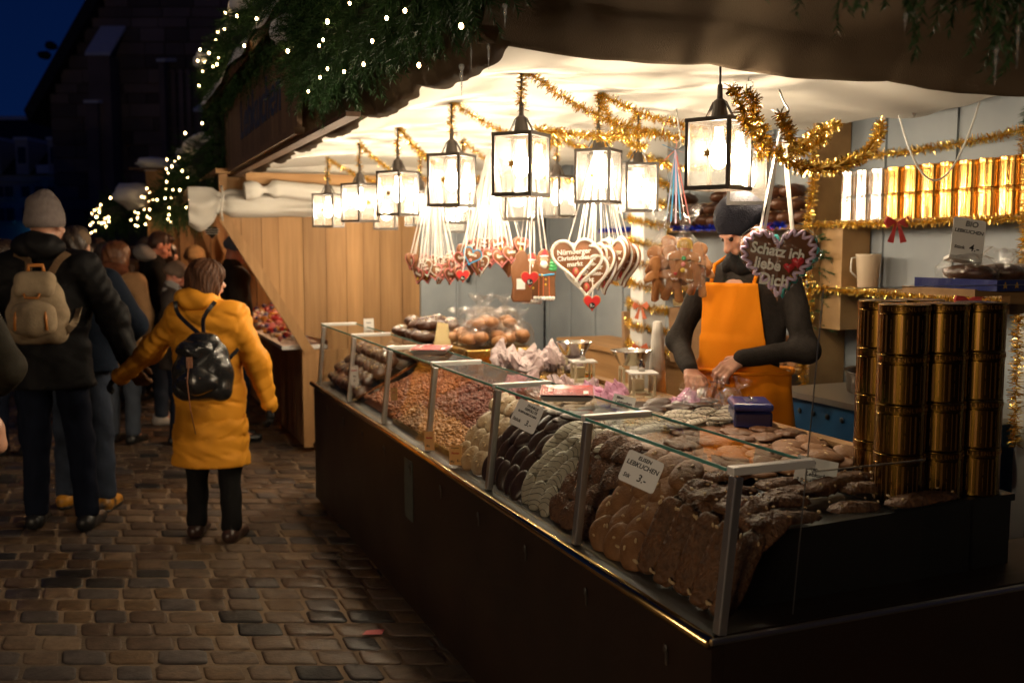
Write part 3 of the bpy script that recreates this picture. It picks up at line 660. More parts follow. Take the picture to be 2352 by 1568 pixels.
LANT = [  # x, y, z of the body, turn, label
    (1.40, 3.31, 1.885, -28, 'large clear lantern hanging nearest the aisle with two star stickers on its panes'),
    (1.40, 4.07, 1.875, -25, 'lantern in the aisle row just left of the big star-stickered one'),
    (1.40, 4.90, 1.86, -36, 'third lantern along the aisle row, turned corner towards the viewer'),
    (1.40, 5.70, 1.845, 50, 'fourth lantern along the aisle row, second from its far left end'),
    (1.41, 6.62, 1.83, -18, 'lantern at the far left end of the aisle row, against the plank wall'),
    (1.82, 2.70, 1.885, -40, 'biggest bright lantern at right, hanging just above the beanie of the seller'),
    (1.93, 3.74, 1.885, -25, 'lantern hanging over the white-piped gingerbread hearts'),
    (1.86, 4.42, 1.83, 5, 'lantern half hidden behind and below the star-stickered front one'),
    (1.85, 5.20, 1.83, -20, 'lantern tucked right behind the second lantern of the aisle row'),
    (1.85, 5.98, 1.83, 25, 'lantern in the middle row peeking out right of the third aisle lantern'),
    (1.85, 6.80, 1.82, 0, 'dim far lantern of the middle row between the two leftmost aisle lanterns'),
    (2.32, 3.24, 1.865, -13, 'lantern half hidden behind the biggest bright one at right'),
    (2.31, 4.08, 1.865, 8, 'lantern right beside and behind the one above the white-piped hearts'),
    (2.28, 4.90, 1.86, -42, 'lantern over the santa gingerbreads, turned corner towards the viewer'),
    (2.30, 5.88, 1.82, 15, 'lantern hanging over the small pink hearts bunch'),
    (2.30, 6.62, 1.80, 0, 'farthest low lantern of the rear row over the dark doorway'),
]
L0 = make_lantern()
for i, (x, y, z, a, lab) in enumerate(LANT):
    o = L0 if i == 0 else copy_tree(L0)
    o.location = (x, y, z); o.rotation_euler = (0, 0, R(a) - YAW); o['label'] = lab

def assumed_fill_stall():
    t = thing('market_stall', 'assumed plain wooden stall, unseen across the alley, added to carry fill lanterns', 'market stall', (-7.4, -3.4, 0), R(118))  # assumed stall out of view, added only to carry the fill lanterns
    b = MB(); b.box((-1.9, 0.0, 0), (1.9, 0.05, 0.9)); b.box((-2.0, -0.35, 0.901), (2.0, 0.1, 0.94)); b.build('counter', M['dark_wood'], t)
    b = MB(); b.box((-1.9, 1.86, 0), (1.9, 1.9, 2.5)); b.build('back_wall', M['pine_plank'], t)
    for sx in (-1.85, 1.8): b = MB(); b.box((sx, 0.0, 0.95), (sx + .06, 0.06, 2.5)); b.build('post', M['pine_plank'], t)
    b = MB(); b.box((-2.1, -0.7, 2.5), (2.1, 2.1, 2.56)); b.build('roof', M['dark_wood'], t)
assumed_fill_stall()
L_FILL = [c for c in L0.children if c.type == 'LIGHT'][0].data.copy(); L_FILL.energy = 200  # fill light, far stronger than the lanterns in view
for i, w in enumerate(('first', 'second', 'third', 'fourth', 'fifth')):
    q = Vector((-7.4, -3.4, 2.15)) + Matrix.Rotation(R(118), 3, 'Z') @ Vector((-1.6 + 0.8 * i, -0.45, 0))
    o = copy_tree(L0, loc=tuple(q), rot=(0, 0, R(20 * i)), label='assumed fill lantern of the unseen stall across the alley, ' + w + ' from its right end', group='assumed fill lanterns of the unseen stall across the alley')  # assumed lanterns out of view, added to light surfaces facing the camera
    for ch in o.children:
        if ch.type == 'LIGHT': ch.data = L_FILL

# ================================================================ TINSEL
def polyline(pts, step=0.004):
    P = np.array([tuple(p) for p in pts], float)
    # catmull-rom
    Q = np.vstack([2 * P[0] - P[1], P, 2 * P[-1] - P[-2]]); out = []
    for i in range(1, len(Q) - 2):
        L = np.linalg.norm(Q[i + 1] - Q[i]); n = max(2, int(L / step)); t = np.linspace(0, 1, n, endpoint=False)[:, None]
        out.append(0.5 * (2 * Q[i] + (Q[i + 1] - Q[i - 1]) * t + (2 * Q[i - 1] - 5 * Q[i] + 4 * Q[i + 1] - Q[i + 2]) * t ** 2 + (-Q[i - 1] + 3 * Q[i] - 3 * Q[i + 1] + Q[i + 2]) * t ** 3))
    out.append(P[-1:]); return np.vstack(out)
def tinsel_geo(path, r=0.022, per=5, w=0.0035, seed=0):
    rs = np.random.RandomState(seed); n = len(path)
    C = np.repeat(path, per, 0); m = len(C)
    d = rs.normal(size=(m, 3)); d /= np.linalg.norm(d, axis=1)[:, None]
    tg = np.gradient(path, axis=0); tg /= np.linalg.norm(tg, axis=1)[:, None] + 1e-9; T = np.repeat(tg, per, 0)
    d = d - T * (d * T).sum(1)[:, None] * 0.6; d /= np.linalg.norm(d, axis=1)[:, None]
    side = np.cross(d, rs.normal(size=(m, 3))); side /= np.linalg.norm(side, axis=1)[:, None]
    ln = r * rs.uniform(0.55, 1.1, m)[:, None]
    a = C + side * w * .5; b = C - side * w * .5; e = C + d * ln
    V = np.empty((m * 4, 3)); V[0::4] = a; V[1::4] = b; V[2::4] = e - side * w * .35; V[3::4] = e + side * w * .35
    F = np.arange(m * 4).reshape(m, 4); return V, F
def sag(a, b, s, n=7):
    a, b = Vector(a), Vector(b); return [tuple(a.lerp(b, i / n) - Vector((0, 0, s * 4 * (i / n) * (1 - i / n)))) for i in range(n + 1)]
def tinsel(paths, label, r=0.02, per=4, m='tinsel', seed=1, group=None, step=0.004, w=0.0035, cat='tinsel garland'):
    Vs, Fs, n = [], [], 0
    for k, p in enumerate(paths):
        V, F = tinsel_geo(polyline(p, step), r, per, w, seed + k); Vs.append(V); Fs.append(F + n); n += len(V)
    V = np.vstack(Vs); base = V.mean(0)
    o = npmesh('tinsel_garland', V - base, np.vstack(Fs), M[m], loc=tuple(base)); return tag(o, label, cat, group)
def hookpt(i): x, y, z = LANT[i][:3]; return (x, y, z + 0.34)
def drop(i): x, y, z = LANT[i][:3]; return [(x, y + .004, z + 0.34), (x + .006, y, z + 0.29), (x - .005, y, z + 0.24), (x + .006, y, z + 0.19)]
# aisle row: drops and swags
order = [4, 3, 2, 1, 0]
for a, b in zip(order[:-1], order[1:]):
    pass
far = (2.15, 7.45, 2.05)
tinsel([drop(4), sag(hookpt(4), (1.95, 6.95, 2.02), 0.03)], 'gold tinsel running from the leftmost lantern back towards the plank wall', 0.025, 6, seed=10)
tinsel([drop(3), sag(hookpt(3), (1.85, 6.0, 1.99), 0.04)], 'gold tinsel from the second leftmost lantern hook to the middle row', 0.025, 6, seed=20)
tinsel([drop(2), sag(hookpt(2), (1.84, 5.25, 2.01), 0.06)], 'gold tinsel looping off the corner-turned aisle lantern', 0.026, 6, seed=30)
tinsel([drop(1), sag(hookpt(1), (1.93, 4.1, 2.05), 0.05)], 'gold tinsel swag from the second aisle lantern towards the star-stickered one', 0.026, 6, seed=40)
tinsel([drop(0), sag(hookpt(0), (2.28, 3.25, 2.03), 0.10), sag((1.52, 3.45, 2.03), (2.30, 3.9, 2.10), 0.02)], 'long gold tinsel swag from the star-stickered lantern across to the ginger men', 0.027, 7, seed=50)
tinsel([drop(6), sag(hookpt(6), (2.25, 3.3, 2.04), 0.03), sag(hookpt(6), (2.30, 4.0, 2.05), 0.07)], 'thick gold tinsel hanging from the hook above the white-piped hearts', 0.028, 7, seed=60)
tinsel([drop(8), sag(hookpt(8), (2.26, 5.0, 2.02), 0.07), drop(9), sag(hookpt(9), (2.30, 5.88, 2.02), 0.05)], 'gold tinsel strung through the middle row of lanterns', 0.025, 6, seed=70)
tinsel([drop(12), drop(13), sag(hookpt(13), hookpt(12), 0.12), sag(hookpt(13), hookpt(14), 0.10), drop(14)], 'gold tinsel strung through the rear row of lanterns', 0.025, 6, seed=80)
tinsel([sag((2.35, 4.1, 2.0), (2.85, 4.0, 2.02), 0.05), sag((1.95, 4.9, 2.0), (2.85, 4.8, 1.98), 0.05)], 'gold tinsel crossing the cloth ceiling towards the white column', 0.025, 6, seed=90)
# big bushy coil at right by the large heart
def vp(*a): return tuple(cp(*a))
tinsel([[vp(1682, 200, 3.0), vp(1700, 240, 3.02), vp(1715, 285, 3.04), vp(1745, 320, 3.05), vp(1780, 350, 3.06), vp(1830, 380, 3.1), vp(1880, 388, 3.2), vp(1935, 378, 3.35), vp(1985, 355, 3.5), vp(2015, 320, 3.6), vp(2022, 285, 3.7)]],
       'bushy bright gold tinsel swag sweeping down past the big lilac heart', 0.030, 9, seed=101, w=0.0045)
tinsel([[vp(1712, 212, 3.06), vp(1735, 232, 3.06), vp(1728, 262, 3.1), vp(1748, 290, 3.1), vp(1760, 335, 3.12), vp(1740, 350, 3.12)]], 'curled clump of gold tinsel right of the biggest lantern', 0.028, 9, seed=102, w=0.0045)
tinsel([[vp(1790, 262, 3.0), vp(1803, 285, 3.0), vp(1818, 310, 3.02), vp(1812, 328, 3.03)]], 'short tuft of gold tinsel on the hook of the big lilac heart', 0.030, 10, seed=103, w=0.0045)
tinsel([[vp(1800, 345, 3.3), vp(1840, 330, 3.5), vp(1870, 310, 3.6), vp(1895, 298, 3.65), vp(1925, 285, 3.8)], [vp(1740, 360, 3.3), vp(1790, 350, 3.3), vp(1850, 345, 3.5), vp(1900, 315, 3.6)]], 'gold tinsel loop between the big heart and the tan partition', 0.026, 7, seed=104, w=0.004)
tinsel([[(3.36, 3.90, 2.02), (3.36, 3.4, 2.02), (3.36, 3.0, 2.04), (3.34, 2.75, 2.07), (3.3, 2.45, 2.09)], [(3.33, 2.86, 2.07), (3.31, 2.86, 1.95), (3.32, 2.84, 1.86)]], 'gold tinsel strung on the wall above the row of tins', 0.028, 5, seed=105)
tinsel([[(3.20, 3.94, 1.70), (3.20, 3.5, 1.695), (3.20, 3.0, 1.70), (3.20, 2.3, 1.705)]], 'gold tinsel trimming the shelf under the row of tins', 0.024, 6, seed=106)
tinsel([[(3.18, 3.92, 1.395), (3.18, 3.2, 1.385), (3.18, 2.7, 1.39), (3.18, 2.3, 1.39)]], 'gold tinsel trimming the lower shelf with the white jug', 0.024, 6, seed=107)
tinsel([[(3.17, 3.93, 2.15), (3.18, 3.92, 1.9), (3.16, 3.93, 1.6), (3.18, 3.92, 1.3), (3.16, 3.93, 1.0), (3.18, 3.93, 0.85)]], 'gold tinsel hanging down the edge of the tan partition', 0.034, 9, seed=108)
tinsel([[(3.16, 4.02, 1.35), (3.16, 4.6, 1.345), (3.16, 5.3, 1.35), (3.16, 5.9, 1.35)]], 'gold tinsel along the middle shelf behind the seller', 0.022, 5, seed=109)
tinsel([[(3.08, 4.0, 1.70), (3.08, 4.6, 1.695), (3.08, 5.3, 1.70), (3.08, 5.95, 1.70)]], 'blue tinsel along the shelf of dark loaves', 0.022, 6, m='tinsel_blue', seed=110)
hel = []
for i in range(150): a = i * 0.42; hel.append((2.855 + 0.108 * math.cos(a), 4.91 + 0.10 * math.sin(a), 2.15 - i * 0.0078))
tinsel([hel], 'gold tinsel wound in a spiral round the white column', 0.034, 8, seed=111, step=0.005)
tinsel([[(2.93, 2.50, 1.9), (2.93, 2.50, 1.6), (2.92, 2.50, 1.35), (2.93, 2.50, 0.9)]], 'gold tinsel hanging beside the white post at the right edge', 0.030, 6, seed=112)

# ================================================================ FIR GARLANDS
def fir_geo(center_fn, n, seed, size=0.16, needle=0.028, nn=26, w=0.0022):
    """n sprigs; center_fn(rs) gives (point, outward direction)"""
    rs = np.random.RandomState(seed); Vs = []; 
    for _ in range(n):
        p, d = center_fn(rs); d = np.asarray(d, float) + rs.normal(size=3) * 0.35; d /= np.linalg.norm(d)
        L = size * rs.uniform(0.6, 1.15); t = np.linspace(0.05, 1, nn)[:, None]
        ax = np.asarray(p) + d * L * t; ax[:, 2] -= 0.12 * L * (t[:, 0] ** 2)
        for s in (0, 1):
            q = rs.normal(size=(nn, 3)); q -= d * (q * d).sum(1)[:, None]; q /= np.linalg.norm(q, axis=1)[:, None]
            dirn = q * 0.75 + d * 0.8; ln = needle * (1.1 - 0.5 * t)
            sd = np.cross(dirn, rs.normal(size=(nn, 3))); sd /= np.linalg.norm(sd, axis=1)[:, None]
            V = np.empty((nn * 3, 3)); V[0::3] = ax + sd * w; V[1::3] = ax - sd * w; V[2::3] = ax + dirn * ln; Vs.append(V)
    V = np.vstack(Vs); return V, np.arange(len(V)).reshape(-1, 3)
def garland(name_label, segs, n, seed, rad=0.16, size=0.15, core=True, group='fir garlands on the stall fronts', needle=0.028, nn=24, w=0.0022, lights=0, snow=0, hang=0.35, xlights=None, lightr=0.006, lights_label=None, snow_label=None, flat=0.6):
    """segs: list of (a, b, radius)"""
    S = [(np.array(a, float), np.array(b, float), r) for a, b, r in segs]
    Ls = np.array([np.linalg.norm(b - a) for a, b, r in S]); P = Ls / Ls.sum()
    def fn(rs):
        a, b, r = S[rs.choice(len(S), p=P)]; t = rs.rand(); c = a + (b - a) * t
        d = rs.normal(size=3); ax = (b - a) / np.linalg.norm(b - a); d -= ax * (d @ ax) * 0.7; d /= np.linalg.norm(d)
        e = d * np.array([flat, 1, 1]); q = c + e * r * rs.uniform(0.35, 0.95)
        d2 = d.copy(); d2[2] -= hang; return q, d2
    V, F = fir_geo(fn, n, seed, size, needle, nn, w)
    base = S[0][0]
    g = thing('fir_garland', name_label, 'garland', tuple(base), group=group)
    npmesh('fir_needles', V - base, F, M['needle'], g)
    b = MB()
    for a, c, r in S:
        ln = Vector(c) - Vector(a); K = max(3, int(ln.length / 0.12)); pts = []; rr = []
        for i in range(K + 1): t = i / K; pts.append(Vector(a) - Vector(base) + ln * t + Vector((0, 0, 0.03 * mnoise.noise(Vector((i, seed, 0)))))); rr.append(r * 0.50 * (1 + 0.25 * mnoise.noise(Vector((i * 0.7, seed, 3)))))
        b.tube(pts, rr, 9)
    b.build('branch_core', mat('deep_fir', (0.012, 0.026, 0.010), (0.008, 0.014, 0.007), rough=1.0, ns=30, bump=1.0, bs=50), g, smooth=True)
    rs = np.random.RandomState(seed + 5)
    if lights:
        ls = thing('light_string', lights_label, 'fairy lights', tuple(base), group='strings of fairy lights in the garlands')
        proto = None
        extra = [ray(*q)[0] for q in (xlights or [])]
        for i in range(lights + len(extra)):
            a, c, r = S[rs.choice(len(S), p=P)]; t = rs.rand(); q = a + (c - a) * t
            q = q + np.array([-r * rs.uniform(0.6, 1.05) , rs.uniform(-.05, .05), rs.uniform(-1.0, 0.9) * r]) - base
            if i >= lights: dd = extra[i - lights]; tt = (a[0] - 0.20) / dd.x; q = np.array((dd.x * tt, dd.y * tt, CZ + dd.z * tt)) - base
            if proto is None:
                e = MB(); e.ell((0, 0, 0), (lightr, lightr, lightr * 1.4), 8, 5); proto = e.build('bulb', M['fairy'], ls, smooth=True, loc=tuple(q))
            else: copy_tree(proto, ls, loc=tuple(q), scale=(0.6,) * 3 if i >= lights else None)
    return g
garland('thick fir garland drooping over the near half of the stall front', [((0.86, 2.35, 2.36), (0.88, 3.5, 2.42), 0.17), ((0.88, 3.5, 2.42), (0.90, 4.55, 2.42), 0.19), ((0.86, 2.3, 2.66), (0.88, 4.7, 2.68), 0.22)], 2600, 11, lights=5, xlights=[(708, 210), (735, 178), (752, 158), (790, 165), (835, 148), (733, 105), (742, 92), (803, 8), (1059, 60), (888, 42), (962, 150), (855, 95), (930, 25)], nn=20, size=0.13, needle=0.036, w=0.0020, lightr=0.0065,
        lights_label='warm fairy lights wound into the near fir garland', hang=0.55)
garland('fir garland along the roof edge above the painted fascia board', [((0.88, 4.6, 2.80), (0.88, 8.0, 2.80), 0.20), ((0.9, 7.95, 2.7), (0.90, 7.95, 2.0), 0.15)], 1700, 12, lights=22, nn=18, needle=0.034, size=0.14,
        lights_label='warm fairy lights wound into the fir above the fascia board', hang=0.3)
garland('bushy fir garland with many lights on the next stall front', [((0.85, 8.2, 2.28), (0.82, 11.0, 2.15), 0.24), ((0.82, 8.3, 2.05), (0.80, 11.0, 2.0), 0.16), ((0.80, 11.0, 2.1), (0.66, 16.0, 2.05), 0.22)], 1500, 13, lights=46, nn=18, w=0.003,
        needle=0.035, size=0.2, lights_label='dense warm fairy lights on the next stall front', lightr=0.0065)
garland('dark fir sprays hanging out of focus at the top right corner', [((1.05, 1.35, 2.22), (1.75, 1.30, 2.08), 0.09), ((1.70, 1.30, 2.04), (1.90, 1.28, 1.95), 0.12)], 170, 14, hang=1.6, size=0.15, rad=0.1, nn=30)
garland('far fir garland with small lights along distant stalls', [((0.45, 16.5, 2.2), (0.1, 22.0, 2.1), 0.28)], 350, 15, lights=20, nn=12, w=0.006, needle=0.05, size=0.28, lights_label='tiny warm fairy lights on the most distant stalls', lightr=0.010)
garland('dark fir garland on the stall across the alley at far left', [((-4.6, 12.0, 2.2), (-4.9, 20.0, 2.1), 0.3)], 350, 16, lights=20, nn=12, w=0.006, needle=0.05, size=0.28, lights_label='tiny warm fairy lights at the far left edge', lightr=0.012)

# snow lumps, icicles
def snow_lump(c, r, seed, label, stretch=(1, 1, 1)):
    b = MB(); b.ell((0, 0, 0), (r * 0.7 * stretch[0], r * stretch[1] * 2.0, r * stretch[2] * 0.55), 40, 24, nz=0.3, ns=seed * 1.37)
    b.v = [tuple(Vector(v) * (1 + 0.30 * mnoise.noise(Vector(v) * 7 + Vector((seed * 3, 0, 0))) + 0.08 * mnoise.noise(Vector(v) * 25)) + Vector((0, 0, 0.35 * r * mnoise.noise(Vector((v[1] * 5, seed, 0)))))) for v in b.v]
    o = b.build('snow_patch', M['snow'], loc=tuple(c), smooth=True); return tag(o, label, 'snow patch', 'patches of snow lying on the fir garlands')
SN = [((0.78, 7.85, 2.96), 0.11, (1, 1.2, 1), 'snow lump at the far left tip of the roof edge garland'),
      ((0.84, 6.7, 2.97), 0.09, (1, 2.2, .9), 'long thin snow ridge on the middle of the roof edge garland'),
      ((0.82, 5.9, 2.96), 0.13, (1, 1.6, .9), 'large snow lump high on the roof edge garland'),
      ((0.82, 5.2, 2.95), 0.12, (1, 1.3, .9), 'snow lump near the top of the photo on the roof edge garland'),
      ((0.80, 4.55, 2.55), 0.10, (.8, 1.0, 1.1), 'drooping snow lump at the left end of the thick near garland'),
      ((0.80, 4.30, 2.68), 0.09, (.8, 1.5, .9), 'snow lump above the left end of the thick near garland'),
      ((0.80, 3.85, 2.70), 0.10, (.8, 1.5, .9), 'snow ridge on the middle of the thick near garland'),
      ((0.80, 9.6, 2.46), 0.17, (.8, 3.5, .6), 'bluish snow ridge on the next stall garland')]
for i, (c, r, s, lab) in enumerate(SN): snow_lump(c, r, i + 1, lab, s)
def icicle(c, L, label, r=0.006):
    b = MB(); K = 10; pts = [Vector((0.002 * mnoise.noise(Vector((i, L, 0))), 0.002 * mnoise.noise(Vector((i, L, 5))), -L * i / K)) for i in range(K + 1)]
    b.tube(pts, [max(r * (1 - i / K) * (1 + 0.35 * math.sin(i * 2.1)), 0.0008) for i in range(K + 1)], 7)
    tag(b.build('icicle', M['ice'], loc=tuple(c), smooth=True), label, 'icicle', 'icicles hanging from the fir')
for vx, vy, fw, L, lab in ((1082, 60, 2.9, 0.12, 'icicle hanging at the near garland, left of two'), (1122, 75, 2.85, 0.10, 'long icicle at the near end of the garland'), (1060, 148, 2.9, 0.09, 'icicle reaching down over the bright cloth ceiling'),
                            (797, 255, 4.2, 0.05, 'short icicle under the fir by the fascia board'), (1160, 10, 2.6, 0.06, 'beaded icicle near the top edge of the photo'),
                            (600, 432, 8.0, 0.15, 'icicle at the far lower tip of the fir'), (2289, 108, 1.75, 0.065, 'blurred icicle at the far right corner'), (2340, 60, 1.7, 0.07, 'blurred icicle at the right edge of the photo'), (2080, 30, 1.75, 0.03, 'blurred short icicle in the top right fir')):
    icicle(cp(vx, vy, fw), L, lab, 0.007 if fw > 2 else 0.004)

# ================================================================ NEXT STALL (behind ours)
def next_stall():
    ns = thing('neighbour_stall', 'next wooden stall with pine plank side, diagonal brace and lit sweets counter', 'market stall', (1.4, 7.62, 0))
    O = Vector(ns.location)
    def B(b, name, m, **k):
        b.v = [(x - O.x, y - O.y, z - O.z) for x, y, z in b.v]; return b.build(name, m, ns, **k)
    rnd = random.Random(4); b = MB(); x = 0.84
    while x < 2.36:
        w = rnd.uniform(0.12, 0.19); x2 = min(x + w, 2.36)
        # sloping lower-left outline follows the brace
        def zl(xx): return 1.86 - (xx - 0.84) * (1.79 - 0.80) / 0.62 if xx < 1.46 else 0.12
        za, zb_ = zl(x), zl(x2)
        if x < 1.46: za = max(za, 0.80); zb_ = max(zl(min(x2, 1.459)), 0.80)
        yy = rnd.uniform(0, 0.006)
        b.add([(x, 7.64 + yy, za), (x2 - .004, 7.64 + yy, zb_), (x2 - .004, 7.64 + yy, 2.10), (x, 7.64 + yy, 2.10), (x, 7.665, za), (x2 - .004, 7.665, zb_), (x2 - .004, 7.665, 2.10), (x, 7.665, 2.10)],
              [(0, 1, 2, 3), (7, 6, 5, 4), (0, 4, 5, 1), (1, 5, 6, 2), (2, 6, 7, 3), (3, 7, 4, 0)]); x = x2
    B(b, 'plank_side', M['pine_plank'])
    b = MB(); x = 1.46
    while x < 1.80: b.box((x, 7.63, 0.08), (x + 0.105, 7.655, 0.80)); x += 0.11
    B(b, 'lower_side', M['pine_plank'])
    b = MB(); b.bar((0.85, 7.60, 1.80), (1.455, 7.60, 0.79), 0.075, 0.03, up=(0, 1, 0)); B(b, 'brace', M['pine_plank'])
    b = MB(); b.box((0.82, 7.60, 1.79), (0.88, 7.66, 2.12)); B(b, 'upright', M['pine_plank']); b = MB(); b.box((1.40, 7.60, 0.05), (1.47, 7.63, 0.80)); B(b, 'upright', M['pine_plank'])
    b = MB(); y = 7.68
    while y < 13: b.box((1.40, y, 0.06), (1.425, y + 0.14, 0.80)); y += 0.15
    B(b, 'counter_front', M['mid_wood'])
    b = MB(); x = 0.75
    while x < 2.58: b.box((x, 10.6, 0.84), (x + .14, 10.63, 2.12)); x += .15
    B(b, 'inner_partition', M['pine_plank'])
    b = MB(); b.box((1.26, 7.675, 0.805), (1.75, 13, 0.835)); B(b, 'counter_ledge', M['white_paint'])
    b = MB(); b.box((0.8, 7.6, 2.125), (3.2, 13, 2.16)); B(b, 'ceiling_boards', M['pine_y'])
    b = MB(); b.box((2.6, 7.7, 0), (2.63, 13, 2.12)); B(b, 'back_wall', M['pine_plank'])
    b = MB(); b.bar((0.70, 8.3, 2.02), (0.70, 13.0, 2.02), 0.05, 0.09); b.bar((0.95, 10.2, 2.1), (1.38, 10.2, 0.85), 0.05, 0.06, up=(0, 1, 0)); B(b, 'flap_struts', M['pine_y'])
    # side cloth rolled and tied on the plank side
    V = []; F = []; nU, nV = 60, 16
    for i in range(nU + 1):
        u = i / nU; x = 0.60 + u * 1.75
        tie = math.exp(-((x - 0.83) / 0.035) ** 2)
        zt_ = 2.02 - 0.04 * u; zb_ = 1.80 + 0.03 * u - (0.10 if x < 0.8 else 0) * math.exp(-((x - 0.68) / 0.1) ** 2)
        for j in range(nV + 1):
            v = j / nV; z = zt_ + (zb_ - zt_) * v; bul = math.sin(v * math.pi) ** 0.6 * (0.075 + 0.02 * noise2(x, v, 4)) * (1 - 0.6 * tie)
            z = z * (1 - 0.35 * tie) + ((zt_ + zb_) / 2) * 0.35 * tie
            V.append((x - O.x, 7.60 - bul - 0.012 * math.sin(v * 14 + 3 * x) - O.y, z - O.z + 0.01 * noise2(x, v * 3, 5)))
    for i in range(nU):
        for j in range(nV): a = i * (nV + 1) + j; F.append((a, a + 1, a + nV + 2, a + nV + 1))
    npmesh('side_cloth', V, F, M['canvas_in'], ns, True)
    tw = MB(); tw.tube([(0.83, 7.53, 1.78), (0.82, 7.50, 1.86), (0.835, 7.50, 1.96), (0.83, 7.54, 2.03)], 0.008, 6); B(tw, 'tie_strap', M['canvas_in'], smooth=True)
    # assumed lamp over the counter, out of sight, inferred from the lit interior
    lb = MB(); lb.lathe([(0.01, 0.05), (0.03, 0.03), (0.04, 0.0), (0.03, -0.03), (0.008, -0.045)], 14)
    t = thing('assumed_bulb', 'assumed bare warm bulb over the sweets counter of the next stall', 'lamp', (1.55, 8.9, 1.95)); lb.build('bulb', M['bulb'], t, smooth=True)
    c = MB(); c.tube([(0, 0, 0.04), (0, 0, 0.17)], 0.004, 6); c.build('cable', M['black'], t)
    l = bpy.data.lights.new('bulb_light', 'POINT'); l.energy = 38; l.color = (1.0, 0.58, 0.30); l.shadow_soft_size = 0.04
    lo = bpy.data.objects.new('bulb_light', l); COL.objects.link(lo); lo.parent = t
    t2 = copy_tree(t, loc=(1.3, 12.2, 1.92), label='assumed farther bare warm bulb deep inside the next stall')  # second assumed bulb, copied farther into the stall
    # heap of coloured sweets
    rs = random.Random(8); b = MB()
    cols = [(0.55, 0.05, 0.06), (0.75, 0.28, 0.30), (0.75, 0.68, 0.60), (0.10, 0.08, 0.25), (0.7, 0.35, 0.08)]
    for i in range(420):
        b.cur = rs.randrange(5); x, y = rs.uniform(1.29, 1.72), rs.uniform(7.70, 11.0)
        z = 0.84 + rs.uniform(0, 0.05) + (x - 1.29) * 0.35
        b.ell((x - 1.5, y - 9, z - 0.85), (rs.uniform(.02, .04), rs.uniform(.02, .04), rs.uniform(.015, .025)), 6, 4)
    tag(b.build('sweets_heap', [mat('wrapped_sweet', c, rough=0.25, coat=0.5) for c in cols], loc=(1.5, 9, 0.85)), 'colourful heap of wrapped sweets on the next stall counter', 'sweets', kind='stuff')
    for i in range(9):
        y = 7.8 + i * 0.22; bx = MB(); bx.box((-.07, -.08, 0), (.07, .08, 0.16), Matrix.Rotation(rs.uniform(-.3, .3), 4, 'Z'))
        tag(bx.build('sweets_box', mat('bright_box', random.Random(i).choice([(0.8, 0.75, 0.7), (0.6, 0.5, 0.15), (0.1, 0.1, 0.4), (0.7, 0.2, 0.2)]), rough=0.4), loc=(1.66, y, 1.005)), 'small bright carton standing behind the heap of sweets', 'box', 'cartons behind the sweets')
    for i in range(14):
        y = 8.1 + i * 0.3; g = MB(); g.ell((0, 0, 0), (0.03, 0.06, 0.10), 8, 6, nz=0.3, ns=i)
        tag(g.build('hanging_goods', mat('hanging_red_goods', (0.5, 0.12, 0.14), (0.7, 0.5, 0.4), ns=12, rough=0.6), loc=(1.3 + 0.2 * (i % 2), y, 1.72), smooth=True), 'blurred reddish bundle hanging inside the next stall', 'hanging goods', 'bundles hanging in the next stall')
    hb = MB(); 
    hs = cp(487, 535, 8.2)
    pts = heart_outline(0.11, 24); hb.add([(x, -0.006, z) for x, z in pts] + [(x, 0.006, z) for x, z in pts], [tuple(range(24)), tuple(range(47, 23, -1))] + [(i, i + 24, (i + 1) % 24 + 24, (i + 1) % 24) for i in range(24)])
    hs_ = tag(hb.build('heart_board', mat('chalk_black', (0.02, 0.015, 0.012), rough=0.7), loc=tuple(hs), rot=(0, 0, -YAW)), 'dark heart shaped board with pale writing hanging under the tied cloth', 'sign')
    for dz, wd in ((0.03, .11), (0.012, .12), (-0.006, .10)):
        w = MB(); w.box((-wd / 2, -0.008, dz - 0.003), (wd / 2, -0.0065, dz + 0.003)); w.build('writing_line', M['white_icing'], hs_)
def heart_outline(w, n=40):
    P = []
    for i in range(n):
        t = 2 * math.pi * i / n
        x = 16 * math.sin(t) ** 3; y = 13 * math.cos(t) - 5 * math.cos(2 * t) - 2 * math.cos(3 * t) - math.cos(4 * t)
        P.append((x / 34.0 * w * 1.06, (y + 2.5) / 34.0 * w * 1.10))
    return P
next_stall()
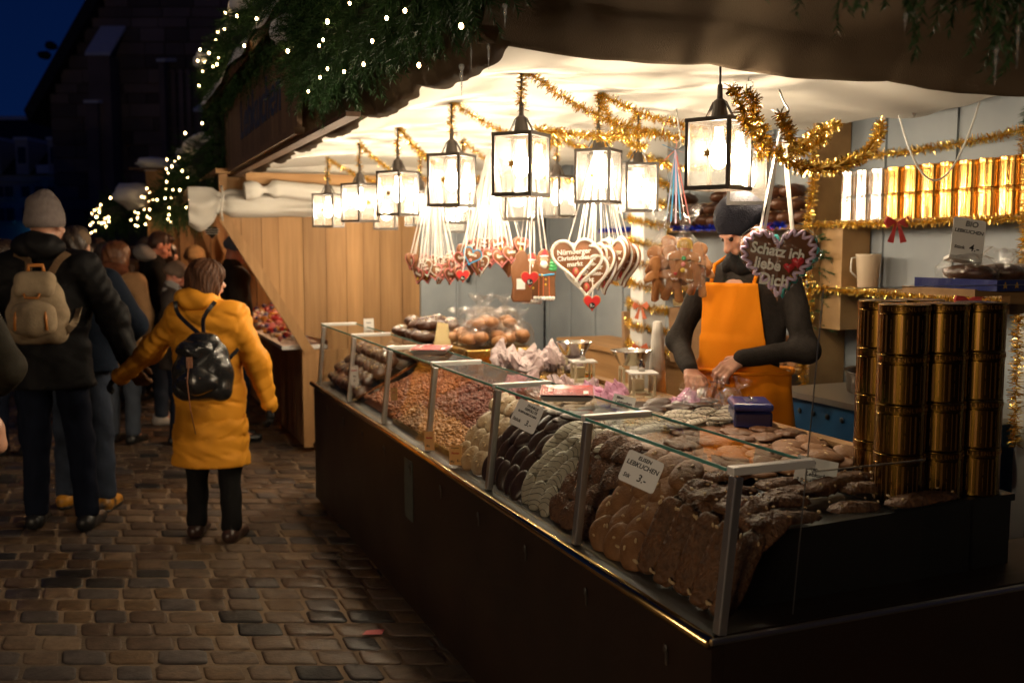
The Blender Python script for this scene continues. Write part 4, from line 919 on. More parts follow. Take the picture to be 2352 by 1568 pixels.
# chimney-like snowy post with fir beyond the garland, and dark stalls on the far side of the alley
def far_stalls():
    p = thing('snowy_kiosk', 'wooden post house with snow cap above the next stall garland', 'kiosk', tuple(cp(372, 784, 13.0).xy) + (0,), -YAW)
    k = 13 / FPX; z = lambda py: cp(1176, py, 13.0).z
    b = MB(); b.box((-0.10, -0.1, 1.2), (0.12, 0.5, z(392))); b.build('wooden_shaft', M['pine_plank'], p)
    s = MB(); s.ell((0.02, 0.1, z(378)), (0.30, 0.4, 0.10), 18, 10, nz=0.3, ns=2); s.build('snow_cap', M['snow'], p, smooth=True)
    r = MB(); r.box((-0.28, -0.2, z(392)), (0.3, 0.6, z(388))); r.build('roof', M['dark_wood'], p)
    s = MB(); s.ell((-0.3, 0.1, z(450)), (0.25, 0.5, 0.16), 16, 10, nz=0.35, ns=5); s.ell((0.28, 0.3, z(440)), (0.2, 0.5, 0.2), 16, 10, nz=0.35, ns=7); s.build('roof_snow', M['snow'], p, smooth=True)
    for i, (x, y, rz, w) in enumerate(((-5.6, 11.0, 0, 6.0), (-5.9, 19.0, 0, 6.5), (1.9, 17.5, 0, 5.0))):
        t = thing('dark_stall', ['unlit dark wooden stall at the left of the alley', 'farther dark stall across the alley', 'distant stall beyond the crowd on the right'][i], 'market stall', (x, y, 0))
        b = MB(); b.box((-0.6, -w / 2, 0), (1.0, w / 2, 0.95)); b.box((-0.9, -w / 2, 0), (-0.8, w / 2, 2.3)); b.box((-0.8, -w / 2, 0), (0.9, -w / 2 + .04, 2.2)); b.box((-0.8, w / 2 - .04, 0), (0.9, w / 2, 2.2)); b.build('body', M['dark_wood'], t)
        r = MB(); r.add([(-1.1, -w / 2 - .2, 2.2), (1.4, -w / 2 - .2, 2.2), (0.1, -w / 2 - .2, 3.0), (-1.1, w / 2 + .2, 2.2), (1.4, w / 2 + .2, 2.2), (0.1, w / 2 + .2, 3.0)], [(0, 1, 2), (5, 4, 3), (0, 2, 5, 3), (1, 4, 5, 2), (0, 3, 4, 1)]); r.build('roof', M['dark_wood'], t)
        sn = MB(); sn.add([(-1.15, -w / 2 - .2, 2.22), (0.1, -w / 2 - .2, 3.1), (1.45, -w / 2 - .2, 2.22), (-1.15, w / 2 + .2, 2.22), (0.1, w / 2 + .2, 3.1), (1.45, w / 2 + .2, 2.22)], [(0, 1, 4, 3), (1, 2, 5, 4), (0, 3, 5, 2), (0, 2, 1), (3, 4, 5)]); sn.build('roof_snow', M['snow'], t)
far_stalls()
# ================================================================ LEBKUCHEN AND OTHER GOODS IN THE CASE
M['dough'] = mat('gingerbread', (0.25, 0.108, 0.034), (0.16, 0.064, 0.020), rough=0.6, ns=18, bump=0.35, bs=90)
M['dough_dark'] = mat('dark_gingerbread', (0.17, 0.070, 0.024), (0.085, 0.034, 0.012), rough=0.55, ns=45, bump=1.0, bs=75)
M['choc'] = mat('dark_chocolate', (0.040, 0.018, 0.010), (0.025, 0.011, 0.007), rough=0.34, ns=9, bump=0.12, bs=40)
M['milk'] = mat('milk_chocolate', (0.19, 0.080, 0.032), (0.12, 0.050, 0.020), rough=0.42, ns=14, bump=0.6, bs=70)
M['nutty'] = mat('nut_crusted_chocolate', (0.17, 0.070, 0.028), (0.08, 0.032, 0.013), rough=0.5, ns=60, bump=1.0, bs=120)
M['glaze'] = mat('white_glaze', (0.44, 0.39, 0.30), (0.34, 0.29, 0.21), rough=0.42, ns=8, bump=0.2, bs=30)
M['sugar'] = mat('sugar_glaze', (0.27, 0.15, 0.07), (0.42, 0.30, 0.18), rough=0.4, ns=26, bump=0.4, bs=60)
M['almond'] = mat('peeled_almond', (0.56, 0.38, 0.20), (0.44, 0.28, 0.13), rough=0.5, ns=30)
M['loaf'] = mat('glossy_fruit_loaf', (0.085, 0.032, 0.014), (0.05, 0.018, 0.009), rough=0.28, ns=16, bump=0.5, bs=45)
M['roll'] = mat('golden_roll', (0.55, 0.27, 0.10), (0.40, 0.17, 0.06), rough=0.5, ns=12, bump=0.3, bs=40)
M['gold_foil'] = mat('gold_foil', (0.90, 0.62, 0.20), (0.75, 0.48, 0.14), rough=0.22, metal=1.0, ns=6, bump=0.8, bs=14)
M['orange_liner'] = mat('orange_cloth_liner', (0.62, 0.22, 0.04), (0.5, 0.16, 0.03), rough=0.7, ns=6, bump=0.4, bs=18)

def disc_mesh(a, b, h, seed, nz=0.10, flat=0.35, nu=22, nv=9, sq=1.0, fine=0.0):
    """pillow shaped cookie, underside flatter; sq<1 squares the outline"""
    m = MB(); vs = []; fs = []
    def P(i, j):
        an = 2 * math.pi * i / nu; ph = math.pi * j / nv
        c, s = math.cos(an), math.sin(an); r = math.sin(ph) ** 0.75
        x = math.copysign(abs(c) ** sq, c) * r; y = math.copysign(abs(s) ** sq, s) * r; z = math.cos(ph)
        k = 1 + nz * mnoise.noise(Vector((x * 1.4 + seed * 3.1, y * 1.4, seed)))
        zz = z * h * (1 if z > 0 else flat) * (1 + 0.8 * nz * mnoise.noise(Vector((x * 3, y * 3, seed + 9)))) + 0.25 * h * mnoise.noise(Vector((x * 1.1, y * 1.1, seed + 4)))
        v = Vector((x * a * k, y * b * k, zz))
        if fine: v += Vector((0, 0, 1)) * fine * mnoise.noise(Vector((x * 11, y * 11, seed))) + Vector((x * a, y * b, 0)).normalized() * fine * 0.7 * mnoise.noise(Vector((x * 9, y * 9, z * 3 + seed)))
        return v
    vs.append(P(0, 0))
    for j in range(1, nv):
        for i in range(nu): vs.append(P(i, j))
    vs.append(P(0, nv))
    for i in range(nu): fs.append((0, 1 + i, 1 + (i + 1) % nu))
    for j in range(nv - 2):
        for i in range(nu): q = 1 + j * nu; fs.append((q + i, q + nu + i, q + nu + (i + 1) % nu, q + (i + 1) % nu))
    q = 1 + (nv - 2) * nu
    for i in range(nu): fs.append((q + i, len(vs) - 1, q + (i + 1) % nu))
    m.add(vs, fs); return m
def almond_mesh(r=0.008):
    m = MB(); m.ell((0, 0, 0), (r, r * 0.6, r * 0.32), 10, 6); return m
def make_kind(name, m, a, b, h, label, group, seeds=(1, 2, 3), almonds=0, stripes=False, **k):
    out = []
    for s in seeds:
        o = disc_mesh(a, b, h, s, **k).build(name, m, smooth=True); tag(o, label, 'gingerbread', group)
        rnd = random.Random(s * 7)
        for i in range(almonds):
            if k.get('sq', 1) < 0.7: px, py = (a * 0.80 * (-1) ** i, b * 0.7 * (-1) ** (i // 2))
            else: an = 2 * math.pi * i / max(almonds, 1) + rnd.uniform(0, 2.2); rr_ = rnd.uniform(.25, .62); px, py = a * rr_ * math.cos(an), b * rr_ * math.sin(an)
            q = almond_mesh(rnd.uniform(0.0055, 0.0085)).build('almond', M['almond'], o, smooth=True, loc=(px, py, h * 0.90 + 0.001), rot=(rnd.uniform(-.15, .15), rnd.uniform(-.2, .2), rnd.uniform(0, 3)))
        if stripes:
            st = MB(); 
            for i in range(5):
                x0 = -a * 0.72 + i * a * 0.36 + rnd.uniform(-.004, .004); pts = []
                for t in np.linspace(-0.92, 0.92, 9):
                    x = x0 + 0.010 * math.sin(t * 2 + s); y = t * b * math.sqrt(max(0, 1 - (x / a) ** 2)); r2 = (x / a) ** 2 + (y / b) ** 2
                    cosph = math.sqrt(max(0.0, 1 - min(r2, 1) ** (1 / 0.75)))
                    pts.append((x, y, h * cosph * 1.02 + 0.0012))
                st.tube(pts, 0.0009, 4)
            st.build('icing_stripes', M['choc'], o)
        out.append(o)
    return out
class Placer:
    def __init__(s, protos): s.p = protos; s.used = set(); s.n = 0
    def put(s, loc, rot, label=None, scale=None):
        i = s.n % len(s.p); s.n += 1; q = s.p[i]
        if i not in s.used: s.used.add(i); q.location = loc; q.rotation_euler = rot; o = q
        else: o = copy_tree(q, loc=loc, rot=rot)
        if label: o['label'] = label
        if scale: o.scale = (scale,) * 3
        return o
def eul(normal, longdir):
    """euler so that local z = normal, local x ~ longdir"""
    z = Vector(normal).normalized(); x = Vector(longdir); x = (x - z * x.dot(z)).normalized(); y = z.cross(x)
    return Matrix((x, y, z)).transposed().to_euler()
rg = random.Random(21)
def jit(v, s=0.12): return (v[0] + rg.uniform(-s, s), v[1] + rg.uniform(-s, s), v[2] + rg.uniform(-s, s))

# risers the goods lie on
rb = MB()
rb.add([(1.31, 1.88, 0.757), (2.06, 1.88, 0.757), (2.06, 3.60, 0.757), (1.31, 3.60, 0.757), (1.44, 1.88, 0.93), (2.06, 1.88, 0.945), (2.06, 3.60, 0.965), (1.44, 3.60, 0.95)],
       [(0, 1, 5, 4), (1, 2, 6, 5), (2, 3, 7, 6), (3, 0, 4, 7), (4, 5, 6, 7), (3, 2, 1, 0)])
riser = rb.build('display_riser', M['black'], loc=(0, 0, 0.0)); tag(riser, 'black riser block under the heaped gingerbread in the near half of the case', 'display riser')
rb = MB(); rb.box((1.72, 3.62, 0.757), (2.06, 6.05, 0.95)); tag(rb.build('display_riser', M['orange_liner']), 'orange lined riser behind the roasted almonds', 'display riser')
rb = MB(); rb.box((1.55, 5.27, 0.757), (1.715, 6.05, 0.90)); tag(rb.build('display_riser', M['black']), 'black riser block under the glossy fruit loaves', 'display riser')
rb = MB(); rb.box((1.80, 1.84, 0.757), (2.06, 1.858, 0.94)); rb.box((1.36, 1.84, 0.757), (1.799, 1.858, 0.92)); 

G_AL = 'almond topped lebkuchen'; 
K = {}
K['bar'] = make_kind('lebkuchen_bar', M['dough_dark'], 0.105, 0.034, 0.014, 'x', 'long nut lebkuchen bars', (1, 2, 3, 4), almonds=4, sq=0.5, nz=0.10, fine=0.0045, nu=52, nv=18)
K['alm'] = make_kind('almond_lebkuchen', M['dough'], 0.056, 0.049, 0.014, 'x', 'brown lebkuchen topped with almonds', (5, 6, 7), almonds=3, nz=0.10)
K['nut'] = make_kind('nut_lebkuchen', M['nutty'], 0.052, 0.038, 0.014, 'x', 'nut crusted chocolate lebkuchen', (8, 9, 10), nz=0.2, fine=0.006, nu=34, nv=14)
K['mlk'] = make_kind('milk_chocolate_lebkuchen', M['milk'], 0.060, 0.042, 0.012, 'x', 'milk chocolate lebkuchen', (11, 12, 13), nz=0.16, fine=0.003, nu=28, nv=12)
K['wht'] = make_kind('white_glazed_lebkuchen', M['glaze'], 0.054, 0.029, 0.010, 'x', 'white glazed lebkuchen with dark stripes', (14, 15, 16), stripes=True, nz=0.08)
K['drk'] = make_kind('dark_chocolate_lebkuchen', M['choc'], 0.056, 0.033, 0.012, 'x', 'dark chocolate lebkuchen', (17, 18, 19), nz=0.10)
K['mix'] = make_kind('sugar_glazed_lebkuchen', M['sugar'], 0.050, 0.042, 0.012, 'x', 'sugar glazed lebkuchen', (20, 21, 22), almonds=2, nz=0.12, fine=0.002)
PL = {k: Placer(v) for k, v in K.items()}
# --- the steep front face behind the glass: rows leaning back
def front_face(kind, ya, yb, n, rows, mode, lab_low, lab_top):
    for r in range(rows):
        f = r / max(rows - 1, 1)
        for i in range(n):
            y = ya + (yb - ya) * (i + 0.5 + (0.25 if r % 2 else -0.25) * (0.6 if n > 1 else 0)) / n + rg.uniform(-.006, .006)
            x = 1.275 + 0.150 * f ** 1.1 + rg.uniform(-.006, .006); z = 0.800 + 0.190 * f
            if mode == 'round': nrm = (-1, -0.45, 0.55 + 0.9 * f); ld = (0.1, rg.uniform(-.6, .6), 1)
            elif mode == 'oval':
                nrm = (-1, -0.6, 0.40 + 0.8 * f); ld = (0.5 * f, -0.15 - 0.55 * f, 1.0)
            PL[kind].put((x, y, z), eul(jit(nrm, .14), jit(ld, .15)), lab_low if f < 0.5 else lab_top)
front_face('mix', 3.38, 3.62, 3, 4, 'round', 'sugar glazed lebkuchen low behind the glass beside the roasted almonds', 'sugar glazed lebkuchen high behind the glass beside the roasted almonds')
front_face('drk', 3.00, 3.36, 5, 4, 'oval', 'dark chocolate lebkuchen at the foot of the heap left of the white glazed ones', 'dark chocolate lebkuchen higher on the heap under the first price card')
front_face('wht', 2.77, 3.00, 3, 5, 'oval', 'white glazed lebkuchen with dark stripes standing at the foot of the heap', 'white glazed lebkuchen with dark stripes leaning diagonally on the heap')
front_face('nut', 2.50, 2.76, 3, 4, 'round', 'knobbly nut crusted lebkuchen low behind the glass right of the white ones', 'knobbly nut crusted lebkuchen higher behind the glass right of the white ones')
front_face('alm', 2.21, 2.47, 3, 5, 'round', 'almond topped lebkuchen in the braided row low behind the glass', 'almond topped lebkuchen high behind the glass under the large price card')
# long bars standing upright, overlapping like roof tiles
onames = ['at the glass corner post', 'second from the glass corner post', 'third from the glass corner post', 'fourth from the glass corner post', 'beside the almond lebkuchen']
for i in range(5):
    y = 1.832 + i * 0.083
    PL['bar'].put((1.302 + rg.uniform(-.004, .004), y, 0.858), eul(jit((-1, -0.60, 0.45), .10), (0.42, rg.uniform(-.10, .02), 1.0)), 'long upright nut bar ' + onames[i]).scale = (1.0, 0.98, 1.25)
    PL['bar'].put((1.395, y + 0.01, 0.948), eul(jit((-0.8, -0.5, 1.0), .10), (1.0, rg.uniform(-.1, .1), 0.75)), 'short nut bar tipped over the crest ' + onames[i]).scale = (0.62, 1.0, 1.25)
# bars lying flat on top, stretching to the right of the near end
barlab = 'nut bar lying flat on top of the near end heap'
for r, (x, y, a) in enumerate([(1.46, 1.868, 0.06), (1.67, 1.872, -0.06), (1.87, 1.862, 0.05), (1.43, 2.0, 0.05), (1.63, 2.02, -0.05), (1.80, 1.99, 0.02), (1.44, 2.09, 0.18), (1.62, 2.10, 0.0), (1.80, 2.08, -0.1), (1.52, 1.95, -0.2), (1.74, 2.03, 0.25), (1.50, 2.16, 0.15)]):
    PL['bar'].put((x, y, 0.962 + 0.012 * (r >= 9) + 0.004 * (r % 3) + (y - 1.9) * 0.05), (rg.uniform(-.06, .06), rg.uniform(-.05, .05), a),
                  ['flat nut bar at the front left corner of the near end', 'flat nut bar in the middle of the near end row', 'flat nut bar reaching in front of the golden tin columns'][r] if r < 3 else barlab)
# --- flat layers on the deck
def field(kind, ya, yb, xa, xb, z, dx, dy, lab, layers=1, long=(1, 0), tilt=0.12):
    for L_ in range(layers):
        y = ya + dy / 2 + (dy * 0.3 if L_ % 2 else 0)
        row = 0
        while y < yb:
            x = xa + dx / 2 + (dx / 2 if (row + L_) % 2 else 0)
            while x < xb:
                a = math.atan2(long[1], long[0]) + rg.uniform(-.45, .45)
                n = (rg.uniform(-tilt, tilt), -0.10 + rg.uniform(-tilt, tilt), 1)
                PL[kind].put((x + rg.uniform(-.008, .008), y + rg.uniform(-.006, .006), z + (x - 1.4) * 0.025 + L_ * 0.020 + rg.uniform(0, .006)), eul(n, (math.cos(a), math.sin(a), 0)), lab)
                x += dx
            y += dy; row += 1
field('alm', 2.22, 2.50, 1.44, 2.05, 0.955, 0.096, 0.082, 'almond topped lebkuchen lying flat between the nut bars and the milk chocolate ones', 2)
field('mlk', 2.50, 2.74, 1.42, 2.05, 0.965, 0.100, 0.075, 'milk chocolate lebkuchen lying flat behind the large price card', 2)
field('wht', 2.72, 2.97, 1.45, 2.05, 0.970, 0.098, 0.060, 'white glazed lebkuchen with dark stripes lying flat on the stacked top', 3)
field('drk', 2.96, 3.12, 1.42, 2.05, 0.975, 0.100, 0.062, 'dark chocolate lebkuchen lying flat on the stacked top', 3)
field('mix', 3.14, 3.40, 1.45, 2.05, 0.975, 0.100, 0.085, 'sugar glazed lebkuchen lying flat before the pink paper bags', 2)
field('mix', 3.40, 3.60, 1.40, 1.55, 0.955, 0.09, 0.075, 'sugar glazed lebkuchen stacked beside the roasted almonds', 2)
for i in range(10):   # short stacks at the upper edge of the face
    for k in range(3):
        PL['wht'].put((1.43 + 0.10 * (i % 2) + rg.uniform(-.01, .01), 2.69 + 0.055 * (i // 2), 0.93 + 0.026 * k), eul(jit((-0.15, -0.1, 1), .06), jit((1, 0.2, 0), .15)), 'white glazed lebkuchen in a short stack at the crest of the heap') if i < 8 else None

# ---- tins at the near end
def tin_lettering(parent, r, z, txt, size, m):
    g = []
    for i, ch in enumerate(txt):
        a = math.pi * 1.5 + (i - len(txt) / 2) * size * 0.78 / r
        text(ch, size, m, parent, ((r + .0004) * math.cos(a), (r + .0004) * math.sin(a), z), (R(90), 0, a + R(90)), ext=0.0003)
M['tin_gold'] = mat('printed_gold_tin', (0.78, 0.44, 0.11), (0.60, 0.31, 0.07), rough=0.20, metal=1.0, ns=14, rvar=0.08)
M['tin_print'] = mat('tin_brown_print', (0.26, 0.12, 0.03), rough=0.35, metal=0.7)
M['tin_silver'] = mat('silver_tin', (0.80, 0.77, 0.74), (0.6, 0.58, 0.56), rough=0.22, metal=1.0, ns=20, rvar=0.08)
def make_tin(r, h, m, label, group, letters=True):
    b = MB(); b.lathe([(r - .001, 0), (r, 0.001), (r, 0.003), (r, h * 0.795), (r, h * 0.80), (r - 0.0015, h * 0.80 + .001), (r - 0.0015, h * 0.82)], 40)
    t = b.build('tin', m, smooth=False); t.data.polygons.foreach_set('use_smooth', [True] * len(t.data.polygons)); tag(t, label, 'tin', group)
    l = MB(); l.lathe([(r - .0005, h * 0.812), (r + .0010, h * 0.815), (r + .0010, h * 0.825), (r + .0010, h * 0.965), (r + .0013, h * 0.975), (r + .0010, h * 0.985), (r - .001, h * 0.992), (r - .004, h * 0.992), (r * 0.9, h * 0.990)], 40); l.build('lid', m, t, smooth=True)
    p = MB()
    n = 30
    for i in range(n):
        a = 2 * math.pi * i / n; c, s = math.cos(a), math.sin(a); zz = h * 0.16 + h * 0.05 * math.sin(i * 2.3)
        w = r * (0.020, 0.045, 0.012)[i % 3]
        for z0, z1 in ((h * 0.04, h * 0.78),) if i % 3 < 2 else ((h * 0.12, h * 0.40), (h * 0.46, h * 0.70)):
            tx, ty = -s * w, c * w; q = r + 0.0006
            p.add([(c * q - tx, s * q - ty, z0), (c * q + tx, s * q + ty, z0), (c * q + tx, s * q + ty, z1), (c * q - tx, s * q - ty, z1)], [(0, 1, 2, 3)])
    p.build('printed_pattern', M['tin_print'], t)
    if letters: tin_lettering(t, r + 0.0018, h * 0.90, 'ELISENLEBKUCHEN', 0.014, M['tin_print'])
    return t
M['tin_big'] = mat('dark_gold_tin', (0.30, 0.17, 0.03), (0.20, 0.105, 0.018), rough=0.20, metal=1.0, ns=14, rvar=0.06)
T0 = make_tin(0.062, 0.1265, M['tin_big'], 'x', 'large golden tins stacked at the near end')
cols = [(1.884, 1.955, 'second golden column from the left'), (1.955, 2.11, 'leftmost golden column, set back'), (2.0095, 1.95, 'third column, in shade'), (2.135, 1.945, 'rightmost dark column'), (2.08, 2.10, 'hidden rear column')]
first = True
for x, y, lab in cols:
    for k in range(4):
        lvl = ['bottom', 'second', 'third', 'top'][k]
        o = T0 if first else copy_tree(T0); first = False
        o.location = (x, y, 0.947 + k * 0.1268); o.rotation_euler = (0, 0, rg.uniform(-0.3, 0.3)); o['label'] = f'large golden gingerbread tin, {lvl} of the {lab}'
bt = MB(); bt.box((1.81, 1.885, 0.928), (2.22, 2.18, 0.946)); bt.box((2.065, 1.89, 0.757), (2.21, 2.17, 0.927)); tag(bt.build('tin_board', M['black']), 'dark board under the columns of large golden tins', 'board')
# ---- tins on the wall shelf
TG = make_tin(0.049, 0.115, M['tin_gold'], 'x', 'gold tins on the wall shelf', False); TS = make_tin(0.049, 0.115, M['tin_silver'], 'x', 'silver tins on the wall shelf', False)
ug = us = False; ys = [3.79 - 0.1005 * i for i in range(16)]
for i, y in enumerate(ys):
    for k in range(2):
        silver = i < 3 or i in (11, 12)
        if silver: o = TS if not us else copy_tree(TS); us = True
        else: o = TG if not ug else copy_tree(TG); ug = True
        o.location = (3.30, y, 1.716 + k * 0.1155); o.rotation_euler = (0, 0, rg.uniform(-.4, .4))
        nm = ['first', 'second', 'third', 'fourth', 'fifth', 'sixth', 'seventh', 'eighth', 'ninth', 'tenth', 'eleventh', 'twelfth', 'thirteenth', 'fourteenth', 'fifteenth', 'sixteenth'][i]
        o['label'] = f'{"silver" if silver else "gold"} tin on the wall shelf, {"upper" if k else "lower"} row, {nm} from the left'

# ---- roasted almonds and nuts (uncountable)
def nut_heap(x0, x1, y0, y1, n, m, label, seed, z0=0.762, rise=0.20, r=(0.011, 0.007, 0.006)):
    rs = np.random.RandomState(seed)
    base = MB(); base.ell((0, 0, 0), r, 6, 4); bv = np.array(base.v); bf = base.f
    quads = [f for f in bf]; Vs = []; Fs = []; k = 0
    for _ in range(n):
        u, v = rs.rand(2); x = x0 + (x1 - x0) * u; y = y0 + (y1 - y0) * v
        z = z0 + rise * ((x - 1.27) / 0.48) ** 0.9 + 0.022 * math.sin(v * math.pi) + rs.uniform(-0.004, 0.010) + 0.018 * mnoise.noise(Vector((x * 9, y * 9, seed)))
        A = np.array(Matrix.Rotation(rs.rand() * 6.3, 3, 'Z') @ Matrix.Rotation(rs.rand() * 3, 3, 'X')); Vs.append(bv @ A.T * rs.uniform(.8, 1.25) + (x, y, z))
        for f in bf: Fs.append(tuple(q + k for q in f))
        k += len(bv)
    me = bpy.data.meshes.new('nuts'); me.from_pydata([tuple(v) for v in np.vstack(Vs)], [], Fs); me.polygons.foreach_set('use_smooth', [True] * len(me.polygons)); me.materials.append(m); me.update()
    o = bpy.data.objects.new('roasted_nuts', me); COL.objects.link(o); tag(o, label, 'roasted nuts', kind='stuff')
    b = MB(); b.add([(x0, y0, z0 - .004), (x1, y0, z0 - .004), (x1, y1, z0 - .004), (x0, y1, z0 - .004), (x0, y0, z0 + .0), (x1, y0, z0 + rise * ((x1 - 1.27) / 0.48) ** .9 - .006), (x1, y1, z0 + rise * ((x1 - 1.27) / .48) ** .9 - .006), (x0, y1, z0)],
                    [(0, 1, 5, 4), (1, 2, 6, 5), (2, 3, 7, 6), (3, 0, 4, 7), (4, 5, 6, 7), (3, 2, 1, 0)])
    q = b.build('heap_bed', m, o)
nut1 = mat('caramel_almonds', (0.36, 0.12, 0.035), (0.24, 0.07, 0.022), rough=0.38, island=0.3, ns=30, bump=0.4, bs=200)
nut2 = mat('dark_red_almonds', (0.20, 0.055, 0.03), (0.13, 0.035, 0.02), rough=0.42, island=0.3, ns=30, bump=0.4, bs=200)
nut3 = mat('pale_roasted_nuts', (0.42, 0.21, 0.085), (0.30, 0.14, 0.055), rough=0.45, island=0.3, ns=30)
nut_heap(1.29, 1.72, 4.58, 5.22, 3200, nut1, 'caramel brown roasted almonds heaped in the middle of the case', 1)
nut_heap(1.40, 1.74, 3.66, 4.56, 3300, nut2, 'dark red roasted almonds heaped beside the caramel ones', 2)
nut_heap(1.27, 1.398, 3.64, 4.56, 1500, nut3, 'pale cashew-like nuts in the tray at the front of the almonds', 3)
tr = MB(); tr.box((1.262, 3.64, 0.757), (1.268, 4.56, 0.785)); tr.box((1.399, 3.66, 0.76), (1.403, 4.56, 0.83)); tag(tr.build('nut_tray', M['brass']), 'low brass tray holding the pale nuts behind the glass', 'tray')
lin = MB(); V, F = sheet(lambda u, v: (1.715 - 0.015 * math.sin(v * 40), 3.63 + 1.6 * v, 0.93 + 0.10 * u + 0.01 * noise2(u * 3, v * 30)), 4, 60)
o = npmesh('liner_cloth', V, F, M['orange_liner'], smooth=True); tag(o, 'orange cloth lining standing up behind the roasted almonds', 'cloth')

# ---- dark fruit loaves
def make_loaf(seed):
    b = MB(); b.ell((0, 0, 0), (0.085, 0.048, 0.036), 20, 12, nz=0.22, ns=seed); o = b.build('fruit_loaf', M['loaf'], smooth=True); tag(o, 'x', 'fruit loaf', 'glossy dark fruit loaves')
    rnd = random.Random(seed)
    for i in range(6):
        a = rnd.uniform(-.7, .7); c = rnd.uniform(-.7, .7)
        almond_mesh(0.008).build('almond', M['almond'], o, smooth=True, loc=(0.085 * .75 * a, 0.048 * .7 * c, 0.037 * math.sqrt(max(0.1, 1 - (a * .75) ** 2 - (c * .7) ** 2))), rot=(-c * .7, a * .6, rnd.uniform(0, 3)))
    return o
PLF = Placer([make_loaf(s) for s in (3, 5, 8)])
for r in range(4):
    for i in range(7):
        PLF.put((1.31 + 0.055 * r, 5.33 + i * 0.112 + (0.05 if r % 2 else 0), 0.80 + 0.055 * r), (rg.uniform(-.2, .2), rg.uniform(-.4, .1), R(70) + rg.uniform(-.5, .5)), 'glossy dark fruit loaf in the far end of the glass case' if r < 2 else 'glossy dark fruit loaf on the slope at the far end of the case')
for L_ in range(4):
    for i in range(6 - L_):
        for j in range(3 if L_ < 3 else 2):
            PLF.put((1.62 + j * 0.13 + 0.05 * (L_ % 2), 5.05 + i * 0.155 + L_ * 0.07, 0.985 + 0.058 * L_), (rg.uniform(-.2, .2), rg.uniform(-.2, .2), rg.uniform(0, 3)), ['glossy dark fruit loaf at the base of the tall heap by the plank wall', 'glossy dark fruit loaf in the second layer of the tall heap', 'glossy dark fruit loaf high in the tall heap', 'glossy dark fruit loaf on top of the tall heap'][L_])
# loaves on wall shelf
for k in range(3):
    for i in range(14 - k):
        if k == 2 and 5 < i < 8: continue
        PLF.put((3.26, 4.06 + i * 0.125 + 0.05 * k, 1.742 + 0.066 * k), (0, rg.uniform(-.1, .1), R(10) + rg.uniform(-.2, .2)), 'dark fruit loaf stacked on the upper wall shelf')
# ---- bagged golden rolls on gold box
gb = MB(); gb.box((1.66, 4.62, 0.951), (2.05, 5.04, 1.085), Matrix.Identity(4)); o = gb.build('gold_box', M['gold_foil'], bevel=0.01); tag(o, 'gold foil covered box carrying the bagged golden rolls', 'box')
gb = MB(); gb.box((1.70, 3.98, 0.951), (2.05, 4.50, 1.03)); tag(gb.build('gold_box', M['gold_foil'], bevel=0.01), 'gold foil covered tray stand under the white paper bags', 'box')
def crinkle(parent_or_none, c, r, h, seed, name='cellophane_bag', m=None, n=14, tuft=True):
    """clear crinkled bag with a flared tuft"""
    V = []; F = []; prof = [(0.75, 0.0), (1.0, 0.08), (1.02, 0.35), (0.80, 0.55), (0.25, 0.68), (0.14, 0.72), (0.30, 0.82), (0.55, 0.93), (0.75, 1.0)]
    if not tuft: prof = [(0.75, 0.0), (1.0, 0.08), (1.05, 0.5), (0.8, 0.85), (0.4, 1.0)]
    rs = random.Random(seed)
    for j, (q, z) in enumerate(prof):
        for i in range(n):
            a = 2 * math.pi * i / n; k = 1 + (0.28 if z > 0.6 else 0.14) * (1 if i % 2 else -1) * rs.uniform(0.2, 1)
            V.append((r * q * k * math.cos(a), r * q * k * math.sin(a), h * z + (rs.uniform(-.03, .03) * h * 2.2 if z > 0.9 else 0)))
    for j in range(len(prof) - 1):
        for i in range(n): F.append((j * n + i, j * n + (i + 1) % n, (j + 1) * n + (i + 1) % n, (j + 1) * n + i))
    b = MB(); b.add(V, F); return b.build(name, m or M['cello'], parent_or_none, loc=c)
def rolls_bag(loc, seed, label):
    t = thing('bag_of_rolls', label, 'bag', loc, group='clear bags of golden rolls'); rs = random.Random(seed)
    for k in range(3):
        a = k * 2.1 + seed; b = MB(); b.ell((0, 0, 0), (0.042, 0.042, 0.028), 14, 8, nz=0.15, ns=seed + k)
        b.build('roll', M['roll'], t, smooth=True, loc=(0.035 * math.cos(a), 0.035 * math.sin(a), 0.03 + 0.012 * k))
    crinkle(t, (0, 0, 0), 0.075, 0.19, seed)
places = [(1.74, 4.70), (1.76, 4.83), (1.74, 4.96), (1.88, 4.70), (1.90, 4.84), (1.88, 4.97), (2.0, 4.76), (2.01, 4.91)]
for i, (x, y) in enumerate(places):
    rolls_bag((x, y, 1.087), i + 1, 'clear tufted bag of golden rolls at the front of the gold foil box' if i < 3 else 'clear tufted bag of golden rolls farther back on the gold foil box')
for i, (x, y) in enumerate([(1.82, 4.77), (1.83, 4.9), (1.95, 4.83)]): rolls_bag((x, y, 1.155), i + 20, ['clear bag of rolls on top of the pile, nearest the white bags', 'clear bag of rolls on top of the pile, nearest the dark loaves', 'clear bag of rolls on top of the pile, at the back'][i])
pc = MB(); pc.add([(0, 0, 0), (0.09, 0, 0), (0.075, 0.02, 0.11), (0.02, 0.02, 0.12), (0, .003, 0), (0.09, .003, 0), (0.075, 0.023, 0.11), (0.02, 0.023, 0.12)], [(0, 1, 2, 3), (7, 6, 5, 4), (0, 4, 5, 1), (1, 5, 6, 2), (2, 6, 7, 3), (3, 7, 4, 0)])
tag(pc.build('cream_price_card', mat('cream_card', (0.75, 0.6, 0.3), rough=0.5), loc=(1.60, 4.96, 1.08), rot=(0, 0, -YAW)), 'cream card wedged between the dark loaves and the bagged rolls', 'price card')
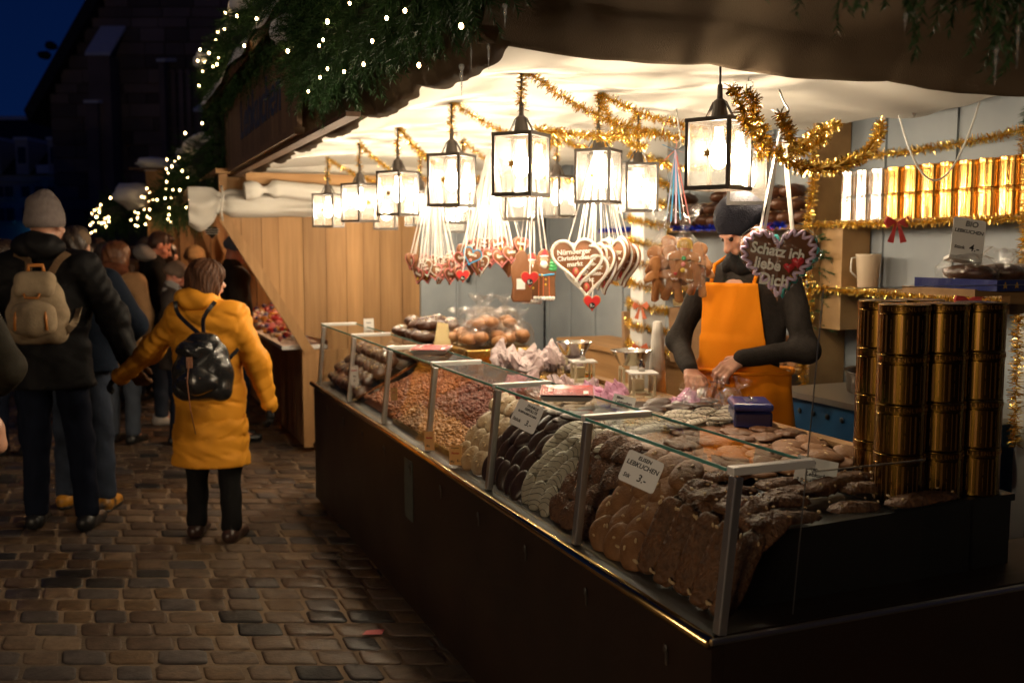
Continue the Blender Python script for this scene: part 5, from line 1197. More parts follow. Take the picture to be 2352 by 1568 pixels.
# ---- twisted paper bags (white and pink)
M['white_bag'] = mat('pale_pink_paper', (0.66, 0.55, 0.54), (0.55, 0.43, 0.44), rough=0.7, ns=30)
M['pink_bag'] = mat('pink_paper_bag', (0.70, 0.28, 0.30), (0.60, 0.22, 0.25), rough=0.7, ns=30)
M['rose_bag'] = mat('pale_rose_paper', (0.72, 0.38, 0.55), (0.6, 0.30, 0.46), rough=0.7, ns=30)
def paper_bag(loc, seed, m, label, group, s=1.0):
    rs = random.Random(seed); nu, nv = 13, 9; b = MB(); b.ell((0, 0, 0), (0.050 * s, 0.036 * s, 0.028 * s), nu, nv)
    V = []
    for v in b.v:
        v = Vector(v); k = 1 + rs.uniform(-.22, .22); tw = max(0, v.x / (0.05 * s) - 0.35); v = Vector((v.x * (1.0 + 0.25 * tw) * k, v.y * k * (1 - 0.75 * min(tw, .6)) , v.z * k * (1 + 0.5 * tw) + 0.035 * tw * s)); V.append(v)
    b.v = [tuple(v) for v in V]; o = b.build('paper_bag', m, loc=loc, rot=(rs.uniform(-.5, .5), rs.uniform(-.9, .1), rs.uniform(0, 6.28)))
    return tag(o, label, 'paper bag', group)
for i in range(22):
    paper_bag((1.76 + 0.12 * (i % 3) + rg.uniform(-.02, .02), 4.04 + 0.062 * (i // 3), 1.055 + (0.035 if i % 4 == 1 else 0)), i, M['white_bag'], 'twisted pale paper bag of almonds on the gold foil stand', 'pale paper bags on the gold stand')
for i in range(26):
    pk = i % 3 == 0 and i > 12
    paper_bag((1.62 + 0.10 * (i % 3) + rg.uniform(-.02, .02), 3.48 + 0.058 * (i // 3), 0.99 + (0.03 if i % 4 == 1 else 0)), i + 50, M['pink_bag'] if pk else M['white_bag'], 'twisted salmon pink paper bag behind the glass shelf' if pk else 'twisted pale paper bag in the row behind the glass shelf', 'paper bags behind the glass shelf')
for i, (x, y) in enumerate([(1.74, 3.42), (1.80, 3.36), (1.86, 3.40), (1.79, 3.44), (1.93, 3.10), (1.98, 3.14), (1.96, 3.05)]):
    paper_bag((x, y, 1.02), i + 90, M['rose_bag'], 'pale rose paper bag lying before the front scale' if i < 4 else 'pale rose paper bag lying by the cash box', 'pale rose paper bags')
for i, (x, y) in enumerate([(1.99, 3.0), (2.02, 2.93), (1.94, 2.97)]):
    o = crinkle(None, (x, y, 1.02), 0.05, 0.13, i + 70); tag(o, ['crumpled clear bag left of the cash box', 'crumpled clear bag leaning at the apron', 'crumpled clear bag on the sugar glazed lebkuchen'][i], 'bag', 'crumpled clear bags')
    o.rotation_euler = (0.5, 0.4 * i, i)

# ---- scales
M['cream_iron'] = mat('cream_enamel', (0.62, 0.55, 0.38), (0.5, 0.43, 0.28), rough=0.45, ns=20)
def make_scale(loc, rz, label):
    t = thing('shop_scale', label, 'scale', loc, rz, 'cream shop scales with steel bowls')
    b = MB(); b.box((-0.16, -0.05, 0), (0.16, 0.05, 0.025)); b.box((-0.012, -0.03, 0.026), (0.012, 0.03, 0.075)); b.build('base', M['cream_iron'], t, bevel=0.004)
    for sx in (-1, 1):
        f = MB()
        for sy in (-1, 1):
            for q in (-.045, .045): f.box((sx * 0.105 + q - .005, sy * 0.04 - .005, 0.026), (sx * 0.105 + q + .005, sy * 0.04 + .005, 0.10))
            f.box((sx * 0.105 - .049, sy * 0.04 - .004, 0.101), (sx * 0.105 + .049, sy * 0.04 + .004, 0.109))
        f.build('pan_frame', M['cream_iron'], t)
    p = MB(); p.box((-0.16, -0.055, 0.110), (-0.05, 0.055, 0.116)); p.build('weight_plate', M['white_paint'], t)
    w = MB(); w.lathe([(0.012, 0.1165), (0.012, 0.145), (0.006, 0.150), (0.009, 0.160), (0.004, 0.164)], 14, Matrix.Translation((-0.10, 0, 0))); w.build('weight', M['steel'], t, smooth=True)
    bo = MB(); th = 0.0015
    prof = [(0.045, 0.118), (0.052, 0.121), (0.082, 0.175), (0.088, 0.178), (0.083, 0.179), (0.079, 0.176), (0.050, 0.124)]
    bo.lathe(prof, 8 * 4, Matrix.Translation((0.10, 0, 0))); bo.build('bowl', M['steel'], t, smooth=True)
make_scale((1.96, 3.98, 0.985), R(75), 'shop scale with steel bowl standing farther from the seller')
make_scale((1.97, 3.47, 0.995), R(72), 'shop scale with steel bowl right beside the hand of the seller')
rb = MB(); rb.box((1.80, 3.61, 0.951), (2.06, 3.97, 0.98)); tag(rb.build('scale_board', M['tan_board']), 'wooden board carrying the farther scale', 'board')
# stack of white pointed paper cones
for i in range(9):
    c = MB(); c.lathe([(0.040 - i * 0.0004, 0), (0.034, 0.10), (0.024, 0.25), (0.018, 0.30), (0.014, 0.302)], 14)
    if i < 1:
        o = c.build('paper_cone_stack', mat('white_paper_cones', (0.74, 0.70, 0.64), (0.6, 0.56, 0.5), rough=0.8, ns=3, stretch=(60, 60, 0.3)), loc=(2.13, 3.58, 0.985), smooth=True); tag(o, 'tall stack of white pointed paper bags beside the column', 'paper stack')
# cash box
cbm = mat('blue_enamel', (0.02, 0.03, 0.16), rough=0.28, coat=0.4)
t = thing('cash_box', 'small dark blue cash box with carrying handle at the apron', 'cash box', (1.99, 2.74, 1.005), R(62))
b = MB(); b.box((-0.085, -0.062, 0), (0.085, 0.062, 0.055)); b.build('box_body', cbm, t, bevel=0.008)
b = MB(); b.box((-0.088, -0.065, 0.0555), (0.088, 0.065, 0.082)); b.build('lid', cbm, t, bevel=0.010)
b = MB(); b.box((-0.04, -0.02, 0.0825), (0.04, 0.02, 0.0835)); b.build('handle_recess', mat('blue_dark', (0.01, 0.015, 0.08), rough=0.5), t)
b = MB(); b.tube([(-0.03, 0.0, 0.0838), (-0.028, -0.002, 0.091), (0.028, -0.002, 0.091), (0.03, 0.0, 0.0838)], 0.003, 6); b.build('handle', M['steel'], t, smooth=True)
# change trays on the glass
M['tray_red'] = mat('red_plastic', (0.72, 0.07, 0.07), rough=0.25, coat=0.6)
def change_tray(loc, rz, label):
    t = thing('change_tray', label, 'tray', loc, rz, 'red change trays on the glass top')
    b = MB(); b.add([(-.10, -.07, 0), (.10, -.07, 0), (.10, .07, 0), (-.10, .07, 0), (-.115, -.085, .016), (.115, -.085, .016), (.115, .085, .016), (-.115, .085, .016)], [(0, 1, 5, 4), (1, 2, 6, 5), (2, 3, 7, 6), (3, 0, 4, 7), (3, 2, 1, 0), (4, 5, 6, 7)])
    b.build('tray_base', mat('grey_clear_plastic', (0.35, 0.33, 0.32), rough=0.3), t)
    b = MB(); b.add([(-.113, -.083, .017), (.113, -.083, .017), (.113, .083, .017), (-.113, .083, .017), (-.05, -.04, .0125), (.05, -.04, .0125), (.05, .04, .0125), (-.05, .04, .0125)], [(0, 1, 5, 4), (1, 2, 6, 5), (2, 3, 7, 6), (3, 0, 4, 7), (4, 5, 6, 7)])
    b.v = [(x, y, z + 0.0012 + (0.003 if abs(x) > .1 else 0.004)) for x, y, z in b.v]; b.build('red_insert', M['tray_red'], t)
    text('Sparkasse', 0.034, M['white_icing'], t, (0.02, 0.055, 0.0215), (R(-6), 0, 0), ext=0.0002)
    w = MB(); w.box((-.085, -.068, .0212), (-.02, -.052, .0218)); w.build('white_mark', M['white_icing'], t)
change_tray((1.36, 2.84, 1.121), R(64), 'red change tray with white lettering on the nearer glass top')
change_tray((1.37, 4.28, 1.121), R(64), 'red change tray with white lettering on the farther glass top')
# ================================================================ PRICE CARDS
def card(loc, rot, w, h, lines, label, m='paper', extra=None, base=False, ink='ink', rounded=True):
    t = thing('price_card', label, 'price card', loc, rot=rot)
    b = MB(); r = 0.008 if rounded else 0.001; pts = []
    for cx_, cy_, a0 in ((w / 2 - r, h / 2 - r, 0), (-w / 2 + r, h / 2 - r, 90), (-w / 2 + r, -h / 2 + r, 180), (w / 2 - r, -h / 2 + r, 270)):
        for k in range(4): a = R(a0 + k * 30); pts.append((cx_ + r * math.cos(a), cy_ + r * math.sin(a)))
    n = len(pts); b.add([(x, y, -0.001) for x, y in pts] + [(x, y, 0.0) for x, y in pts], [tuple(range(n - 1, -1, -1)), tuple(range(n, 2 * n))] + [(i, (i + 1) % n, n + (i + 1) % n, n + i) for i in range(n)])
    b.build('card', M[m] if isinstance(m, str) else m, t)
    for (txt, size, x, y, kk) in lines: text(txt, size, M[kk or ink], t, (x, y, 0.0004), (0, 0, 0), ext=0.0002, off=0.0004, shear=0.15)
    if base: q = MB(); q.box((-w / 2 - .01, -h / 2 - .012, -.02), (w / 2 - .01, -h / 2 - .001, .02)); q.build('card_foot', M['white_paint'], t)
    return t
def faceA(tilt=0, roll=0, yaw=0):     # card facing back along the camera heading
    return (Matrix.Rotation(-YAW + R(yaw), 3, 'Z') @ Matrix.Rotation(R(90 - tilt), 3, 'X') @ Matrix.Rotation(R(roll), 3, 'Z')).to_euler()
card(cp(1472, 1082, 2.40) , faceA(20, -14, -35), 0.105, 0.080, [('ELISEN', 0.013, 0, 0.028, None), ('LEBKUCHEN', 0.0165, 0, 0.011, None), ('Stk', 0.015, -0.033, -0.022, None), ('3.-', 0.026, 0.010, -0.018, None)], 'large handwritten price card on the near almond lebkuchen')
card(cp(1209, 955, 3.02), faceA(20, -16, -35), 0.100, 0.085, [('DUNKLE', 0.011, 0.01, 0.031, None), ('GEFÜLLTE', 0.011, 0.008, 0.019, None), ('ELISENLEBKUCHEN', 0.0085, 0, 0.006, None), ('Stück', 0.014, -0.028, -0.022, None), ('3.-', 0.024, 0.018, -0.020, None)], 'handwritten price card with lamp glare over the dark chocolate lebkuchen')
card(cp(1873, 1090, 2.55), faceA(12, -10, -10), 0.105, 0.085, [('Weiße', 0.016, -0.026, 0.030, None), ('Elisen-', 0.013, -0.01, 0.014, None), ('Lebkuchen', 0.015, 0.008, -0.001, None), ('3 Stück', 0.014, -0.026, -0.020, None), ('9.-', 0.018, 0.010, -0.022, None), ('€', 0.010, 0.028, -0.024, None)], 'printed price card with red candle picture among the flat nut bars', rounded=False)
t = bpy.data.objects[-1] if False else None
cnd = MB(); pc_ = cp(1893, 1100, 2.545)
card(cp(1432, 925, 3.25), faceA(25, -12, -10), 0.075, 0.05, [('Elisen', 0.010, -0.015, 0.015, None), ('Lebkuchen', 0.013, 0.0, 0.0, None), ('Stück 1.90', 0.009, 0, -0.014, None)], 'small printed card behind the glass top before the sugar glazed lebkuchen', rounded=False)
card(cp(2224, 548, 3.02), faceA(14, -10, 0), 0.098, 0.125, [('BIO', 0.024, 0.006, 0.045, None), ('LEBKUCHEN', 0.0155, 0, 0.021, None), ('Stück', 0.014, -0.024, -0.030, None), ('4.-', 0.030, 0.020, -0.028, None)], 'upright handwritten organic lebkuchen card on the star-ribboned tray', base=True)
orange = mat('orange_card', (0.80, 0.42, 0.16), rough=0.5)
card(cp(986, 1012, 3.95), faceA(5, 8, -45), 0.06, 0.075, [('Mandeln', 0.011, 0, 0.012, 'ink_red'), ('100 g', 0.010, -0.01, -0.02, None)], 'tall orange price card at the front of the pale nuts', m=orange, rounded=False)
card(cp(1046, 1045, 3.75), faceA(5, 6, -40), 0.065, 0.075, [('frisch gebrannte', 0.006, 0, 0.028, None), ('Mandeln', 0.012, 0, 0.008, 'ink_red'), ('100 g', 0.010, -0.018, -0.024, None), ('6.-', 0.016, 0.016, -0.020, None)], 'orange price card beside the glass post by the sugar glazed lebkuchen', m=orange, rounded=False)
card(cp(905, 905, 4.65), faceA(5, 8, -45), 0.05, 0.06, [('Nüsse', 0.010, 0, 0.008, 'ink_red')], 'small faded orange card in the left end of the almonds', m=orange, rounded=False)
card(cp(814, 862, 5.2), faceA(5, 10, -40), 0.06, 0.10, [('Früchtebrot', 0.009, 0, 0.026, 'ink_red'), ('100 g', 0.010, 0, -0.004, None), ('2.-', 0.018, 0, -0.026, None)], 'white price card leaning on the dark fruit loaves', rounded=False)
card(cp(847, 745, 5.9), faceA(5, 3, 0), 0.06, 0.07, [('Früchte', 0.009, 0, 0.01, None)], 'pale card at the far end before the plank wall', rounded=False)

# ================================================================ HANGING GINGERBREAD HEARTS
def solid_outline(pts, d, b=None, M_=None, bev=0.2):
    """extruded outline in xz plane with rounded rim, thickness d along y"""
    b = b or MB(); n = len(pts); cx_ = sum(p[0] for p in pts) / n; cz_ = sum(p[1] for p in pts) / n
    rings = [(0.0, -d / 2), (0.93, -d / 2), (0.985, -d * .32), (1.0, 0), (0.985, d * .32), (0.93, d / 2), (0.0, d / 2)]
    V = []; F = []
    V.append((cx_, -d / 2, cz_))
    for s, y in rings[1:-1]:
        for x, z in pts: V.append((cx_ + (x - cx_) * s, y, cz_ + (z - cz_) * s))
    V.append((cx_, d / 2, cz_)); k = len(rings) - 2
    for i in range(n): F.append((0, 1 + i, 1 + (i + 1) % n))
    for j in range(k - 1):
        for i in range(n): a = 1 + j * n; F.append((a + i, a + n + i, a + n + (i + 1) % n, a + (i + 1) % n))
    a = 1 + (k - 1) * n
    for i in range(n): F.append((a + i, len(V) - 1, a + (i + 1) % n))
    if M_ is not None: V = [M_ @ Vector(v) for v in V]
    b.add(V, F); return b
def piping(pts, r, y, amp=0.0, squash=0.7, n_per=1.0, inset=0.94):
    """blobs of icing along an outline; amp>0 gives the ruffled zigzag"""
    b = MB(); P = [Vector((x * inset, y, z * inset)) for x, z in pts]; P.append(P[0]); L_ = 0; 
    if amp:
        path = []; K_ = int(sum((P[i + 1] - P[i]).length for i in range(len(P) - 1)) / (r * 0.42)); acc = [0]
        for i in range(len(P) - 1): acc.append(acc[-1] + (P[i + 1] - P[i]).length)
        for k in range(K_):
            s = acc[-1] * k / K_; i = max(j for j in range(len(acc)) if acc[j] <= s); i = min(i, len(P) - 2)
            t = (s - acc[i]) / max(acc[i + 1] - acc[i], 1e-6); p = P[i].lerp(P[i + 1], t); c = Vector((0, y, 0)); o = (p - c).normalized()
            path.append(p + o * amp * math.sin(k * 2 * math.pi / 7.0) + Vector((0, -0.002 * math.cos(k * 2 * math.pi / 3.5), 0)))
        b.tube(path, r * 0.55, 6); return b
    acc = 0; step = r * 1.25 * n_per
    for i in range(len(P) - 1):
        d = P[i + 1] - P[i]; 
        while acc < d.length: b.ell(P[i] + d * (acc / d.length), (r, r * squash, r), 6, 4); acc += step
        acc -= d.length
    return b
def ribbon(parent, a, b_, m, w=0.006, name='ribbon'):
    a, b_ = Vector(a), Vector(b_); b = MB(); mid = a.lerp(b_, 0.5) + Vector((random.uniform(-.004, .004), random.uniform(-.004, .004), 0))
    s = Vector((math.cos(random.uniform(-1, 1)), math.sin(random.uniform(-1, 1)), 0)).normalized() * w / 2
    tt = Vector((-s.y, s.x, 0)).normalized() * 0.0004
    V = []
    for p in (a, mid, b_): V += [p - s - tt, p + s - tt, p + s + tt, p - s + tt]
    F = [(3, 2, 1, 0), (8, 9, 10, 11)]
    for j in (0, 4):
        for i in range(4): F.append((j + i, j + (i + 1) % 4, j + 4 + (i + 1) % 4, j + 4 + i))
    b.add(V, F); return b.build(name, m, parent)
M['ribbon'] = mat('white_satin_ribbon', (0.80, 0.76, 0.72), rough=0.35, sheen=0.3)
M['lilac'] = mat('lilac_icing', (0.72, 0.56, 0.76), rough=0.35, sss=0.1)
M['turq'] = mat('turquoise_icing', (0.08, 0.55, 0.55), rough=0.35)
M['pink_icing'] = mat('pink_icing', (0.75, 0.22, 0.22), (0.8, 0.32, 0.3), rough=0.4, ns=30)
M['blue_icing'] = mat('blue_icing', (0.05, 0.38, 0.70), rough=0.4)
M['red_icing'] = mat('red_icing', (0.62, 0.05, 0.06), rough=0.3, coat=0.4)
M['yellow_icing'] = mat('yellow_icing', (0.80, 0.55, 0.06), rough=0.4)
M['green_icing'] = mat('green_icing', (0.05, 0.38, 0.12), rough=0.4)
M['orange_icing'] = mat('orange_line_icing', (0.85, 0.20, 0.06), rough=0.4)
def star(parent, c, r, m, y=0.001):
    b = MB(); P = []
    for i in range(10): q = r if i % 2 == 0 else r * 0.5; a = math.pi * i / 5; P.append((c[0] + q * math.sin(a), c[1] + q * math.cos(a)))
    b.add([(x, y, z) for x, z in P] + [(x, y + 0.003, z) for x, z in P], [tuple(range(10)), tuple(range(19, 9, -1))] + [(i, i + 10, (i + 1) % 10 + 10, (i + 1) % 10) for i in range(10)]); b.build('icing_star', m, parent)
def dot(parent, c, r, m, y, sx=1.0, name='icing_dot'):
    b = MB(); b.ell((c[0], y, c[1]), (r * sx, r * 0.35, r), 12, 8); b.build(name, m, parent, smooth=True)
def small_heart(parent, c, w, m, y, d=0.006, name='icing_heart'):
    P = [(x + c[0], z + c[1]) for x, z in heart_outline(w, 20)]; b = solid_outline(P, d, M_=Matrix.Translation((0, y, 0))); b.build(name, m, parent, smooth=True)
# ---- the big lilac heart and the turquoise one behind it
def big_heart(loc, rz, bord, txt, label, w=0.235):
    t = thing('gingerbread_heart', label, 'gingerbread heart', loc, rz)
    P = heart_outline(w, 64); solid_outline(P, 0.022).build('biscuit', M['dough_plain'], t, smooth=True)
    piping(P, 0.0098, -0.0135, amp=0.0105, inset=0.90).build('icing_border', bord, t, smooth=True)
    if txt:
        text('Schatz ich', 0.047, M['white_icing'], t, (-0.002, -0.0155, 0.040), (R(90), R(10), 0), ext=0.0030, off=0.0017, sx=0.88)
        text('liebe', 0.047, M['white_icing'], t, (-0.032, -0.0155, 0.000), (R(90), R(10), 0), ext=0.0030, off=0.0017, sx=0.92)
        text('Dich', 0.050, M['white_icing'], t, (-0.012, -0.0155, -0.050), (R(90), R(8), 0), ext=0.0030, off=0.0017, sx=0.95)
        small_heart(t, (0.034, -0.012), 0.036, M['red_icing'], -0.014, 0.012); small_heart(t, (0.060, 0.004), 0.040, M['red_icing'], -0.0145, 0.013)
        star(t, (0.038, -0.042), 0.009, M['yellow_icing'], -0.014); star(t, (0.052, -0.034), 0.009, M['yellow_icing'], -0.014); star(t, (0.057, -0.026), 0.007, M['yellow_icing'], -0.014)
    hull = solid_outline([(x * 1.07, z * 1.07) for x, z in P], 0.050); hull.v = [tuple(Vector(v) + Vector((0, 0.004 * mnoise.noise(Vector(v) * 35), 0.003 * mnoise.noise(Vector(v) * 50)))) for v in hull.v]
    hull.build('cellophane', M['cello_soft'], t)
    return t
M['dough_plain'] = mat('brown_heart_biscuit', (0.20, 0.080, 0.034), (0.15, 0.058, 0.025), rough=0.5, ns=9, bump=0.15, bs=60)
M['cello_soft'] = film('cellophane_soft', (1, 1, 1), gloss=0.015, rough=0.12, bump=0.5, bs=16)
hc = cp(1787, 607, 3.15)
big = big_heart(hc, -YAW + R(-14), M['lilac'], True, 'large gingerbread heart with lilac ruffle, white love writing and two red hearts')
tq = big_heart(hc + Vector((0.066, 0.058, -0.003)), -YAW + R(-22), M['turq'], False, 'gingerbread heart with turquoise ruffle half hidden behind the lilac one', 0.225)
hook = cp(1797, 272, 3.12)
iv = big.matrix_world
bpy.context.view_layer.update()
mi = big.matrix_world.inverted()
for s in (-1, 1):
    ribbon(big, (s * 0.050 - 0.01, -0.004, 0.088), mi @ hook, M['ribbon'], 0.009); ribbon(big, (s * 0.046, -0.002, 0.088), mi @ (hook + Vector((.004, 0, 0))), M['ribbon'], 0.009)
ribbon(big, mi @ hook, mi @ (hook + Vector((-0.04, 0, 0.025))), M['ribbon'], 0.008); ribbon(big, mi @ hook, mi @ (hook + Vector((-0.045, 0, -0.005))), M['ribbon'], 0.008)
def s_hook(c, top, label, r=0.003):
    c, top = Vector(c), Vector(top); b = MB(); o = Vector((0.022, 0, 0))
    pts = [top, top.lerp(c, 0.45) + o * 0.6, c + o * 1.0 + Vector((0, 0, 0.03)), c + o * 0.8 + Vector((0, 0, 0.008)), c, c - o * 0.6 + Vector((0, 0, 0.01)), c - o * 0.9 + Vector((0, 0, 0.028))]
    b.tube([Vector(p) - c for p in [tuple(q) for q in polyline(pts, 0.01)]], r, 7); tag(b.build('wire_hook', M['steel_dull'], loc=tuple(c), smooth=True), label, 'hook', 'wire hooks under the ceiling')
s_hook(hook, cp(1790, 206, 3.12), 'bent wire hook carrying the two big hearts')
# ---- white-piped hearts in a fanned bunch
def med_heart(w, bord, txt_lines, label, group, deco='egg'):
    t = thing('gingerbread_heart', label, 'gingerbread heart', (0, 0, 0), group=group)
    P = heart_outline(w, 48); solid_outline(P, 0.014).build('biscuit', M['heart_brown'], t, smooth=True)
    piping(P, w * 0.036, -0.008, inset=0.93).build('icing_border', bord, t, smooth=True)
    for s_, size, x, z in txt_lines: text(s_, size, M['white_icing'], t, (x, -0.0085, z), (R(90), 0, 0), ext=0.001, off=0.0007)
    return t
M['heart_brown'] = mat('gingerbread_heart_brown', (0.27, 0.115, 0.045), (0.20, 0.08, 0.03), rough=0.5, ns=10, bump=0.15, bs=70)
wh = med_heart(0.205, M['white_icing'], [('Nürnberger', 0.030, 0, 0.040), ('Christkindles-', 0.026, 0, 0.014), ('markt', 0.028, 0, -0.012)], 'x', 'white-piped gingerbread hearts in one bunch')
dot(wh, (0.0, -0.045), 0.019, M['red_icing'], -0.0075, 0.7, 'icing_picture'); dot(wh, (0.0, -0.045), 0.012, M['roll'], -0.0115, 0.7, 'icing_figure')
for c in ((-0.035, -0.035), (0.033, -0.038), (-0.008, -0.076)): star(wh, c, 0.007, M['yellow_icing'], -0.0095)
wr = thing('gingerbread_heart', 'x', 'gingerbread heart', (0, 0, 0), group='white-piped gingerbread hearts in one bunch')   # plain backs
ctr = cp(1375, 600, 4.25); hk2 = Vector((ctr.x, ctr.y, 2.06))
nmw = ['front white-piped heart with three lines of white writing', 'second white-piped heart, tucked just behind the lettered one', 'third white-piped heart of the left fan', 'low white-piped heart with its tip at the red price tag', 'fifth white-piped heart, seen almost edge on', 'white-piped heart in the middle of the bunch, turned right', 'white-piped heart showing its plain brown side', 'eighth white-piped heart, right of the middle', 'ninth white-piped heart, high on the right', 'rightmost but one white-piped heart', 'rightmost white-piped heart of the bunch']
offs = [(-0.105, -0.02, 0.0, 8), (-0.075, 0.01, -0.02, -25), (-0.055, 0.04, -0.035, -35), (-0.05, 0.0, -0.065, -20), (-0.02, 0.05, -0.02, -50), (0.0, 0.02, -0.03, -45), (0.03, 0.05, -0.05, -60), (0.06, 0.02, 0.0, -58), (0.08, 0.04, 0.01, -62), (0.105, 0.06, -0.01, -65), (0.125, 0.08, -0.02, -60)]
rgt = Vector((math.cos(YAW), -math.sin(YAW), 0)); fwv = Vector((math.sin(YAW), math.cos(YAW), 0))
def place_heart(proto, used, c, a, b_, dz, rz, label, hookp, w, tilt=0, rm='ribbon'):
    o = proto if not used else copy_tree(proto)
    loc = c + rgt * a + fwv * b_ + Vector((0, 0, dz)); o.location = loc; o.rotation_euler = (0, R(tilt), -YAW + R(rz)); o['label'] = label
    bpy.context.view_layer.update(); mi_ = o.matrix_world.inverted()
    for s in (-1, 1): ribbon(o, (s * w * 0.10, 0, w * 0.40), mi_ @ (Vector(hookp) + Vector((random.uniform(-.012, .012), random.uniform(-.012, .012), 0))), M[rm], 0.0055)
    return o
proto_children = None
def bunch_hearts(proto, c, hookp, offs, names, w):
    protos = proto
    # copies are taken before ribbons are attached
    objs = [protos] + [copy_tree(protos) for _ in range(len(offs) - 1)]
    for o, (a, b_, dz, rz), lab in zip(objs, offs, names):
        loc = c + rgt * a + fwv * b_ + Vector((0, 0, dz)); o.location = loc; o.rotation_euler = (random.uniform(-.06, .06), random.uniform(-.10, .10), -YAW + R(rz)); o['label'] = lab
    bpy.context.view_layer.update()
    for o in objs:
        mi_ = o.matrix_world.inverted()
        for s in (-1, 1): ribbon(o, (s * w * 0.10, 0, w * 0.40), mi_ @ (Vector(hookp) + Vector((random.uniform(-.012, .012), random.uniform(-.012, .012), 0))), M['ribbon'], 0.0055)
bunch_hearts(wh, ctr, hk2, offs, nmw, 0.205)
bpy.data.objects.remove(wr)
# ---- small hearts in two bunches
def small_hearts(c, hookp, n, rows, seed, group, where, spread):
    rs = random.Random(seed)
    pa = med_heart(0.098, M['pink_icing'], [('Spatzl', 0.020, 0, 0.016), ], 'x', group); dot(pa, (0, -0.016), 0.008, M['pink_icing'], -0.008)
    pb = med_heart(0.098, M['pink_icing'], [('Schatzi', 0.020, 0, 0.014), ], 'x', group); dot(pb, (0, -0.014), 0.009, M['yellow_icing'], -0.008)
    pe = med_heart(0.098, M['white_icing'], [('Mein', 0.017, 0, 0.020), ('Herz', 0.017, 0, 0.002)], 'x', group); small_heart(pe, (0, -0.022), 0.018, M['red_icing'], -0.008)
    kinds = [pa, pb, pe]; names = ['pink-rimmed small heart with pink dot', 'pink-rimmed small heart with yellow dot', 'white-rimmed small heart with red heart']
    objs = []; used = [False] * 3
    for i in range(n):
        k = rs.choice([0, 1, 1, 2, 0]) if i > 2 else i
        o = kinds[k] if not used[k] else copy_tree(kinds[k]); 
        objs.append((o, k, used[k])); used[k] = True
    for i, (o, k, _) in enumerate(objs):
        a = spread[0] * rs.uniform(-1, 1) if i > 6 else spread[0] * (-1 + 2 * i / 6.0) ; b_ = spread[1] * rs.uniform(-1, 1) if i > 6 else -spread[1]; dz = spread[2] * rs.uniform(-1, 1)
        o.location = c + rgt * a + fwv * b_ + Vector((0, 0, dz)); rz = a / spread[0] * 45 + rs.uniform(-25, 25) + (0 if i < 10 else rs.uniform(-90, 90))
        o.rotation_euler = (rs.uniform(-.1, .1), rs.uniform(-.3, .3), -YAW + R(rz)); o['label'] = names[k] + where + (', at the front of the bunch' if i <= 6 else ', deeper inside the bunch')
    bpy.context.view_layer.update()
    for o, k, u in objs:
        mi_ = o.matrix_world.inverted()
        for s in (-1, 1): ribbon(o, (s * 0.012, 0, 0.038), mi_ @ (Vector(hookp) + Vector((random.uniform(-.02, .02), random.uniform(-.02, .02), 0))), M['ribbon'], 0.0055)
c1 = cp(1000, 612, 5.5); small_hearts(c1, Vector((c1.x, c1.y, 2.08)), 22, 3, 1, 'small gingerbread hearts in the left bunch', ' in the left bunch', (0.125, 0.07, 0.055))
c2 = cp(1130, 590, 5.15); small_hearts(c2, Vector((c2.x, c2.y, 2.08)), 26, 3, 2, 'small gingerbread hearts in the right bunch', ' in the right bunch', (0.145, 0.08, 0.06))
bh = med_heart(0.10, M['blue_icing'], [('Spatz', 0.021, 0, 0.014)], 'small heart with bright blue rim at the left front of the right bunch', 'small gingerbread hearts in the right bunch'); dot(bh, (0, -0.016), 0.008, M['pink_icing'], -0.008)
bh.location = cp(1083, 590, 4.98); bh.rotation_euler = (0, R(20), -YAW); bpy.context.view_layer.update()
for s in (-1, 1): ribbon(bh, (s * 0.012, 0, 0.038), bh.matrix_world.inverted() @ Vector((c2.x, c2.y, 2.08)), M['ribbon'], 0.0055)
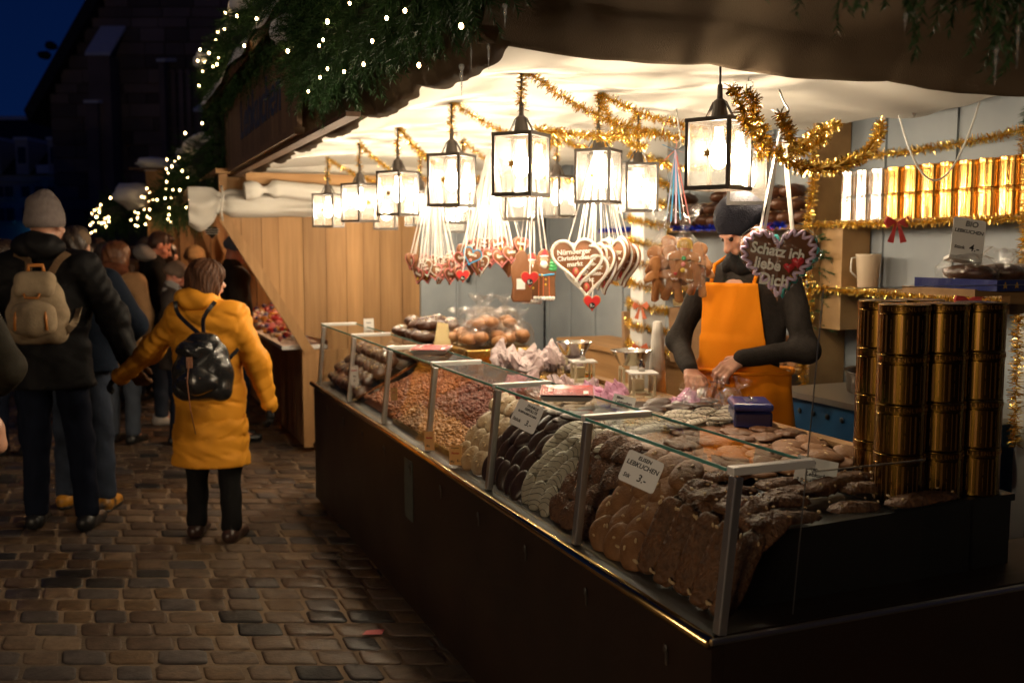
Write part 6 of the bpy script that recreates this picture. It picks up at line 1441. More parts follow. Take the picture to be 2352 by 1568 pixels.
# ---- santa gingerbreads
def santa(loc, rz, label, back=False):
    t = thing('santa_gingerbread', label, 'gingerbread figure', loc, rz, 'santa gingerbread figures')
    P = [(-0.045, -0.12), (0.045, -0.125), (0.056, -0.10), (0.052, -0.03), (0.060, 0.03), (0.052, 0.06), (0.035, 0.075), (0.030, 0.105), (0.012, 0.125), (-0.012, 0.125), (-0.030, 0.105), (-0.035, 0.075), (-0.052, 0.055), (-0.058, 0.02), (-0.046, -0.04), (-0.055, -0.10)]
    solid_outline(P, 0.012).build('biscuit', M['heart_brown'], t, smooth=True)
    y = -0.0075
    if back:
        l = MB(); l.box((-0.03, -0.0085, -0.06), (0.015, -0.0065, -0.01)); l.build('label_sticker', M['paper'], t); return t
    b = MB()
    for i in range(7): b.ell((-0.044 + i * 0.0148, y, -0.112), (0.010, 0.005, 0.011), 8, 5)
    b.build('fur_hem', M['white_icing'], t, smooth=True)
    b = MB(); 
    for x in (-0.026, -0.004, 0.026): b.tube([(x, y, -0.10), (x * 0.95, y, -0.02), (x * .9, y, -0.005)], 0.0018, 5)
    b.build('icing_lines', M['orange_icing'], t)
    b = MB(); b.tube([(-0.05, y, 0.004), (0, y - .001, 0.0), (0.052, y, 0.006)], 0.0045, 6); b.build('icing_belt', M['blue_icing'], t, smooth=True)
    small = MB(); small.ell((-0.01, y - .002, 0.0), (0.007, 0.003, 0.007), 8, 5); small.build('buckle', M['yellow_icing'], t)
    for z in (-0.02, -0.045): dot(t, (0.008, z), 0.0055, M['yellow_icing'], y)
    b = MB(); b.ell((0, y, 0.075), (0.020, 0.004, 0.016), 10, 6); b.build('face_icing', mat('skin_icing', (0.75, 0.40, 0.28), rough=0.5), t, smooth=True)
    b = MB(); b.ell((0, y - .002, 0.052), (0.020, 0.005, 0.018), 10, 6, nz=.2); b.ell((0, y - .001, 0.092), (0.024, 0.005, 0.006), 10, 6); b.build('beard', M['white_icing'], t, smooth=True)
    b = MB(); b.add([(-0.022, y, 0.095), (0.022, y, 0.095), (0.006, y, 0.128), (-0.022, y - .004, 0.095), (0.022, y - .004, 0.095), (0.006, y - .004, 0.128)], [(0, 2, 1), (3, 4, 5), (0, 1, 4, 3), (1, 2, 5, 4), (2, 0, 3, 5)]); b.build('red_cap', M['red_icing'], t)
    g = MB()
    for i in range(7): g.ell((0.045, y, 0.03 + i * 0.014), (0.022 - i * 0.0024, 0.006, 0.010), 8, 5, nz=.4, ns=i)
    g.build('green_tree', M['green_icing'], t, smooth=True)
    return t
sc1 = santa(cp(1198, 635, 4.75), -YAW + R(25), 'brown back of a santa gingerbread with white label', True)
sc2 = santa(cp(1250, 632, 4.85), -YAW + R(-8), 'santa gingerbread with green tree and blue belt')
sc3 = santa(cp(1222, 640, 4.90), -YAW + R(-15), 'santa gingerbread half hidden behind the red price heart')
bpy.context.view_layer.update()
for o in (sc1, sc2, sc3):
    hp = Vector((cp(1222, 600, 4.85).x, cp(1222, 600, 4.85).y, 2.05))
    for s in (-1, 1): ribbon(o, (s * 0.012, 0, 0.11), o.matrix_world.inverted() @ (hp + rgt * s * .01), M['ribbon'], 0.006)
# ---- price hearts
def price_heart(c, w, txt, label, hookp):
    t = thing('price_heart', label, 'price tag', c, -YAW, 'red heart price tags')
    P = heart_outline(w, 30); solid_outline([(x * 1.1, z * 1.1) for x, z in P], 0.002, M_=Matrix.Translation((0, 0.002, 0))).build('tag_rim', M['roll'], t); solid_outline(P, 0.002).build('tag', mat('red_card', (0.62, 0.03, 0.03), rough=0.4), t)
    b = MB(); b.lathe([(w * .19, -0.0025), (w * .19, -0.0012)], 18, Matrix.Rotation(R(90), 4, 'X') @ Matrix.Translation((0, -w * .12, 0.004))); b.v = [(x, y, z) for x, y, z in b.v]; b.build('black_dot', M['ink'], t, loc=(0, 0, 0))
    text(txt, w * 0.27, M['white_icing'], t, (0, -0.0062, -w * .12), (R(90), 0, 0), ext=0.0003, off=0.0003)
    bpy.context.view_layer.update(); ribbon(t, (0, 0, w * .35), t.matrix_world.inverted() @ Vector(hookp), M['ribbon'], 0.005)
price_heart(cp(1360, 697, 4.15), 0.068, '9.-', 'red heart price tag with a nine below the white-piped hearts', cp(1360, 640, 4.16))
price_heart(cp(1217, 643, 4.55), 0.078, '5.-', 'red heart price tag with a five before the santa gingerbreads', (hp.x, hp.y, 2.0))
price_heart(cp(1063, 635, 4.9), 0.064, '4.-', 'red heart price tag with a four between the two bunches of small hearts', (c2.x - .1, c2.y, 1.95))
# ---- gingerbread men bag
def man_outline(h):
    half = [(0.0, 0.5), (0.10, 0.49), (0.17, 0.42), (0.18, 0.33), (0.13, 0.24), (0.12, 0.21), (0.30, 0.17), (0.40, 0.06), (0.38, -0.02), (0.30, -0.02), (0.17, 0.05), (0.16, -0.12), (0.24, -0.36), (0.26, -0.45), (0.18, -0.50), (0.08, -0.48), (0.03, -0.25), (0.0, -0.22)]
    return [(x * h, z * h) for x, z in half] + [(-x * h, z * h) for x, z in half[::-1][1:-1]]
def ginger_man(loc, rz, tilt, label, front=True):
    t = thing('gingerbread_man', label, 'gingerbread figure', loc, rot=(0, R(tilt), rz), group='gingerbread men in the cellophane bags'); t.scale = (0.98, 0.98, 0.98)
    P = man_outline(0.17); solid_outline(P, 0.012).build('biscuit', M['man_brown'], t, smooth=True); y = -0.0075
    if not front: return t
    for z, m in ((0.008, 'green_icing'), (-0.014, 'pink_icing'), (-0.036, 'yellow_icing')): dot(t, (0.0, z), 0.0085, M[m], y)
    b = MB()
    for x in (-.012, .012): b.ell((x, y, 0.062), (0.003, 0.002, 0.004), 6, 4)
    b.build('icing_eyes', M['ink'], t); s = MB(); s.tube([(-.010, y, 0.046), (0, y - .001, 0.041), (.010, y, 0.046)], 0.0013, 5); s.build('icing_smile', M['red_icing'], t)
    b = MB()
    for s_ in (-1, 1):
        b.tube([(s_ * .056, y, 0.018), (s_ * .060, y - .001, 0.004), (s_ * .055, y, -0.002)], 0.0028, 6)
        b.tube([(s_ * (.016 + i * .006), y, -0.070 + .003 * (-1) ** i) for i in range(5)], 0.0022, 6)
    b.build('icing_cuffs', M['white_icing'], t, smooth=True)
    hr = MB()
    for i in range(12): a = -1.2 + i * 0.22; hr.tube([(0, y, 0.082), (0.026 * math.sin(a), y - .002, 0.062 + 0.016 * math.cos(a)), (0.030 * math.sin(a), y, 0.045)], 0.0012, 4)
    hr.build('icing_hair', M['yellow_icing'], t)
    small_heart(t, (-0.026, -0.052), 0.014, M['red_icing'], y, 0.005)
    return t
M['man_brown'] = mat('gingerbread_man_brown', (0.46, 0.21, 0.075), (0.36, 0.15, 0.05), rough=0.5, ns=12, bump=0.2, bs=90)
gc_ = cp(1553, 600, 3.72); hk3 = cp(1551, 345, 3.72)
gm = [ginger_man(cp(1570, 598, 3.62), -YAW + R(-8), 4, 'decorated gingerbread man with green, pink and yellow buttons'),
      ginger_man(cp(1545, 612, 3.72), -YAW + R(10), -14, 'plain gingerbread man half hidden left of the decorated one', False),
      ginger_man(cp(1515, 612, 3.75), -YAW + R(25), -26, 'plain gingerbread man at the left of the bag bunch', False),
      ginger_man(cp(1598, 606, 3.76), -YAW + R(-30), 16, 'plain gingerbread man at the right of the bag bunch', False),
      ginger_man(cp(1530, 590, 3.84), -YAW + R(160), -10, 'plain gingerbread man at the back of the bag bunch', False),
      ginger_man(cp(1510, 640, 3.70), -YAW + R(35), -12, 'low plain gingerbread man at the bottom left of the bag bunch', False),
      ginger_man(cp(1550, 642, 3.68), -YAW + R(-20), 8, 'low plain gingerbread man below the decorated one', False),
      ginger_man(cp(1606, 632, 3.80), -YAW + R(-40), 8, 'low plain gingerbread man at the bottom right of the bag bunch', False)]
for i, (px, py, fw, w_, lab) in enumerate(((1572, 665, 3.62, 0.078, 'right clear cellophane bag round the decorated gingerbread man'), (1520, 668, 3.74, 0.075, 'left clear cellophane bag round the plain gingerbread men'))):
    c = cp(px, py, fw); b = crinkle(None, tuple(c), w_, 0.30, i + 31); b.scale = (1.0, 0.42, 1); b.rotation_euler = (0, 0, -YAW); tag(b, lab, 'bag', 'cellophane bags of gingerbread men')
cols_r = [M['lilac'], M['blue_icing'], M['pink_icing'], M['lilac'], M['ribbon'], M['pink_icing'], M['turq'], M['lilac']]
rbt = thing('curling_ribbons', 'lilac, blue and pink curling ribbons holding the gingerbread men bags', 'ribbon', tuple(hk3))
for i in range(12):
    e = cp(1530 + (i % 6) * 11, 505 + (i % 3) * 4, 3.66 + 0.02 * (i % 4)) - hk3; ribbon(rbt, (0, 0, 0), e, cols_r[i % 8], 0.006)
for i in range(5):
    a = i * 1.3; ribbon(rbt, (0, 0, 0), (0.05 * math.cos(a), 0.02, 0.05 * math.sin(a) - 0.005), [M['orange_icing'], M['pink_icing'], M['blue_icing']][i % 3], 0.005)
s_hook(hk3 + Vector((0, 0, 0.005)), cp(1553, 250, 3.72), 'bent wire hook carrying the gingerbread men bags')

# ================================================================ THINGS BEHIND THE SELLER
# roaster
bl = mat('blue_roaster_paint', (0.015, 0.10, 0.24), (0.01, 0.07, 0.18), rough=0.4, ns=5)
rt = thing('almond_roaster', 'blue octagonal almond roaster with steel rim and black kettle', 'roaster', (2.93, 3.02, 0), 0)
def octa(hx, hy, c, z0, z1):
    P = [(-hx + c, -hy), (hx - c, -hy), (hx, -hy + c), (hx, hy - c), (hx - c, hy), (-hx + c, hy), (-hx, hy - c), (-hx, -hy + c)]
    b = MB(); b.add([(x, y, z0) for x, y in P] + [(x, y, z1) for x, y in P], [tuple(range(7, -1, -1)), tuple(range(8, 16))] + [(i, (i + 1) % 8, 8 + (i + 1) % 8, 8 + i) for i in range(8)]); return b
octa(0.27, 0.46, 0.10, 0.30, 0.97).build('housing', bl, rt); octa(0.285, 0.475, 0.10, 0.971, 0.995).build('steel_rim', M['steel_dull'], rt)
octa(0.22, 0.34, 0.10, 0.0, 0.299).build('stand', M['black'], rt)
ho = MB()
for i in range(7): ho.ell((-0.272, 0.30 - i * 0.085, 0.92), (0.004, 0.012, 0.012), 10, 6)
ho.build('vent_holes', M['ink'], rt)
kt = MB(); kt.lathe([(0.16, 0.996), (0.22, 1.02), (0.23, 1.10), (0.235, 1.105), (0.22, 1.10), (0.20, 1.04), (0.02, 1.03)], 30); kt.build('kettle', mat('black_kettle', (0.03, 0.018, 0.012), (0.06, 0.03, 0.015), rough=0.35, metal=0.6, ns=8), rt, smooth=True)
for i, (z, c) in enumerate(((0.78, (0.35, 0.06, 0.05)), (0.69, (0.12, 0.13, 0.15)), (0.60, (0.12, 0.13, 0.10)))):
    k = MB(); k.lathe([(0.030, 0), (0.030, 0.006), (0.022, 0.010)], 18, Matrix.Rotation(R(-90), 4, 'Y')); k.build('dial', mat('dial', c, rough=0.4), rt, loc=(-0.272, -0.20, z))
ar = MB(); ar.tube([(0.1, 0.1, 1.0), (0.1, 0.1, 1.30), (0.05, 0.05, 1.36), (-0.08, 0.0, 1.34), (-0.10, 0.0, 1.28)], 0.012, 8); ar.build('stirring_arm', M['steel_dull'], rt, smooth=True)
# jug
jg = thing('jug', 'pale translucent plastic jug on the lower shelf', 'jug', (3.30, 3.66, 1.401), R(150))
b = MB(); b.lathe([(0.042, 0), (0.045, 0.004), (0.056, 0.15), (0.058, 0.16), (0.054, 0.158), (0.042, 0.01)], 20); b.build('jug_body', mat('jug_plastic', (0.62, 0.50, 0.36), rough=0.5, transl=0.3), jg, smooth=True)
b = MB(); b.tube([(0.054, 0, 0.145), (0.075, 0, 0.14), (0.078, 0, 0.08), (0.050, 0, 0.05)], 0.004, 6); b.build('handle', M['canvas_in'], jg, smooth=True)
# kraft carrier bags
kr = mat('kraft_paper', (0.30, 0.17, 0.085), (0.25, 0.14, 0.065), rough=0.8, ns=20)
for i, (x, y, rz, s, lab) in enumerate(((3.08, 4.78, -8, 1.0, 'large brown paper carrier bag leaning behind the seller'), (3.10, 5.42, 10, 0.8, 'smaller brown paper bags standing left of the white column'))):
    t = thing('paper_carrier_bag', lab, 'paper bag', (x, y, 0.951), R(rz) - YAW)
    b = MB(); b.add([(-.13 * s, -.05 * s, 0), (.13 * s, -.05 * s, 0), (.13 * s, .05 * s, 0), (-.13 * s, .05 * s, 0), (-.145 * s, -.03 * s, .30 * s), (.11 * s, -.03 * s, .32 * s), (.11 * s, .03 * s, .32 * s), (-.145 * s, .03 * s, .30 * s)], [(0, 1, 5, 4), (1, 2, 6, 5), (2, 3, 7, 6), (3, 0, 4, 7), (3, 2, 1, 0), (4, 5, 6, 7)]); b.build('bag_body', kr, t)
    b = MB(); b.bar((-.12 * s, -.031 * s, .33 * s), (.09 * s, -.031 * s, .35 * s), 0.004, 0.04); b.build('top_fold', mat('printed_fold', (0.10, 0.07, 0.03), (0.45, 0.30, 0.1), rough=0.6, ns=40), t)
# bagged bread on the low shelf, pole, small tree, bows
for i in range(5):
    t = thing('bagged_bread', 'clear bag of brown gingerbread on the low shelf, ' + ['nearest the tan partition', 'second from the partition', 'third from the partition', 'fourth from the partition', 'fifth from the partition'][i], 'bag', (3.22, 4.05 + i * 0.10, 0.991), group='bagged gingerbread on the low shelf')
    b = MB(); b.box((-.04, -.035, 0.002), (.04, .035, .15)); b.build('gingerbread_block', M['dough'], t, bevel=0.012); crinkle(t, (0, 0, 0), 0.056, 0.26, i + 5)
bp_ = MB(); bp_.tube([(3.1, 5.62, 0), (3.16, 5.6, 1.5)], 0.012, 8); tag(bp_.build('broom_handle', mat('blue_plastic', (0.02, 0.06, 0.35), rough=0.4), smooth=True), 'blue broom handle leaning on the pale blue wall', 'broom handle')
V, F = fir_geo(lambda rs: (lambda a, z: (np.array([3.18 + 0.10 * (1 - (z - 1.25) / 0.55) * math.cos(a), 3.98 + 0.10 * math.sin(a), z]), np.array([math.cos(a), math.sin(a), 0.1])))(rs.rand() * 6.28, 1.2 + rs.rand() * 0.45), 150, 77, 0.09, 0.02, 16, 0.002)
gt = thing('wall_wreath', 'dark fir bunch with tinsel hanging left of the tan partition', 'wreath', (3.18, 3.98, 1.45)); npmesh('fir_needles', V - np.array([3.18, 3.98, 1.45]), F, M['needle'], gt)
b = MB(); b.tube([(0, 0, -0.25), (0, 0, 0.24)], 0.02, 7); b.build('stem', M['twig'], gt)
rs_ = random.Random(3)
for i in range(8):
    q = MB(); q.ell((0, 0, 0), (.012, .012, .012), 8, 6); q.build('bauble', M['red_icing'] if i % 2 else M['gold_star'], gt, smooth=True, loc=(-0.10 + rs_.uniform(-.02, .02), rs_.uniform(-.10, .10), rs_.uniform(-.22, .2)))
def bow(loc, m, label, s=1.0):
    t = thing('bow', label, 'bow', loc, -YAW); b = MB()
    for sg in (-1, 1):
        b.add([(0, 0, 0), (sg * .035 * s, -.008, .022 * s), (sg * .045 * s, -.01, 0), (sg * .035 * s, -.008, -.02 * s), (0, .004, 0), (sg * .035 * s, .008, .022 * s), (sg * .045 * s, .01, 0), (sg * .035 * s, .008, -.02 * s)], [(0, 1, 2, 3), (7, 6, 5, 4), (0, 4, 5, 1), (1, 5, 6, 2), (2, 6, 7, 3), (3, 7, 4, 0)])
    b.build('loops', m, t); b = MB()
    for sg in (-1, 1): b.add([(0, 0, 0), (sg * .01 * s, -.004, -.01), (sg * .035 * s, -.006, -.07 * s), (sg * .012 * s, -.006, -.075 * s), (0, .001, 0), (sg * .01 * s, -.003, -.01), (sg * .035 * s, -.005, -.07 * s), (sg * .012 * s, -.005, -.075 * s)], [(0, 1, 2, 3), (7, 6, 5, 4), (0, 4, 5, 1), (1, 5, 6, 2), (2, 6, 7, 3), (3, 7, 4, 0)])
    b.build('tails', m, t)
obow = mat('orange_voile', (0.75, 0.22, 0.10), rough=0.6, transl=0.4); rbow = mat('red_voile', (0.40, 0.04, 0.04), rough=0.6, transl=0.4)
bow((2.745, 4.80, 1.27), obow, 'orange voile bow on the upper part of the white column'); bow((2.745, 4.80, 1.04), obow, 'orange voile bow on the lower part of the white column')
bow((3.17, 3.35, 1.70), rbow, 'dark red bow on the shelf edge under the gold tins', 1.2); bow((3.14, 2.92, 1.39), rbow, 'dark red bow hanging from the lower shelf tinsel', 1.3); bow((3.06, 4.12, 1.69), rbow, 'dark red bow at the end of the blue tinsel')
# star ribbon tray with dark bagged breads
tt = thing('star_ribbon_tray', 'tray edged with blue ribbon of gold stars at the right edge', 'tray', (2.32, 2.06, 1.476), 0)
b = MB(); b.box((0, 0.0, 0), (0.62, 0.30, 0.012)); b.build('tray_board', M['tan_board'], tt)
b = MB(); b.box((-0.004, -0.006, -0.004), (0.62, -0.001, 0.028)); b.box((-0.010, -0.006, -0.004), (-0.005, 0.30, 0.028)); rb_ = b.build('blue_ribbon', mat('blue_ribbon', (0.012, 0.02, 0.13), rough=0.35, bump=0.3, bs=30), tt)
for i in range(14):
    s = MB(); P = []
    for k in range(10): q = 0.010 if k % 2 == 0 else 0.0045; a = math.pi * k / 5; P.append((0.02 + i * 0.044 + q * math.sin(a), 0.012 + q * math.cos(a)))
    s.add([(x, -0.0085, z) for x, z in P] + [(x, -0.0065, z) for x, z in P], [tuple(range(10)), tuple(range(19, 9, -1))] + [(k, k + 10, (k + 1) % 10 + 10, (k + 1) % 10) for k in range(10)]); s.build('gold_star', M['gold_star'], rb_)
for i in range(5):
    t = thing('bagged_loaf', 'dark bagged loaf on the star-ribboned tray, ' + ['at its left end', 'second from the left', 'middle one', 'near the right edge', 'at the far right'][i], 'bag', (2.38 + i * 0.125, 2.22, 1.489), group='bagged loaves on the star tray')
    b = MB(); b.ell((0, 0, 0.03), (0.055, 0.085, 0.028), 14, 8, nz=.15, ns=i); b.build('loaf', M['loaf'], t, smooth=True); c = crinkle(t, (0, 0, 0), 0.066, 0.085 + 0.02 * (i % 2), i + 60, tuft=False); c.scale = (1, 1.4, 1)
# candle picture with holly on the printed card
pcard = [o for o in bpy.data.objects if o.get('label', '').startswith('printed price card with red candle')][0]
b = MB(); b.box((0.036, -0.026, 0.0003), (0.042, 0.002, 0.0008)); b.build('candle_picture', M['red_icing'], pcard)
b = MB()
for i in range(5): b.ell((0.006 + i * 0.009, -0.032 + 0.003 * (i % 2), 0.0005), (0.006, 0.004, 0.0006), 8, 4)
b.build('holly_picture', mat('teal_print', (0.02, 0.16, 0.14), rough=0.5), pcard)
b = MB(); b.box((-0.006, -0.036, 0.00005), (0.026, -0.010, 0.00025)); b.build('price_patch', mat('grey_patch', (0.35, 0.35, 0.34), rough=0.5), pcard)
# ================================================================ PEOPLE
def surfnet(fn, lo, hi, h):
    lo = np.array(lo, float); hi = np.array(hi, float); n = np.maximum(((hi - lo) / h).astype(int) + 2, 4)
    ax = [lo[i] + h * np.arange(n[i]) for i in range(3)]
    X, Y, Z = np.meshgrid(*ax, indexing='ij'); D = fn(np.stack([X, Y, Z], -1).reshape(-1, 3)).reshape(n)
    c = [D[i:n[0] - 1 + i, j:n[1] - 1 + j, k:n[2] - 1 + k] for i in (0, 1) for j in (0, 1) for k in (0, 1)]
    C = np.stack(c, -1); inside = C < 0; mixed = inside.any(-1) & ~inside.all(-1)
    idx = -np.ones(mixed.shape, int); cells = np.argwhere(mixed); idx[mixed] = np.arange(len(cells))
    off = np.array([(i, j, k) for i in (0, 1) for j in (0, 1) for k in (0, 1)], float)
    E = [(a, b) for a in range(8) for b in range(a + 1, 8) if np.abs(off[a] - off[b]).sum() == 1]
    Cm = C[mixed]; S = np.zeros((len(cells), 3)); W = np.zeros(len(cells))
    for a, b in E:
        da, db = Cm[:, a], Cm[:, b]; m = (da < 0) != (db < 0); t = np.where(m, da / np.where(m, da - db, 1), 0)
        S += np.where(m[:, None], off[a] + (off[b] - off[a]) * t[:, None], 0); W += m
    V = lo + h * (cells + S / W[:, None]); F = []
    s = D < 0
    for a in range(3):
        sl0 = [slice(1, -1)] * 3; sl1 = [slice(1, -1)] * 3; sl0[a] = slice(0, -1); sl1[a] = slice(1, None)
        d0, d1 = s[tuple(sl0)], s[tuple(sl1)]; P = np.argwhere(d0 != d1)
        if not len(P): continue
        flip = d0[tuple(P.T)]; P = P + np.array([0 if i == a else 1 for i in range(3)])
        b_, c_ = [(1, 2), (2, 0), (0, 1)][a]; eb = np.eye(3, dtype=int)[b_]; ec = np.eye(3, dtype=int)[c_]
        q = [idx[tuple((P - o).T)] for o in (eb + ec, ec, 0 * eb, eb)]
        Q = np.stack(q, -1); Q[~flip] = Q[~flip][:, ::-1]; F.append(Q[(Q >= 0).all(1)])
    return V, np.vstack(F)
def seg(a, b, ra, rb=None, fl=None):      # tapered limb; fl=(axis vector, factor) flattens it
    return ('s', np.array(a, float), np.array(b, float), ra, ra if rb is None else rb, fl)
def elp(c, r, rot=None): return ('e', np.array(c, float), np.array(r, float), None if rot is None else np.array(rot.to_matrix() if hasattr(rot, 'to_matrix') else rot))
def prim_d(p, q):
    if p[0] == 's':
        _, a, b, ra, rb, fl = p; ba = b - a; L2 = max(ba @ ba, 1e-9); t = np.clip(((q - a) @ ba) / L2, 0, 1); d = q - a - t[:, None] * ba
        if fl is not None: ax, f = np.array(fl[0], float), fl[1]; k = d @ ax; d = d + np.outer(k * (1 / f - 1), ax)
        return np.linalg.norm(d, axis=1) - (ra + (rb - ra) * t)
    _, c, r, rot = p; d = q - c
    if rot is not None: d = d @ rot
    k0 = np.linalg.norm(d / r, axis=1); k1 = np.linalg.norm(d / (r * r), axis=1) + 1e-9; return k0 * (k0 - 1) / k1
def sdf(prims, k=0.03, disp=None, cuts=None):
    def f(q):
        D = None
        for p in prims:
            d = prim_d(p, q)
            if D is None: D = d
            else: h = np.maximum(k - np.abs(D - d), 0) / k; D = np.minimum(D, d) - h * h * k * 0.25
        if disp is not None: D = D - disp(q)
        for p in (cuts or []): D = np.maximum(D, -prim_d(p, q))
        return D
    return f
def bounds(prims, m=0.05):
    lo = np.full(3, 9.); hi = -lo
    for p in prims:
        if p[0] == 's':
            r = max(p[3], p[4]); 
            if p[5] is not None: r *= max(1, p[5][1])
            for e in (p[1], p[2]): lo = np.minimum(lo, e - r); hi = np.maximum(hi, e + r)
        else: r = p[2].max(); lo = np.minimum(lo, p[1] - r); hi = np.maximum(hi, p[1] + r)
    return lo - m, hi + m
def blob(name, prims, h, m, parent=None, k=0.03, disp=None, zmin=None, cuts=None, zmax=None):
    lo, hi = bounds(prims)
    if zmin is not None: lo[2] = max(lo[2], zmin)
    if zmax is not None: hi[2] = min(hi[2], zmax)
    base = sdf(prims, k, disp, cuts)
    def f(q):
        D = base(q)
        if zmin is not None: D = np.maximum(D, zmin + 2 * h - q[:, 2])
        if zmax is not None: D = np.maximum(D, q[:, 2] - zmax + 2 * h)
        return D
    V, F = surfnet(f, lo, hi, h); return (V, F) if name is None else npmesh(name, V, F, m, parent, True)
def join_mesh(name, parts, m, parent=None):
    V, F, n = [], [], 0
    for v, f in parts: V.append(v); F.append(f + n); n += len(v)
    return npmesh(name, np.vstack(V), np.vstack(F), m, parent, True)
v3 = lambda *a: np.array(a, float)
def nrm(a): a = np.array(a, float); return a / (np.linalg.norm(a) + 1e-9)
def hand_prims(wrist, d, palm_n, curl=0.5, side=1, s=1.0, spread=0.10):
    """palm, four unequal bent fingers and a thumb leaving the side of the palm. palm_n points out of the palm."""
    d = nrm(d); n = nrm(np.array(palm_n, float) - d * (np.array(palm_n, float) @ d)); x = np.cross(d, n) * side   # x: towards the thumb
    P = [seg(wrist, wrist + d * 0.03 * s, 0.024 * s, 0.026 * s, (n, 0.75))]
    for i, u in enumerate((0.027, 0.009, -0.009, -0.026)):
        k0 = wrist + d * 0.030 * s + x * u * 0.55 * s; k1 = wrist + d * (0.088 - 0.004 * i * (i > 1)) * s + x * u * s; P.append(seg(k0, k1, 0.0135 * s, 0.0105 * s))
        L = [(0.040, 0.025, 0.020), (0.044, 0.028, 0.021), (0.041, 0.026, 0.020), (0.032, 0.020, 0.018)][i]; p = k1; a = curl * 0.55
        for j, l in enumerate(L):
            dd = nrm(d * math.cos(a) + n * math.sin(a) + x * (1.5 - i) * spread * 0.5); q = p + dd * l * s; P.append(seg(p, q, (0.0098 - 0.0009 * j) * s, (0.0090 - 0.0009 * j) * s)); p = q; a += curl * (0.85 + 0.1 * j)
    t0 = wrist + d * 0.025 * s + x * 0.022 * s + n * 0.006 * s; t1 = t0 + nrm(d * 0.75 + x * 0.75 + n * 0.35) * 0.040 * s; t2 = t1 + nrm(d * 0.95 + x * 0.15 + n * (0.3 + curl * .4)) * 0.030 * s; t3 = t2 + nrm(d * 0.9 - x * 0.1 + n * (0.4 + curl * .5)) * 0.024 * s
    P += [seg(t0, t1, 0.0145 * s, 0.0115 * s), seg(t1, t2, 0.0112 * s, 0.0100 * s), seg(t2, t3, 0.0100 * s, 0.0082 * s)]
    return P
def rotv(yaw, pitch):          # head rotation: yaw about z (+ = turn to the person's left), pitch forward
    return np.array((Matrix.Rotation(yaw, 3, 'Z') @ Matrix.Rotation(-pitch, 3, 'X')))
def head_prims(c, Rm, s=1.0, long_nose=1.0):
    """face looks along local +y"""
    T = lambda x, y, z: c + Rm @ (v3(x, y, z) * s)
    P = [elp(T(0, -0.012, 0.030), v3(0.076, 0.094, 0.085) * s, Rm), elp(T(0, 0.030, -0.030), v3(0.058, 0.062, 0.078) * s, Rm),
         elp(T(0, 0.052, -0.085), v3(0.030, 0.026, 0.022) * s, Rm),
         seg(T(0, 0.088, 0.008), T(0, 0.112, -0.030), 0.008 * s, 0.0115 * s), elp(T(0, 0.108, -0.034), v3(0.015, 0.014, 0.010) * s, Rm),
         elp(T(0.030, 0.078, 0.018), v3(0.026, 0.012, 0.008) * s, Rm), elp(T(-0.030, 0.078, 0.018), v3(0.026, 0.012, 0.008) * s, Rm),
         elp(T(0, 0.090, -0.058), v3(0.023, 0.010, 0.0065) * s, Rm), elp(T(0, 0.088, -0.068), v3(0.020, 0.010, 0.007) * s, Rm),
         elp(T(0.040, 0.055, -0.025), v3(0.026, 0.026, 0.022) * s, Rm), elp(T(-0.040, 0.055, -0.025), v3(0.026, 0.026, 0.022) * s, Rm)]
    for sx in (-1, 1): P.append(elp(T(sx * 0.078, -0.006, -0.006), v3(0.010, 0.020, 0.032) * s, Rm))
    cuts = [elp(T(sx * 0.031, 0.094, 0.003), v3(0.015, 0.010, 0.008) * s, Rm) for sx in (-1, 1)]
    return P, cuts
M['skin'] = mat('skin', (0.56, 0.30, 0.20), (0.48, 0.24, 0.16), rough=0.5, ns=20, sss=0.15)
M['skin_red'] = mat('ruddy_skin', (0.60, 0.26, 0.17), (0.50, 0.20, 0.13), rough=0.5, ns=20, sss=0.15)
M['eye'] = mat('eye', (0.02, 0.015, 0.012), rough=0.1)
def cloth(name, c, rough=0.85, var=0.75, ns=8, bump=0.25, bs=30, spec=0.12, **k): return mat(name, c, tuple(x * var for x in c), rough=rough, ns=ns, bump=bump, bs=bs, spec=spec, **k)
def folds(amp=0.004, f=14, seed=0.0, quilt=None):
    """cloth wrinkles, quilt=(spacing, depth, zoffset) adds padded horizontal channels"""
    def g(q):
        d = amp * (np.sin(q[:, 2] * f * 2.1 + 3 * np.sin(q[:, 0] * f + seed) + 2 * np.sin(q[:, 1] * f * .8)) * 0.6 + np.sin(q[:, 0] * f * 1.7 + q[:, 2] * f * 1.3 + seed * 2) * 0.4)
        if quilt: sp, dp, z0 = quilt; w = np.abs(np.sin((q[:, 2] - z0 + 0.007 * np.sin(q[:, 0] * 18 + seed) + 0.004 * np.sin(q[:, 0] * 51 + q[:, 1] * 30)) * math.pi / sp)); d = d + dp * (w ** 0.35 - 0.6) * (0.75 + 0.35 * np.sin(q[:, 0] * 13 + q[:, 2] * 9)) + 0.0032 * np.sin(q[:, 0] * 62 + 6 * np.sin(q[:, 2] * 25) + q[:, 1] * 20) * (1 - w ** 2) + 0.003 * np.sin(q[:, 0] * 23 + q[:, 2] * 41 + 3 * np.sin(q[:, 2] * 11))
        return d
    return g
